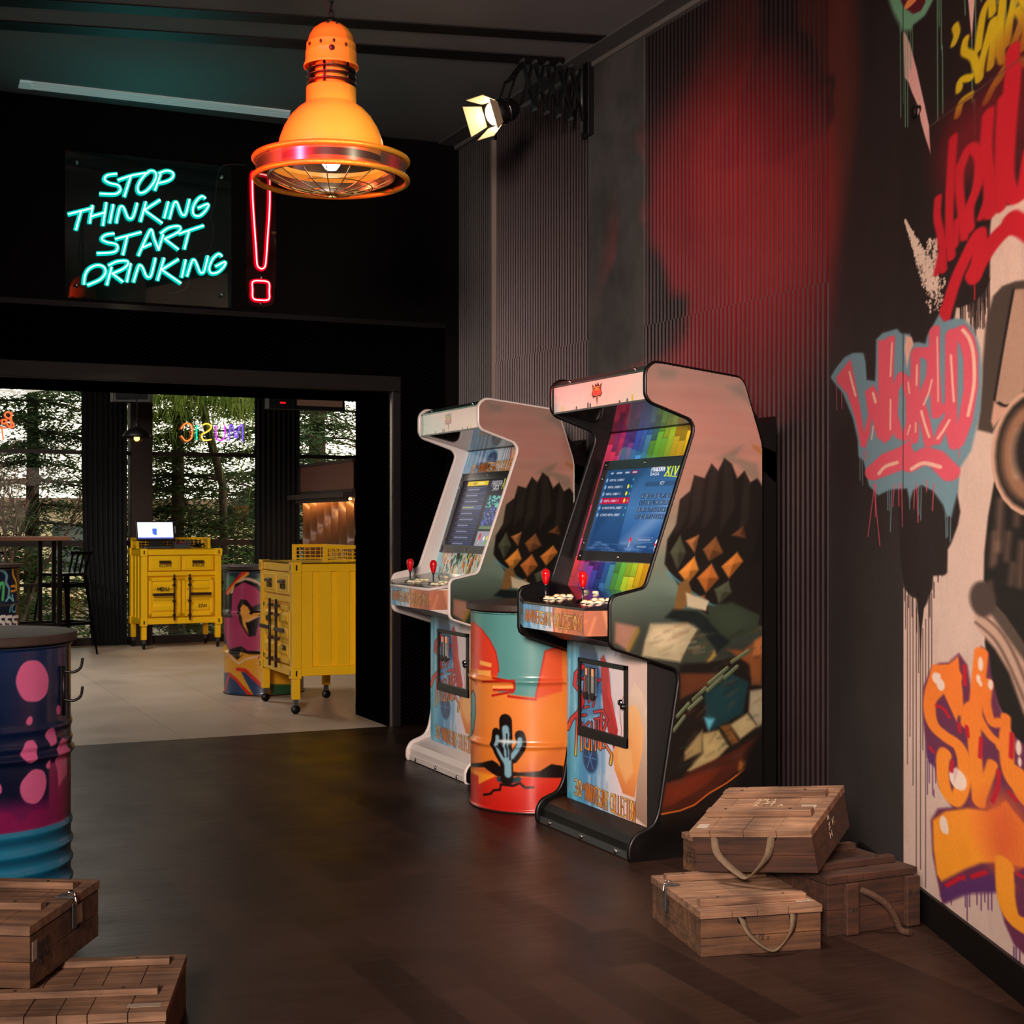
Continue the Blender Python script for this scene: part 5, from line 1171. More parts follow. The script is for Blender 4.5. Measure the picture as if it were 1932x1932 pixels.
def paint_desert(c, at):
    C = lambda l: at(l, 720, 1080, 4.025)
    TE = (84,144,142); OG = (222,130,54); RD = (206,50,28); DR = (178,30,22); BK = (22,14,12)
    c.a[:] = OG; c.grad([(0,(190,34,24)),(.1,(200,60,30)),(.2,(214,120,44)),(.4,(222,130,54)),(.55,(216,120,52)),(.86,(216,120,52))])
    c.poly(C([(860,200),(1372,200),(1372,560),(1245,600),(1170,960),(880,910),(885,760),(870,640),(700,390),(670,380),(600,200)]), TE, .004)
    c.poly([(.2,.30),(.95,.30),(.95,.9),(.2,.9)], TE)     # out of sight, round the back
    c.poly(C([(660,380),(700,376),(760,430),(820,510),(865,600),(885,700),(888,790),(800,780),(730,730),(660,730)]), (212,62,40), .005)
    c.line(C([(700,376),(760,430),(820,510),(865,600),(885,700),(888,760)]), .006, DR)
    c.poly(C([(745,665),(835,690),(832,720),(745,700)]), (240,170,84), .004); c.poly(C([(730,740),(830,745),(830,790),(735,770)]), (240,170,84), .004)
    c.poly(C([(660,760),(1010,810),(1012,900),(850,890),(840,900),(1170,950),(1110,1150),(660,1150)]), OG, .006)
    c.poly(C([(880,760),(1200,760),(1180,930),(1000,910),(1010,820),(880,800)]), TE, .006)
    for p in ([(700,790),(720,850)],[(770,830),(850,825),(1010,822),(1008,890),(850,892)],[(840,935),(1000,905)],[(960,940),(1170,965),(1245,600),(1372,560)],[(850,800),(1000,830)]): c.line(C(p), .010, DR, .005)
    c.poly(C([(1250,600),(1372,565),(1372,900),(1170,960)]), (208,84,46), .012)
    c.line(C([(850,870),(990,870)]), .012, (244,176,96), .006)
    c.poly(C([(675,940),(700,900),(715,960),(712,1120),(690,1240),(675,1290)]), (90,158,160), .004); c.line(C([(676,930),(696,895),(712,940),(714,1080),(700,1190),(680,1260)]), .008, BK, .004)
    c.poly(C([(675,1260),(760,1290),(700,1400),(672,1440)]), (214,110,44), .02); c.poly(C([(675,1470),(900,1540),(800,1600),(675,1640)]), (236,150,40), .015)
    c.poly(C([(1000,1530),(1372,1290),(1372,1460),(1100,1540)]), (206,110,50), .03)
    # ground
    c.poly(C([(600,1660),(720,1620),(860,1550),(1372,1545),(1372,1932),(600,1932)]), vgrad(.0,(186,26,20),.22,(206,60,34)), .006)
    c.poly([(.22,0),(.95,0),(.95,.16),(.22,.16)], (190,30,22), .01); c.poly([(-.95,0),(-.3,0),(-.3,.14),(-.95,.14)], (190,30,22), .01)
    c.poly(C([(660,1450),(760,1445),(840,1425),(880,1450),(920,1500),(1040,1520),(1200,1510),(1290,1455),(1380,1470),(1380,1560),(1050,1545),(880,1550),(780,1480),(680,1475)]), BK, .006)
    c.line(C([(890,1570),(960,1590),(1040,1570)]), .022, (30,60,70), .008)
    for p,w in (([(950,1560),(945,1350),(940,1130)],.062),([(870,1220),(868,1320),(940,1450)],.045),([(1050,1240),(1060,1320),(1000,1410)],.045)): c.line(C(p), w, BK, .005, smooth=True)
    for p,w in (([(960,1530),(955,1350),(940,1190)],.034),([(878,1250),(885,1340),(945,1450)],.020),([(1050,1270),(1045,1320),(990,1400)],.022)): c.line(C(p), w, (120,166,184), .008, smooth=True)
    for p in ([(955,1400),(950,1230)],[(975,1420),(975,1250)],[(885,1320),(930,1400)]): c.line(C(p), .007, BK, .006)
    c.line(C([(775,1690),(830,1680),(850,1655),(900,1650),(905,1610),(1000,1620),(1050,1600),(1090,1635),(1150,1632)]), .010, BK, .005)
    c.blob(C([(960,1285)])[0], .05,.008,(190,210,214),.012)
drum('barrel_table', 'barrel painted with orange desert and cactus between the arcade machines', .105, 6.52, .865, paint_desert)
def paint_bubbles(c, at):
    C = lambda l: at(l, 0, 1150, 3.515)
    NV = (5,30,70); PKc = (194,90,136); MG = (120,20,76)
    c.grad([(0,(20,120,160)),(.31,(24,128,166)),(.315,(110,24,80)),(.37,(96,16,72)),(.42,(3,14,40)),(.6,(4,22,54)),(.87,(6,36,76))])
    c.poly(C([(-200,1440),(0,1345),(60,1350),(110,1385),(140,1420),(180,1370),(230,1330),(300,1318),(350,1345),(372,1240),(410,1150),(440,1100),(440,1380),(300,1450),(0,1500)]), MG, .005)
    c.poly([(.24,.33),(.95,.33),(.95,.50),(.24,.50)], MG, .01)
    c.poly(C([(-200,1500),(0,1500),(150,1478),(300,1440),(430,1385),(440,1400),(440,1440),(300,1505),(150,1540),(-200,1570)]), (150,40,100), .006)
    c.poly([(-.95,0),(.95,0),(.95,.305),(-.95,.305)], (20,108,142), .004)
    for k in range(5): c.line([(-.95,.03+.06*k),(.95,.03+.06*k)], .018, (10,70,100), .02)
    c.poly(C([(365,950),(385,880),(410,848),(440,870),(444,1090),(415,1130),(388,1180),(382,1080),(365,1010)]), PKc, .005)
    for p in ([(215,337),(260,345),(300,390),(322,460),(312,550),(270,600),(225,612),(170,605),(130,560),(105,480),(125,400),(165,350)],[(195,868),(225,870),(240,910),(238,970),(220,1005),(195,1018),(155,1000),(132,960),(150,915),(170,880)],[(250,1058),(290,1075),(308,1130),(300,1200),(270,1260),(230,1288),(170,1275),(135,1215),(140,1150),(185,1090),(215,1065)],[(310,800),(345,785),(362,805),(374,850),(360,890),(330,908),(315,870),(300,840)],[(385,635),(400,645),(402,675),(390,700),(376,685),(375,650)],[(190,712),(212,712),(216,745),(195,768),(172,750)],[(322,1000),(334,1010),(330,1050),(315,1055),(305,1035)],[(-60,1150),(2,1160),(5,1220),(-60,1230)]):
        c.poly(C(p), PKc, .004, smooth=True)
tB = drum('barrel_table', 'navy barrel with pink bubbles and turquoise ribbed bottom at the left edge', -1.71, 4.65, .87, paint_bubbles, 'many', lid=(52,50,46))
# hooks on the navy barrel
def hookpt(px, py, r):                # on the barrel's right flank
    x, y = camxy(-1.71, 4.65); a = math.atan2(-(y), -(x))+.0
    return None
bx, by = tB.location[0], tB.location[1]
ang = math.atan2(-SP, CP)+(-.16)      # towards image right, a little to the camera
e = Vector((math.cos(ang), math.sin(ang), 0))
hk = MB(); r0 = .298
hk.tube([tuple(e*r0+Vector((0,0,.795))), tuple(e*r0+Vector((0,0,.64)))], .006, 8); o_h = hk.build('hook_plate', m_blk, tB)
e2 = Vector((math.cos(ang+.30), math.sin(ang+.30), 0))
for z in (.790,.700):
    MB().tube(cat([tuple(e*r0+Vector((0,0,z-.01))), tuple(e*r0+e2*.03+Vector((0,0,z-.014))), tuple(e*r0+e2*.052+Vector((0,0,z+.0))), tuple(e*r0+e2*.058+Vector((0,0,z+.030)))]), .0045, 8).build('hook', m_blk, o_h)

# ------------------------------------------------------------------ wooden ammunition crates
def wood(name, a, b, sc=1.0):
    if name in MATS: return MATS[name]
    m = bpy.data.materials.new(name); m.use_nodes = True; nt = m.node_tree; bb = nt.nodes['Principled BSDF']; bb.inputs['Roughness'].default_value = .75
    tc = nt.nodes.new('ShaderNodeTexCoord'); mp = nt.nodes.new('ShaderNodeMapping'); mp.inputs['Scale'].default_value = (3*sc,40*sc,40*sc)
    nt.links.new(tc.outputs['Object'], mp.inputs['Vector'])
    n = nt.nodes.new('ShaderNodeTexNoise'); n.inputs['Scale'].default_value = 1.2; n.inputs['Detail'].default_value = 8; n.inputs['Distortion'].default_value = .8; nt.links.new(mp.outputs['Vector'], n.inputs['Vector'])
    n2 = nt.nodes.new('ShaderNodeTexNoise'); n2.inputs['Scale'].default_value = 7; n2.inputs['Detail'].default_value = 6; nt.links.new(tc.outputs['Object'], n2.inputs['Vector'])
    r = nt.nodes.new('ShaderNodeValToRGB'); r.color_ramp.elements[0].position = .32; r.color_ramp.elements[1].position = .68
    r.color_ramp.elements[0].color = (*lin(a),1); r.color_ramp.elements[1].color = (*lin(b),1); nt.links.new(n.outputs['Fac'], r.inputs['Fac'])
    mr = nt.nodes.new('ShaderNodeMapRange'); mr.inputs['From Min'].default_value = .3; mr.inputs['From Max'].default_value = .7; mr.inputs['To Min'].default_value = .5; mr.inputs['To Max'].default_value = 1.15; nt.links.new(n2.outputs['Fac'], mr.inputs['Value'])
    mx = nt.nodes.new('ShaderNodeMix'); mx.data_type = 'RGBA'; mx.blend_type = 'MULTIPLY'; mx.inputs['Factor'].default_value = 1; nt.links.new(r.outputs['Color'], mx.inputs['A']); nt.links.new(mr.outputs['Result'], mx.inputs['B'])
    nt.links.new(mx.outputs['Result'], bb.inputs['Base Color'])
    bp = nt.nodes.new('ShaderNodeBump'); bp.inputs['Strength'].default_value = .5; bp.inputs['Distance'].default_value = .003; nt.links.new(n.outputs['Fac'], bp.inputs['Height']); nt.links.new(bp.outputs['Normal'], bb.inputs['Normal'])
    MATS[name] = m; return m
W1 = wood('crate_pine_shaded', (62,39,24), (112,78,50)); W2 = wood('crate_dark', (42,24,15), (76,45,28)); W3 = wood('crate_lid_pine', (92,66,48), (150,114,86))  # body pine darkened: the shade on the crate fronts is put into the colour
m_web = mat('webbing_strap', (96,80,60), .9, noise=.3, nscale=60); m_rope = mat('rope_brown', (64,42,27), .9, bump=.8, bscale=120)
m_stencil = mat('stencil_ink', (24,20,18), .8); m_label = mat('paper_label', (150,138,120), .8, noise=.2, nscale=30); m_scr = mat('chalk_scratch', (176,156,130), .8)
def writing(parent, name, lines, plane, org, w, h, gap=.4, lw=.0016, m=None):
    """stencil lettering as thin strokes; plane 'front' (x,z at y=org) or 'left'/'right' (y,z) or 'top' (x,y)"""
    mb = MB()
    for i, tx in enumerate(lines):
        for l in text_lines(tx, 0, -i*h*(1+gap), w*len(tx)/max(len(q) for q in lines), h, gap=.35):
            for a, b in zip(l[:-1], l[1:]):
                def Pp(p):
                    if plane == 'front': return (org[0]+p[0], org[1], org[2]+p[1])
                    if plane == 'left': return (org[0], org[1]-p[0], org[2]+p[1])
                    if plane == 'right': return (org[0], org[1]+p[0], org[2]+p[1])
                    return (org[0]+p[0], org[1]+p[1], org[2])
                mb.bar(Pp(a), Pp(b), lw, lw*.5, {'front':(0,1,0),'left':(1,0,0),'right':(1,0,0),'top':(0,0,1)}[plane])
    return mb.build(name, m or m_stencil, parent)
def crate(label, loc, rz, w, l, h, wb=W1, wl=W3, battens=(.22,.68), strap=None, latch=None, rot=None, group=None, planks=5, bh=.018, cleats=False):
    t = thing('wooden_crate', label, 'crate', loc, rz, group, rot)
    hl = .024; r = random.Random(int(w*1000+l*777+loc[0]*100))
    body = MB()
    for zz in range(2):
        za, zb = (h-hl)*zz/2, (h-hl)*(zz+1)/2-.0015
        body.box(.0,w,.0,.014,za,zb); body.box(0,w,l-.014,l,za,zb); body.box(0,.014,.014,l-.014,za,zb); body.box(w-.014,w,.014,l-.014,za,zb)
    body.box(.01,w-.01,.01,l-.01,.002,.012); body.build('body', wb, t, bevel=.0015)
    lid = MB(); x = -.004
    ws = [r.uniform(.7,1.3) for _ in range(planks)]; s_ = sum(ws)
    for q in ws:
        x1 = x+(w+.008)*q/s_; lid.box(x, x1-.0018, -.006, l+.004, h-hl+.002, h+r.uniform(-.001,.001)); x = x1
    ld = lid.build('lid', wl, t, bevel=.0012)
    for i, k in enumerate(battens):
        bt = MB().box(w*.04,w*.93,l*k,l*k+.034,h+.0005,h+bh).build('batten', wl, ld, bevel=.002)
        for xx in (.2,.75): MB().lathe([(.0005,.0008),(.004,.0006),(.005,0)], (w*xx,l*k+.017,h+bh), 10).build('nail', m_blk, bt)
    if strap:
        x0, x1, zt_, dr = strap; st = MB(); pts = cat([(x0,-.002,zt_),(x0+.012,-.024,zt_-dr*.45),((x0+x1)/2-.02,-.034,zt_-dr*.95),((x0+x1)/2+.015,-.034,zt_-dr),(x1-.018,-.026,zt_-dr*.5),(x1,-.002,zt_+.003)], n=8)
        vs = []; n = len(pts)
        for i, p in enumerate(pts):
            a = pts[max(0,i-1)]; b = pts[min(n-1,i+1)]; d = Vector((b[0]-a[0],b[1]-a[1],b[2]-a[2])).normalized(); tw = (1-2*abs(i/(n-1)-.5))
            sd = Vector((0,1,0))*(.25+.75*tw)+Vector((1,0,0))*(.9-.6*tw)*(1); sd = (sd-d*sd.dot(d)).normalized()*.011; nn = d.cross(sd).normalized()*.0014
            for o2 in (-sd-nn, sd-nn, sd+nn, -sd+nn): vs.append(tuple(Vector(p)+o2))
        fs = [(i*4+k, i*4+(k+1)%4, i*4+4+(k+1)%4, i*4+4+k) for i in range(n-1) for k in range(4)]
        st.add(vs, fs, True); so = st.build('carry_strap', m_web, t)
        for xx in (x0,x1): MB().lathe([(.0005,-.004),(.012,-.003),(.014,0)], (xx,0,zt_-.004), 12, 'y').build('strap_rivet', m_blk, so)
    if latch:
        side_, yy = latch; xx = -.004 if side_ == 'left' else w+.004; s2 = -1 if side_ == 'left' else 1
        lt = MB(); lt.box(min(xx,xx+s2*.003),max(xx,xx+s2*.003),yy-.012,yy+.012,h-.075,h-.012); lt.box(min(xx-s2*.045,xx+s2*.003),max(xx-s2*.045,xx+s2*.003),yy-.012,yy+.012,h+.001,h+.005)
        lo = lt.build('latch', m_grey, t, bevel=.001)
        MB().tube(cat([(xx-s2*.03,yy-.014,h+.006),(xx-s2*.005,yy-.010,h+.016),(xx+s2*.006,yy,h-.02),(xx-s2*.005,yy+.010,h+.014),(xx-s2*.03,yy+.014,h+.006)]), .0022, 6).build('latch_wire', m_chrome, lo)
    return t
RX = lambda d: math.radians(d)
c1 = crate('low wooden crate with strap at the front of the right-hand stack', (2.243,3.575,0), RX(-11.6), .372,.434,.132, strap=(.125,.285,.105,.085), latch=('left',.30), battens=(.10,.78), planks=4, bh=.022)
writing(c1, 'stencil_writing', ['MTL','AC 1','RA','MT','LOT 11'], 'left', (-.0015,.30,.085), .075,.009)
writing(c1, 'stencil_writing', ['MF 30', 'BH 12 2'], 'front', (.15,-.0015,.05), .06,.007)
MB().box(.31,.36,.03,.065,.1325,.1332).build('paper_label', m_label, c1)
c2 = crate('tilted wooden crate with strap lying on top of the right-hand stack', (2.442,3.906,.154), 0, .387,.364,.138, wb=W2, strap=(.075,.262,.118,.115), rot=(RX(12.1),RX(-6.0),RX(-54.2)), battens=(.28,.72), planks=4, bh=.022)
writing(c2, 'chalk_writing', ['AR 17','K 22','A 71 A'], 'top', (.14,.235,.1395), .10,.016, m=m_scr, lw=.0022)
writing(c2, 'chalk_writing', ['4 7','X K','H'], 'right', (.3885,.16,.10), .06,.02, m=m_scr, lw=.0018)
MB().box(.012,.05,.012,.045,.1385,.1392).build('paper_label', m_label, c2); MB().box(.30,.35,.15,.20,.1385,.1392).build('paper_label', m_label, c2)
c3 = crate('dark wooden crate with rope handle and upright cleats against the graffiti wall', (2.70,3.590,0), RX(.4), .335,.42,.180, wb=W2, wl=W2, battens=(.16,.62), bh=.022)
for x0_,x1_ in ((.055,.10),(.285,.335)):
    q = MB().box(x0_,x1_,-.022,-.001,.002,.156).build('cleat', W2, c3, bevel=.002)
writing(c3, 'stencil_writing', ['KE-68'], 'front', (.29,-.0235,.10), .042,.016, m=m_stencil); writing(c3, 'stencil_writing', ['C44'], 'front', (.06,-.0235,.07), .034,.016)
MB().tube(cat([(.12,-.004,.13),(.14,-.03,.12),(.18,-.05,.09),(.205,-.06,.05),(.22,-.07,.012),(.23,-.10,.012)]), .010, 10).build('rope_handle', m_rope, c3)
MB().box(.336,.352,.02,.40,.03,.13).build('end_cleat', W2, c3, bevel=.002)
c4_ = crate('wooden crate half hidden behind the right-hand stack', (2.76,4.13,0), 0, .37,.39,.132)
writing(c4_, 'stencil_writing', ['TRO','MFG AC','MTL LAC','LOT 4'], 'left', (-.0015,.36,.075), .13,.010)
MB().box(-.0012,-.0002,.29,.31,.075,.115).build('stencil_mark', m_stencil, c4_)
# left stack
c5 = crate('lower wooden crate of the left-hand stack, lid battens facing up', (.243,3.482,0), RX(-18.1), .45,.434,.138, battens=(.26,.80), planks=6, bh=.017)
MB().box(.36,.435,.03,.055,.1385,.1392).build('paper_label', m_label, c5)
c6 = crate('upper wooden crate with metal latch on the left-hand stack', (.053,3.768,.157), RX(-29.4), .40,.441,.147, battens=(.30,.76), latch=('right',.26), planks=5, wb=W1)
writing(c6, 'stencil_writing', ['ROCKET','MTR 45','MORTAR','LOT 7719'], 'right', (.4015,.045,.085), .085,.011)
writing(c6, 'stencil_writing', ['MF 22','1 71 7119'], 'right', (.4015,.29,.06), .10,.012)
MB().box(.4003,.4012,.012,.04,.06,.105).build('paper_label', m_label, c6); MB().box(.4003,.4012,.285,.325,.07,.12).build('paper_label', m_label, c6)
# ------------------------------------------------------------------ far room: window wall, curtains, furniture
m_fr = mat('window_frame_brown', (34,20,16), .5)
fr = MB()
for z, h_ in ((1.955,.04),(1.035,.055),(.62,.03),(.04,.08),(2.84,.12)): fr.box(-6,5.6,YG-.03,YG+.03,z-h_/2,z+h_/2)
for x in (-5.6,-3.4,-1.2,.6,2.55,4.2,5.55): fr.box(x-.03,x+.03,YG-.035,YG+.035,0,2.9)
wf = struct('window_1', fr, m_fr)
MB().box(-6,5.6,YG-.004,YG+.004,.05,2.88).build('window_glass', glassmat('window_glass', (250,252,250), .05), wf, kind='structure')
struct('column_1', MB().box(2.66,2.87,YG-.25,YG-.04,0,2.9), mat('brown_column', (34,15,10), .5, noise=.2, stretch=(1,1,.1)))
struct('wall_back_room_right', MB().box(5.4,5.6,YB2,YG+.1,0,2.9), mat('bar_wall', (44,34,28), .8))
struct('wall_back_room_left', MB().box(-6.2,-6,YB2,YG+.1,0,2.9), m_dark)
struct('wall_back_room_near', MB().box(XJ+.2,5.6,YB2-.1,YB2+.02,0,2.9), m_dark)
m_cur = mat('curtain_charcoal', (22,23,27), .9, noise=.1)
def curtain(x0, x1, label, y=YG-.12, n=9, gather=False):
    t = MB(); pts = []; N = n*10
    for zi, z in enumerate((0.02,.25,1.0,1.8,2.86)):
        row = []
        for i in range(N+1):
            u = i/N; a0, a1 = x0, x1
            if gather: a0 = x0+.10*max(0,(1.2-z))/1.2; 
            x = a0+(a1-a0)*u; r = math.sin(u*n*2*PI+.4*math.sin(u*9))*(.028+.006*zi/4)
            row.append((x, y+r, z))
        pts.append(row)
    vs = [p for r in pts for p in r]; W = N+1
    t.add(vs, [(j*W+i,j*W+i+1,(j+1)*W+i+1,(j+1)*W+i) for j in range(4) for i in range(N)], True)
    return tag(t.build('curtain', m_cur), label, 'curtain')
curtain(2.19,2.64, 'charcoal curtain hanging left of the brown column and the till cart', gather=True)
curtain(3.96,4.45, 'charcoal curtain hanging right of the MUSIC letters, behind the second cart')

# yellow container-style carts
m_y = mat('cart_yellow', (246,196,10), .38, coat=.15, noise=.05, nscale=5); m_yd = mat('cart_yellow_deep', (226,170,8), .45)
m_lock = mat('lock_bar_brown', (62,44,38), .4, metal=.5)
def cart(label, loc, rz):
    W, Dp, z0, z1 = .80, .50, .245, .985
    t = thing('container_cart', label, 'cart', loc, rz)
    b = MB(); b.box(.05,W-.05,.035,Dp-.03,z0+.02,z1-.02); b.build('body', m_y, t)
    fr = MB()
    for x in (0,W-.06):
        for y in (0,Dp-.06): fr.box(x,x+.06,y,y+.06,z0-.01,z1)
    for z in (z0,z1-.06):
        fr.box(.05,W-.05,.004,.05,z,z+.06); fr.box(.05,W-.05,Dp-.05,Dp-.004,z,z+.06); fr.box(.004,.05,.05,Dp-.05,z,z+.06); fr.box(W-.05,W-.004,.05,Dp-.05,z,z+.06)
    fr.box(.05,W-.05,.012,.05,z1-.265,z1-.225)
    fr.box(.004,W-.004,.004,Dp-.004,z1-.012,z1)
    fr.build('frame', m_y, t, bevel=.003)
    for x in (-.008,W-.060):
        for y in (-.008,Dp-.060):
            for z in (z0-.015,z1-.068):
                cc = MB().box(x,x+.068,y,y+.068,z,z+.072).build('corner_casting', m_y, t, bevel=.003)
                if y < 0: MB().box(x+.028,x+.040,-.0095,-.007,z+.018,z+.054).build('casting_slot', m_blk, cc)
                xs_ = (-.0095,-.007) if x < 0 else (W+.007,W+.0095)
                MB().box(*xs_,y+.028,y+.038,z+.018,z+.054).build('casting_slot', m_blk, cc)
    # corrugated flanks
    for s_ in (-1,1):
        pr = []; n = 3; y0, y1 = .06, Dp-.06
        for i in range(n):
            a = y0+(y1-y0)*i/n; p = (y1-y0)/n; pr += [(a,0),(a+p*.62,0),(a+p*.68,.016),(a+p*.90,.016)]
        pr.append((y1,0)); xx = .012 if s_ < 0 else W-.012
        mb = MB(); k = len(pr); mb.add([(xx-s_*-1*0+(d if s_ < 0 else -d),a,z) for z in (z0+.055,z1-.055) for a,d in pr], [(i,i+1,k+i+1,k+i) for i in range(k-1)])
        mb.build('side_panel', m_y, t)
    zt0 = z1-.225
    for i, num in ((0,'822818'),(1,'818228')):
        xa = .075+i*.33; d = MB().box(xa,xa+.315,.006,.05,zt0+.012,z1-.068).build('drawer', m_y, t, bevel=.003)
        MB().box(xa+.02,xa+.295,.002,.008,zt0+.03,z1-.085).build('drawer_panel', m_y, d, bevel=.003)
        MB().prism([(-.020,zt0+.085),(-.020,zt0+.100),(.004,zt0+.112),(.004,zt0+.085)], xa+.10, xa+.215, 'x').build('drawer_handle', m_lock, d)
        writing(d, 'stencil_number', [num], 'front', (xa+.10,-.0005,zt0+.048), .12,.030, lw=.004)
    zb0, zb1 = z0+.075, z1-.285
    for i in (0,1):
        xa = .075+i*.33; d = MB().box(xa,xa+.315,.012,.04,zb0,zb1)
        n = 3; H_ = (zb1-zb0-.06)
        for e in ((xa,xa+.03,zb0,zb1),(xa+.285,xa+.315,zb0,zb1),(xa,xa+.315,zb0,zb0+.03),(xa,xa+.315,zb1-.03,zb1)): d.box(e[0],e[1],.002,.02,e[2],e[3])
        dd = d.build('door', m_y, t, bevel=.002)
        rb = MB()
        for q in range(n):
            za = zb0+.04+q*H_/n; p = H_/n; rb.prism([(.014,za),(.000,za+p*.22),(.000,za+p*.58),(.014,za+p*.80)], xa+.045, xa+.27, 'x')
        fixn(rb.build('door_ribs', m_y, dd))
        xb = xa+.245 if i == 0 else xa+.07
        MB().tube([(xb,-.020,zb0-.04),(xb,-.020,zb1+.035)], .009, 10).build('lock_rod', m_lock, dd)
        kp = MB()
        for z in (zb0+.0,zb0+.14,zb0+.30,zb1-.02): kp.box(xb-.014,xb+.014,-.030,.004,z,z+.02)
        kp.build('rod_keeper', m_lock, dd)
        xh0, xh1 = (xa+.03,xb) if i == 0 else (xb,xa+.285)
        MB().box(xh0,xh1,-.036,-.022,zb0+.205,zb0+.232).build('lever_handle', m_lock, dd, bevel=.003)
        if i == 0: writing(dd, 'stencil_letters', ['MBIU'], 'front', (xa+.085,-.002,zb1-.125), .11,.034, lw=.006)
        else: writing(dd, 'stencil_number', ['2261'], 'front', (xa+.16,-.002,zb0+.085), .085,.030, lw=.005)
    for x in (.005,W-.055):
        for y in (.005,Dp-.055):
            l = MB().box(x,x+.05,y,y+.05,.095,z0+.01).build('leg', m_y, t, bevel=.003)
            MB().box(x+.010,x+.040,y+.012,y+.038,.055,.098).build('caster_fork', m_grey, l)
            MB().lathe([(.0005,-.010),(.028,-.010),(.030,-.006),(.030,.006),(.028,.010),(.0005,.010)], (x+.025,y+.025,.030), 20, 'x').build('caster_wheel', m_blk, l)
    # wire basket rail round the back of the top
    rl = MB(); zt = z1
    for a,b in (((.02,Dp-.03),(W-.06,Dp-.03)),((.02,Dp-.26),(.02,Dp-.03)),((W-.06,Dp-.26),(W-.06,Dp-.03))):
        rl.bar((*a,zt+.098),(*b,zt+.098),.024,.022); rl.bar((*a,zt+.010),(*b,zt+.010),.010,.010)
    for x,y in ((.02,Dp-.03),(W-.06,Dp-.03),(.02,Dp-.26),(W-.06,Dp-.26)): rl.box(x-.013,x+.013,y-.013,y+.013,zt,zt+.109)
    rb_ = rl.build('rail', m_y, t)
    g = MB()
    for k in range(1,16): x = .02+(W-.08)*k/16; g.tube([(x,Dp-.03,zt),(x,Dp-.03,zt+.095)], .003, 5)
    for z in (.035,.062): g.tube([(.02,Dp-.03,zt+z),(W-.06,Dp-.03,zt+z)], .003, 5)
    for x in (.02,W-.06):
        for k in range(1,6): g.tube([(x,Dp-.26+.23*k/6,zt),(x,Dp-.26+.23*k/6,zt+.095)], .003, 5)
        for z in (.035,.062): g.tube([(x,Dp-.26,zt+z),(x,Dp-.03,zt+z)], .003, 5)
    g.build('rail_grille', m_y, rb_)
    return t
k1 = cart('yellow container cart carrying the till, in front of the windows', (2.665,14.45,0), RX(3))
k2 = cart('yellow container cart seen from its side, beside the doorway', (2.66,9.985,0), RX(-90))
# till on the first cart
m_plast = mat('till_plastic', (24,24,26), .4)
t = thing('till_terminal', 'black till with a lit screen standing on the yellow cart', 'till', (2.83,14.57,.9855), RX(3))
MB().prism(fillet([(-.15,-.10),(.15,-.10),(.13,.10),(-.13,.10)], .03), .0, .022, 'z').build('base', mat('till_base',(60,60,62),.4), t, bevel=.004)
MB().prism([(-.02,.02),(.05,.02),(.06,.12),(.02,.12)], -.06, .06, 'x').build('stand', m_plast, t)
TM = Matrix.Translation((0,.02,.155)) @ Matrix.Rotation(RX(-14),4,'X')
MB().box(-.19,.19,-.004,.022,-.075,.125, TM).build('display_case', m_plast, t, bevel=.004)
sv = Canvas(-.175,.175,-.055,.110,.002,(208,218,244)); sv.poly([(-.18,-.055),(.18,-.055),(.18,-.045),(-.18,-.045)], (60,80,200)); sv.poly([(-.03,-.01),(.012,-.01),(.014,.045),(-.03,.045)], (64,96,200)); sv.poly([(-.015,-.02),(.012,-.02),(.012,-.01),(-.015,-.01)], (64,96,200))
sv.line([(-.04,.062),(.025,.062)], .004, (150,170,220)); sv.line([(-.08,.015),(-.045,.015)], .002, (170,185,225)); sv.line([(.03,.015),(.075,.015)], .002, (170,185,225))
def tp(U,V):
    c_, s_ = math.cos(RX(-14)), math.sin(RX(-14)); return (U, .02+(-.0052)*c_-V*s_, .155+(-.0052)*s_+V*c_)
sv.mesh('display_screen', mat('till_screen', attr='paint', rough=.2, emit_attr=.9), tp, t)
MB().box(.195,.205,-.0,.02,-.0,.07, TM).build('card_reader', mat('till_grey',(120,124,128),.4), t)
t = thing('receipt_tray', 'dark grey open tray box beside the till on the yellow cart', 'tray', (3.09,14.62,.9855), RX(3))
mb = MB(); mb.box(-.08,.08,-.07,.07,0,.045); mb.box(-.08,-.07,-.07,.07,.045,.07); mb.box(.06,.08,-.07,.07,.045,.085); mb.box(-.07,.06,.06,.07,.045,.07); mb.build('box', mat('tray_grey',(66,66,70),.4), t, bevel=.002)
MB().tube(cat([(-.05,.0,.052),(0,.02,.058),(.04,-.02,.052)]), .004, 6).build('red_cable', mat('red_cable',(180,30,30),.4), t)
t = thing('tangled_cables', 'small tangle of black cables at the right of the yellow cart top', 'cables', (3.28,14.68,.9855))
mb = MB(); r = random.Random(3)
mb.tube(cat([(r.uniform(-.05,.06),r.uniform(-.04,.04),r.uniform(.006,.05)) for _ in range(22)]), .005, 6); mb.build('cable', m_blk, t)

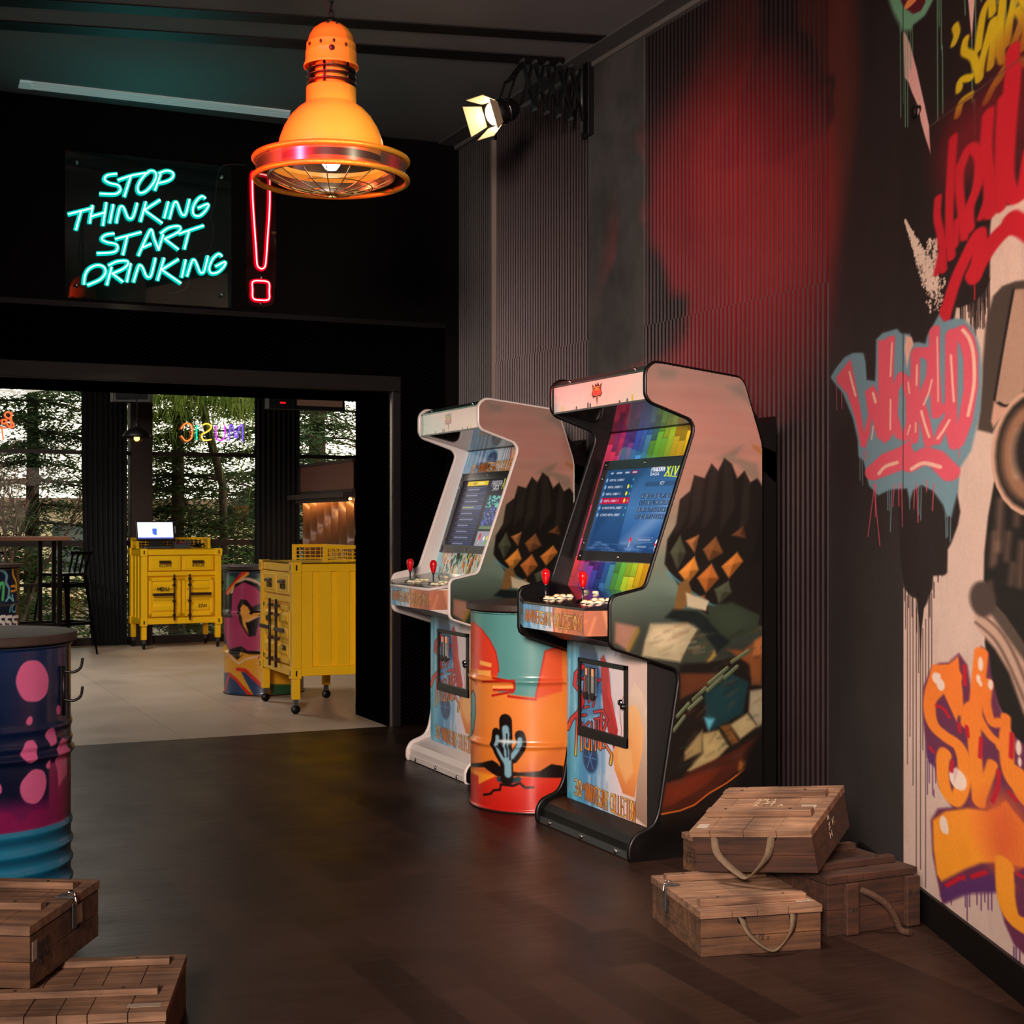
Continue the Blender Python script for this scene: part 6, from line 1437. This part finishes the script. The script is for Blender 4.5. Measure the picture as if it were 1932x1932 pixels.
# painted barrels of the far room
def paint_g(c, at):
    C = lambda l: at(l, 400, 980, 4.6)
    NV = (24,44,84); PK2 = (176,62,108); BK = (26,18,22); OR2 = (236,160,50); RD = (206,34,30); CRM = (226,196,170); BL = (30,62,108); GR = (40,84,50)
    c.a[:] = (34,56,70)
    c.poly([(-1,0),(1,0),(1,.36),(-1,.36)], (222,160,34), .01)
    c.poly(C([(120,520),(140,480),(200,500),(180,600),(120,640)]), (60,120,90), .01); c.poly(C([(340,530),(420,500),(440,520),(440,640)]), (70,140,100), .01)
    c.line(C([(125,640),(190,560),(240,500),(300,440)]), .034, RD, .006); c.line(C([(130,660),(200,560),(310,470)]), .022, OR2, .006)
    c.line(C([(440,600),(380,540),(290,518),(220,560),(160,660),(140,760)]), .020, CRM, .006, smooth=True)
    c.poly(C([(110,660),(180,640),(200,560),(290,525),(400,560),(470,640),(500,900),(470,1170),(330,1170),(250,1150),(240,1190),(290,1160),(220,1220),(160,1160),(130,1100),(110,900)]), BK, .006)
    c.poly(C([(175,650),(200,590),(280,545),(380,590),(430,650),(440,720),(350,760),(300,700),(250,690),(220,760),(240,900),(320,1020),(430,1000),(430,1140),(310,1140),(230,1080),(190,930),(170,780)]), PK2, .006)
    c.poly(C([(100,850),(180,850),(215,1000),(250,1100),(150,1130),(110,1000)]), PK2, .008); c.poly(C([(430,800),(500,800),(500,1140),(430,1140),(380,1000)]), PK2, .006)
    c.poly(C([(245,770),(270,735),(310,760),(340,815),(440,805),(360,870),(300,900),(320,1000),(270,920)]), (240,170,70), .008)
    c.line(C([(340,815),(440,740)]), .020, BK, .006); c.line(C([(300,880),(440,830)]), .010, CRM, .006); c.line(C([(300,900),(330,1000),(370,980)]), .016, BK, .006)
    c.line(C([(130,1140),(170,1200),(230,1250),(300,1210),(440,1180)]), .014, CRM, .006)
    c.poly(C([(100,1330),(160,1330),(200,1380),(340,1560),(110,1560)]), BL, .006); c.line(C([(105,1560),(150,1340),(210,1390),(350,1540)]), .024, RD, .006)
    c.poly(C([(250,1320),(300,1330),(450,1470),(450,1560),(380,1560)]), BL, .006); c.line(C([(220,1300),(290,1310),(440,1450)]), .026, RD, .006); c.poly(C([(500,1430),(700,1430),(700,1600),(520,1560)]), GR, .01)
    c.line(C([(410,1200),(430,1280)]), .02, RD, .005)
drum('barrel_table', 'barrel painted with a big pink letter G behind the yellow cart', -1.83, 10.75, .905, paint_g, lid=(40,32,30), res=.006)
def paint_e(c, at):
    C = lambda l: at(l, 0, 940, 4.39)
    c.a[:] = (22,28,52)
    c.line(C([(-60,600),(20,600),(55,640),(50,700),(75,750),(70,820)]), .024, (110,160,170), .006, smooth=True); c.line(C([(105,570),(110,640),(132,690),(135,760)]), .020, (240,180,40), .006, smooth=True)
    c.line(C([(-10,760),(0,720),(20,700),(30,740),(22,840)]), .024, (90,190,120), .006, smooth=True); c.line(C([(95,730),(120,725),(130,740)]), .018, (230,150,60), .006); c.line(C([(95,770),(125,765)]), .018, (230,150,60), .006)
    c.line(C([(50,850),(80,820),(110,850),(100,800)]), .016, (120,190,200), .006, smooth=True); c.line(C([(80,940),(90,900),(110,880),(100,930),(125,940),(135,900)]), .012, (110,190,210), .004, smooth=True)
    for x in (-60,-5,50,105): c.line(C([(x+45,980),(x+10,985),(x+5,1020),(x+35,1030),(x+30,1062),(x-5,1062)]), .026, (236,228,222), .005, smooth=True)
    c.line(C([(-20,890),(100,870)]), .02, (16,20,40), .01)
drum('barrel_table', 'dark graffiti barrel with white letters at the left edge by the high table', -4.46, 12.3, .87, paint_e, lid=(52,40,36), res=.006)

# high table, stools
m_tw = mat('table_wood', (96,56,36), .5, noise=.3, nscale=6, stretch=(1,8,8)); m_gun = mat('gunmetal', (24,23,25), .28, metal=.85)
t = thing('high_table', 'high bar table with brown wooden top by the windows', 'table', (.9,13.6,0))
MB().box(-.75,.95,-.26,.26,1.085,1.122).build('tabletop', m_tw, t, bevel=.004)
for x in (-.68,.74,.86):
    for y in ((-.2,.2) if x != .74 else (.2,)): MB().box(x-.018,x+.018,y-.018,y+.018,0,1.085).build('leg', m_gun, t)
mb = MB(); mb.bar((-.68,-.2,.34),(.86,-.2,.34),.025,.025); mb.bar((-.68,.2,.34),(.86,.2,.34),.025,.025); mb.bar((.86,-.2,.34),(.86,.2,.34),.025,.025); mb.build('foot_rail', m_gun, t)
def stool(label, loc, rz, grp=None):
    t = thing('bar_stool', label, 'stool', loc, rz, grp)
    MB().prism(fillet([(-.155,-.155),(.155,-.155),(.155,.155),(-.155,.155)], .05), .745, .772, 'z').build('seat', m_gun, t, bevel=.006)
    for sx in (-1,1):
        for sy in (-1,1):
            mb = MB(); a = [(sx*.150,sy*.150,.755),(sx*.110,sy*.150,.755),(sx*.150,sy*.110,.755)]; b = [(sx*.225,sy*.225,0),(sx*.205,sy*.225,0),(sx*.225,sy*.205,0)]
            mb.add(a+b, [(0,1,4,3),(0,3,5,2),(1,2,5,4),(0,2,1),(3,4,5)]); fixn(mb.build('leg', m_gun, t))
    for z, q, w_, h_ in ((.30,.195,.012,.03),(.66,.165,.008,.04)):
        P_ = [(-q,-q),(q,-q),(q,q),(-q,q)]
        for i in range(4): MB().bar((*P_[i],z),(*P_[(i+1)%4],z),w_,h_).build('stretcher', m_gun, t)
    bk = MB()
    for k in range(4): x = -.12+.08*k; bk.bar((x,.15,.765),(x*1.05,.20,.95),.026,.006,(0,1,0))
    bk.bar((-.16,.205,.955),(.16,.205,.955),.012,.03); bk.build('backrest', m_gun, t)
    return t
stool('black metal bar stool with slatted back beside the curtain', (1.90,14.22,0), RX(-62))
stool('black metal bar stool half hidden behind the high table legs', (1.22,14.42,0), RX(-8))

# small pendant, speaker, heater
px_, py_ = camxy(-3.475, 13.5)
t = thing('small_pendant_lamp', 'small black dome pendant lamp glowing in front of the brown column', 'pendant lamp', (px_,py_,2.02))
MB().lathe([(.130,.012),(.133,.010),(.128,.035),(.105,.068),(.07,.088),(.032,.10),(.022,.125),(.020,.165),(.010,.17)], (0,0,0), 40).build('shade', m_bk2, t)
MB().sphere((0,0,.005), .026, 16, 12).build('bulb', emat('warm_bulb',(255,150,50),14), t)
g = MB()
for k in range(6):
    a = PI*k/6; g.tube([(.055*math.cos(b_)*math.cos(a),.055*math.cos(b_)*math.sin(a),.01-.055*max(0,math.sin(b_))) for b_ in [PI*j/10 for j in range(11)]], .0014, 5)
g.build('bulb_cage', m_gun, t); MB().tube([(0,0,.165),(0,0,.88)], .006, 8).build('cord', m_bk2, t)
sp = ony(250,748,14.3)
t = thing('wall_speaker', 'black speaker mounted high beside the brown column', 'speaker', (sp[0],14.35,2.42), RX(-10))
MB().prism([(-.20,.0),(-.17,-.10),(.18,-.14),(.20,.0)], -.02, .28, 'z').build('cabinet', m_bk2, t, bevel=.006); MB().box(-.15,.15,-.142,-.138,.01,.25).build('grille', mat('speaker_grille',(30,30,34),.8,bump=.6,bscale=200), t); MB().bar((0,0,.13),(0,.5,.2),.03,.03).build('mount_arm', m_bk2, t)
hp = ony(576,774,12.6)
t = thing('infrared_heater', 'grey infrared ceiling heater with red indicator above the second curtain', 'heater', (hp[0],12.6,hp[2]), RX(4))
MB().prism([(-.06,0),(.06,0),(.05,.14),(-.04,.14)], -.36, .36, 'x').build('housing', mat('heater_grey',(64,66,70),.4,metal=.4), t, bevel=.004)
MB().box(-.10,.33,-.066,-.058,.035,.13).build('element_grille', mat('heater_element',(80,60,50),.4,metal=.5,emit=(140,100,80),es=.15), t)
MB().box(-.36,-.12,-.068,-.060,.0,.14).build('end_cover', mat('heater_dark',(34,36,40),.4), t); MB().box(-.26,-.21,-.073,-.066,.045,.06).build('indicator', emat('heater_red',(220,20,30),1.2), t)
for x in (-.3,.3): MB().tube([(x,0,.13),(x,0,2.9-hp[2])], .008, 8).build('hanger_rod', m_bk2, t)
# neon letters in the window, seen from behind so they read reversed
gy = YG-.05
t = thing('neon_letters_sign', 'coloured neon letters MUSIC seen reversed in the window', 'neon sign', ony(400,832,gy))
def gn(l): return [ony(340+x/4.83, 680+y/4.83, gy) for x,y in l]
for nm, cc, pl_ in (('letter_c',(255,110,50),[[(8,625),(40,580),(80,575),(108,610),(108,690),(80,728),(45,728),(8,685)]]),('letter_i',(0,200,140),[[(148,590),(150,725)]]),('letter_s',(255,180,60),[[(205,590),(240,576),(275,590),(280,620),(245,650),(205,670),(195,700),(225,728),(285,720)]]),('letter_u',(190,50,200),[[(405,590),(408,680),(385,725),(345,725),(328,690),(326,590)]]),('letter_m',(110,70,255),[[(568,735),(568,600),(552,590),(535,620),(515,700),(500,690),(478,600),(460,590),(452,620),(450,730)]])):
    mb = MB()
    for l in pl_: mb.tube(cat(gn(l), n=5) if len(l) > 2 else gn(l), .0075, 8)
    mb.build(nm, emat('neon_'+nm, cc, 1.7), t, world=True)
t = thing('orange_neon_sign', 'orange neon script fragment reversed in the window at the left edge', 'neon sign', ony(10,832,gy))
mb = MB()
for l in ([(120,420),(90,395),(55,400),(50,430),(80,455),(105,440)],[(110,420),(105,540)],[(95,460),(130,510),(125,540),(90,535),(62,500),(60,470),(20,470),(25,500),(60,500)],[(0,470),(-40,500),(0,540),(50,545)],[(0,545),(65,545)],[(18,550),(32,662)]):
    mb.tube(cat([ony(x/5.084, 700+y/5.084, gy) for x,y in l], n=5), .008, 8)
mb.build('tube', emat('neon_orange',(255,90,50),1.6), t, world=True)

# bar: slatted canopy, backlit relief panel
m_walnut = mat('bar_walnut', (48,30,24), .55, noise=.3, stretch=(1,8,8))
bx_, y0_, y1_ = 4.30, 12.9, 14.62
t = thing('bar_canopy', 'dark slatted wooden bar canopy above the glowing relief panel', 'bar canopy', (bx_,14.6,1.48))
MB().box(-.10,1.0,-1.75,.10,.0,.045).build('shelf', m_walnut, t)
mb = MB(); mb.box(.0,.03,-1.72,.02,.05,.08); mb.box(.0,.03,-1.72,.02,.33,.36); mb.box(.0,.03,-.02,.02,.05,.36); mb.box(.03,1.0,-.0,.02,.05,.36); mb.build('frame', m_walnut, t)
mb = MB()
for k in range(74): y = -1.70+k*.0228; mb.box(.008,.022,y,y+.009,.08,.33)
mb.build('slats', mat('slat_brown',(120,80,66),.5), t); MB().box(.05,.06,-1.72,0,.05,.36).build('backing', m_black, t)
t = thing('relief_panel', 'backlit wavy relief panel glowing warm behind the second cart', 'wall panel', (bx_+.02,14.55,.0))
N, Mz = 330, 110; vs = []
for j in range(Mz+1):
    z = .35+1.12*j/Mz
    for i in range(N+1):
        y = -1.65+1.65*i/N; k_ = y/.235; c_ = math.floor(k_)
        q = k_-c_; cc_ = .5+.36*math.sin(z*2*PI/.44+1.1*c_)
        vs.append((.005+.095*(q/cc_ if q < cc_ else (1-q)/(1-cc_)), y, z))
mb = MB().add(vs, [(j*(N+1)+i, j*(N+1)+i+1, (j+1)*(N+1)+i+1, (j+1)*(N+1)+i) for j in range(Mz) for i in range(N)], True)
mb.build('relief', mat('relief_plaster',(92,62,40),.35), t); MB().box(-.01,.0,-1.66,.02,.30,1.47).box(.0,.9,.0,.02,0,1.47)
MB().box(.04,1.0,.002,.03,0,1.47).build('end_panel', m_walnut, t)
MB().box(-.05,-.02,-1.66,0,1.458,1.470).build('light_strip', emat('strip_warm',(255,190,110),34), t); MB().box(-.075,-.062,-1.70,.0,1.44,1.48).build('strip_cover', m_walnut, t)

# ------------------------------------------------------------------ outside: ground, wall, trees
struct('ground_outside', MB().box(-25,30,YG+.1,45,-.6,-.3), mat('soil', (70,60,44), .95, noise=.4))
t = thing('garden_house', 'pale building glimpsed between the trees outside', 'building', (4,30,-.3))
mb = MB(); mb.box(-16,14,0,4,0,1.9); mb.build('wall', mat('house_wall',(222,204,170),.8), t)
mb = MB(); mb.box(-17,15,-.5,4.5,1.9,2.02); mb.build('roof', mat('house_roof',(120,96,80),.8), t)
for k in range(6): MB().box(-14+k*4.6,-12.6+k*4.6,-.03,.0,.5,1.5).build('window', mat('house_glass',(70,80,84),.2), t)
def leafmat(name, a, b):
    m = bpy.data.materials.new(name); m.use_nodes = True; nt = m.node_tree; nt.nodes.clear()
    o = nt.nodes.new('ShaderNodeOutputMaterial'); d = nt.nodes.new('ShaderNodeBsdfDiffuse'); tr = nt.nodes.new('ShaderNodeBsdfTranslucent'); mx = nt.nodes.new('ShaderNodeMixShader'); mx.inputs[0].default_value = .35
    gi = nt.nodes.new('ShaderNodeTexCoord'); n = nt.nodes.new('ShaderNodeTexNoise'); n.inputs['Scale'].default_value = 3; nt.links.new(gi.outputs['Object'], n.inputs['Vector'])
    r = nt.nodes.new('ShaderNodeValToRGB'); r.color_ramp.elements[0].position = .35; r.color_ramp.elements[1].position = .65; r.color_ramp.elements[0].color = (*lin(a),1); r.color_ramp.elements[1].color = (*lin(b),1)
    nt.links.new(n.outputs['Fac'], r.inputs['Fac']); nt.links.new(r.outputs['Color'], d.inputs['Color']); nt.links.new(r.outputs['Color'], tr.inputs['Color'])
    nt.links.new(d.outputs[0], mx.inputs[1]); nt.links.new(tr.outputs[0], mx.inputs[2]); nt.links.new(mx.outputs[0], o.inputs['Surface']); return m
L1 = leafmat('needle_dark', (38,52,32), (84,98,54)); L2 = leafmat('needle_blue', (50,70,52), (98,122,84)); L3 = leafmat('leaf_fresh', (84,112,44), (150,166,84)); L4 = leafmat('leaf_hedge', (40,72,34), (96,132,72)); m_bark = mat('bark', (66,50,38), .95, noise=.4, bump=.6, bscale=20)
def leaves(mb_v, mb_f, c, rad, n, s, r, flat=.35, droop=0.0, long=2.6):
    for _ in range(n):
        p = [c[0]+r.gauss(0,rad), c[1]+r.gauss(0,rad), c[2]+r.gauss(0,rad*flat)]
        a = r.uniform(0,2*PI); el = r.uniform(-.5,.5)-droop; d = Vector((math.cos(a)*math.cos(el), math.sin(a)*math.cos(el), math.sin(el)))
        u = d.cross(Vector((r.uniform(-1,1),r.uniform(-1,1),1))).normalized(); L = s*r.uniform(.7,1.4)*long; w_ = s*r.uniform(.25,.45)
        o = len(mb_v); P_ = Vector(p)
        mb_v += [tuple(P_-u*w_), tuple(P_+d*L*.5-u*w_*1.2), tuple(P_+d*L), tuple(P_+d*L*.5+u*w_*1.2)]; mb_f.append((o,o+1,o+2,o+3))
def conifer(label, x, y, h, seed, m, spread=1.5, z0=-.3, dens=1.0, first=.5, trunk=.10):
    r = random.Random(seed); t = thing('conifer_tree', label, 'tree', (x,y,-.3), group=None)
    tk = MB(); tk.tube([(0,0,0),(.03,.02,h*.4),(0,0,h)], trunk, 10, radii=[trunk,trunk*.75,trunk*.2]); V, Fc = [], []; br = MB()
    z = first
    while z < h:
        k = max(.12, 1-(z/h)); nb = 5
        for b in range(nb):
            a = r.uniform(0,2*PI); L = spread*(.55+.45*k)*r.uniform(.6,1.1); dz = -r.uniform(.05,.25)*L
            br.tube([(0,0,z),(math.cos(a)*L*.5,math.sin(a)*L*.5,z+dz*.3),(math.cos(a)*L,math.sin(a)*L,z+dz)], .012, 5, radii=[.018,.012,.005])
            nn = int(16*dens)
            for q in range(nn):
                s_ = (q+1)/nn; leaves(V, Fc, (math.cos(a)*L*s_, math.sin(a)*L*s_, z+dz*s_**1.5), .11+.06*s_, 22, .028, r, .40, droop=.15, long=3.0)
        z += r.uniform(.16,.30)
    tk.build('trunk', m_bark, t); br.build('branches', m_bark, t)
    f = MB(); f.v = V; f.f = [list(q) for q in Fc]; f.sm = [False]*len(Fc); f.build('foliage', m, t)
    return t
conifer('dark spreading conifer outside the leftmost window pane', .6, 17.6, 5.2, 1, L1, 1.7, first=.2, dens=.9)
conifer('dark layered conifer outside, just left of the first curtain', 2.1, 18.6, 5.6, 2, L2, 1.6, first=.4, dens=.9)
conifer('tall conifer with drooping needles outside the MUSIC window', 3.7, 17.8, 5.4, 3, L1, 1.6, first=.1)
conifer('second conifer outside, close to the right curtain', 5.0, 18.7, 5.5, 4, L2, 1.7, first=.2)
conifer('conifer with a thick bare trunk seen right of the second curtain', 5.95, 19.4, 5.8, 5, L1, 1.5, first=1.6, trunk=.17, dens=.8)
conifer('far conifer behind the left window, partly hidden', -.6, 19.6, 5.6, 6, L2, 1.7)
# weeping fresh-green foliage at the top of the middle window
r = random.Random(9); t = thing('weeping_tree', 'fresh green tree with long hanging leaves outside the middle window', 'tree', (3.35,16.6,-.3))
MB().tube([(0.9,.9,0),(.8,.7,2.0),(.3,.2,3.4),(-.2,0,3.7)], .05, 8).build('trunk', m_bark, t)
V, Fc = [], []
for _ in range(4200):
    x, y = r.uniform(-.85,1.3), r.uniform(-.5,.6); z = 3.6-abs(r.gauss(0,.42)); L = r.uniform(.10,.28); w_ = r.uniform(.004,.009); o = len(V); a = r.uniform(0,PI); dx = r.uniform(-.05,.05); ux, uy = math.cos(a)*w_, math.sin(a)*w_
    V += [(x-ux,y-uy,z),(x+ux,y+uy,z),(x+dx+ux,y+uy,z-L*.6),(x+dx*1.6,y,z-L)]; Fc.append([o,o+1,o+2,o+3])
f = MB(); f.v = V; f.f = Fc; f.sm = [False]*len(Fc); f.build('foliage', L3, t)
# bare shrub with thin branches in front of the left window
r = random.Random(21); t = thing('bare_shrub', 'leafless shrub with thin upright branches outside the left window', 'shrub', (1.45,16.3,-.3))
mb = MB()
def twig(p, d, L, rad, lv):
    q = p+d*L; m_ = p+d*L*.5+Vector((r.uniform(-1,1),r.uniform(-1,1),0))*L*.05; mb.tube([tuple(p),tuple(m_),tuple(q)], rad, 5, radii=[rad,rad*.85,rad*.65])
    if lv: 
        for _ in range(3): twig(q if r.random() < .6 else m_, (d+Vector((r.uniform(-.6,.6),r.uniform(-.4,.4),r.uniform(-.1,.3)))).normalized(), L*r.uniform(.55,.8), rad*.6, lv-1)
for k in range(6): twig(Vector((r.uniform(-.25,.25),r.uniform(-.1,.1),0)), Vector((r.uniform(-.45,.45),r.uniform(-.2,.2),1)).normalized(), 1.0, .020, 4)
mb.build('branches', mat('bark_grey',(96,78,64),.9), t)
# hedges
def hedge(label, x0, x1, y, h, seed, m):
    r = random.Random(seed); t = thing('hedge', label, 'hedge', ((x0+x1)/2,y,-.3)); V, Fc = [], []; w2 = (x1-x0)/2
    for _ in range(int((x1-x0)*h*430)): leaves(V, Fc, (r.uniform(-w2,w2), r.uniform(-.25,.25), r.uniform(.05,h)), .02, 1, .045, r, 1, long=1.5)
    f = MB(); f.v = V; f.f = [list(q) for q in Fc]; f.sm = [False]*len(Fc); f.build('foliage', m, t)
    s = MB(); [s.tube([(q,0,0),(q+r.uniform(-.1,.1),0,h*.9)], .012, 5) for q in [(-w2+.2+k*.4) for k in range(int((x1-x0)/.4))]]; s.build('stems', m_bark, t)
hedge('leafy hedge below the rail outside the left window', .0, 2.5, 16.4, 1.25, 31, L4)
hedge('leafy hedge below the rail outside the middle window', 2.9, 4.3, 16.3, 1.3, 32, L4)
hedge('leafy hedge outside, behind the right curtain', 4.4, 6.6, 16.5, 1.2, 33, L4)
# ------------------------------------------------------------------ camera, light, world
cam = bpy.data.cameras.new('camera'); co = bpy.data.objects.new('camera', cam); COL.objects.link(co)
co.location = (0,0,CAMH); co.rotation_euler = (PI/2, 0, -math.atan2(SP,CP))
cam.sensor_width = 36; cam.sensor_height = 36; cam.lens = 36*FPX/1932
cam.shift_y = (HORY-966)/1932; cam.clip_start = .05; cam.clip_end = 200
scene.camera = co
w = bpy.data.worlds.new('world'); scene.world = w; w.use_nodes = True
bg = w.node_tree.nodes['Background']; bg.inputs['Color'].default_value = (1.0,.90,.74,1); bg.inputs['Strength'].default_value = 2.3
def area(name, loc, tgt, size, power, color, sy=None, spread=None):
    l = bpy.data.lights.new(name, 'AREA'); l.energy = power; l.color = color; l.size = size
    if sy: l.shape = 'RECTANGLE'; l.size_y = sy
    if spread: l.spread = math.radians(spread)
    o = bpy.data.objects.new(name, l); COL.objects.link(o); o.location = loc
    o.rotation_euler = (Vector(tgt)-Vector(loc)).to_track_quat('-Z','Y').to_euler(); return o
def spot(name, loc, tgt, power, color, ang=50, blend=.6, r=.05):
    l = bpy.data.lights.new(name, 'SPOT'); l.energy = power; l.color = color; l.spot_size = math.radians(ang); l.spot_blend = blend; l.shadow_soft_size = r
    o = bpy.data.objects.new(name, l); COL.objects.link(o); o.location = loc
    o.rotation_euler = (Vector(tgt)-Vector(loc)).to_track_quat('-Z','Y').to_euler(); return o
area('soft_key', (-1.6,-1.4,2.5), (2.9,5.5,.62), 1.0, 50, (1.0,.78,.68), spread=50)
area('crate_top_light', (1.7,3.6,3.4), (2.55,3.75,0), .6, 6, (1.0,.84,.74), spread=50)
area('room_fill', (-1.0,1.0,3.3), (1.0,5.0,0), 2.5, 4, (1.0,.82,.74))
area('mural_light', (-.2,1.3,2.2), (3.0,3.5,1.9), .6, 16, (1.0,.72,.58), spread=75)
spot('red_stage_light', (-1.0,3.9,3.2), (3.5,5.42,2.40), 6500, (1.0,.015,.035), 24, 1.0, .08)
spot('red_stage_light_low', (-2.4,5.9,1.9), (1.68,5.28,2.6), 1700, (1.0,.10,.03), 16, .6, .05)
spot('ceiling_wash', (1.4,3.2,2.0), (1.9,5.4,3.6), 44, (1.0,.86,.84), 95, 1.0, .4)
spot('lamp_side_light', (2.3,2.6,2.9), (1.70,5.28,2.62), 150, (1.0,.95,.62), 12, .5, .05)
area('back_room_warm', (1.6,12.0,2.85), (1.9,12.2,0), 1.6, 55, (1.0,.88,.76))
spot('cart_fill', (0.4,11.0,2.75), (2.9,14.6,.7), 150, (1.0,.88,.66), 30, .8, .1)  # added spot without a fixture, brightens the till cart
area('teal_glow_boost', (ony(275,400,YB-.5)[0], YB-.45, 2.9), (1.7, 7.4, 3.6), .4, .8, (.0,.75,.68))  # added lamp, strengthens the teal sign's glow on the ceiling
scene.view_settings.view_transform = 'Standard'; scene.view_settings.look = 'None'; scene.view_settings.exposure = .4
scene.cycles.use_denoising = True
scene.cycles.max_bounces = 8; scene.cycles.transparent_max_bounces = 16; scene.cycles.sample_clamp_indirect = 6
scene.cycles.caustics_reflective = False; scene.cycles.caustics_refractive = False
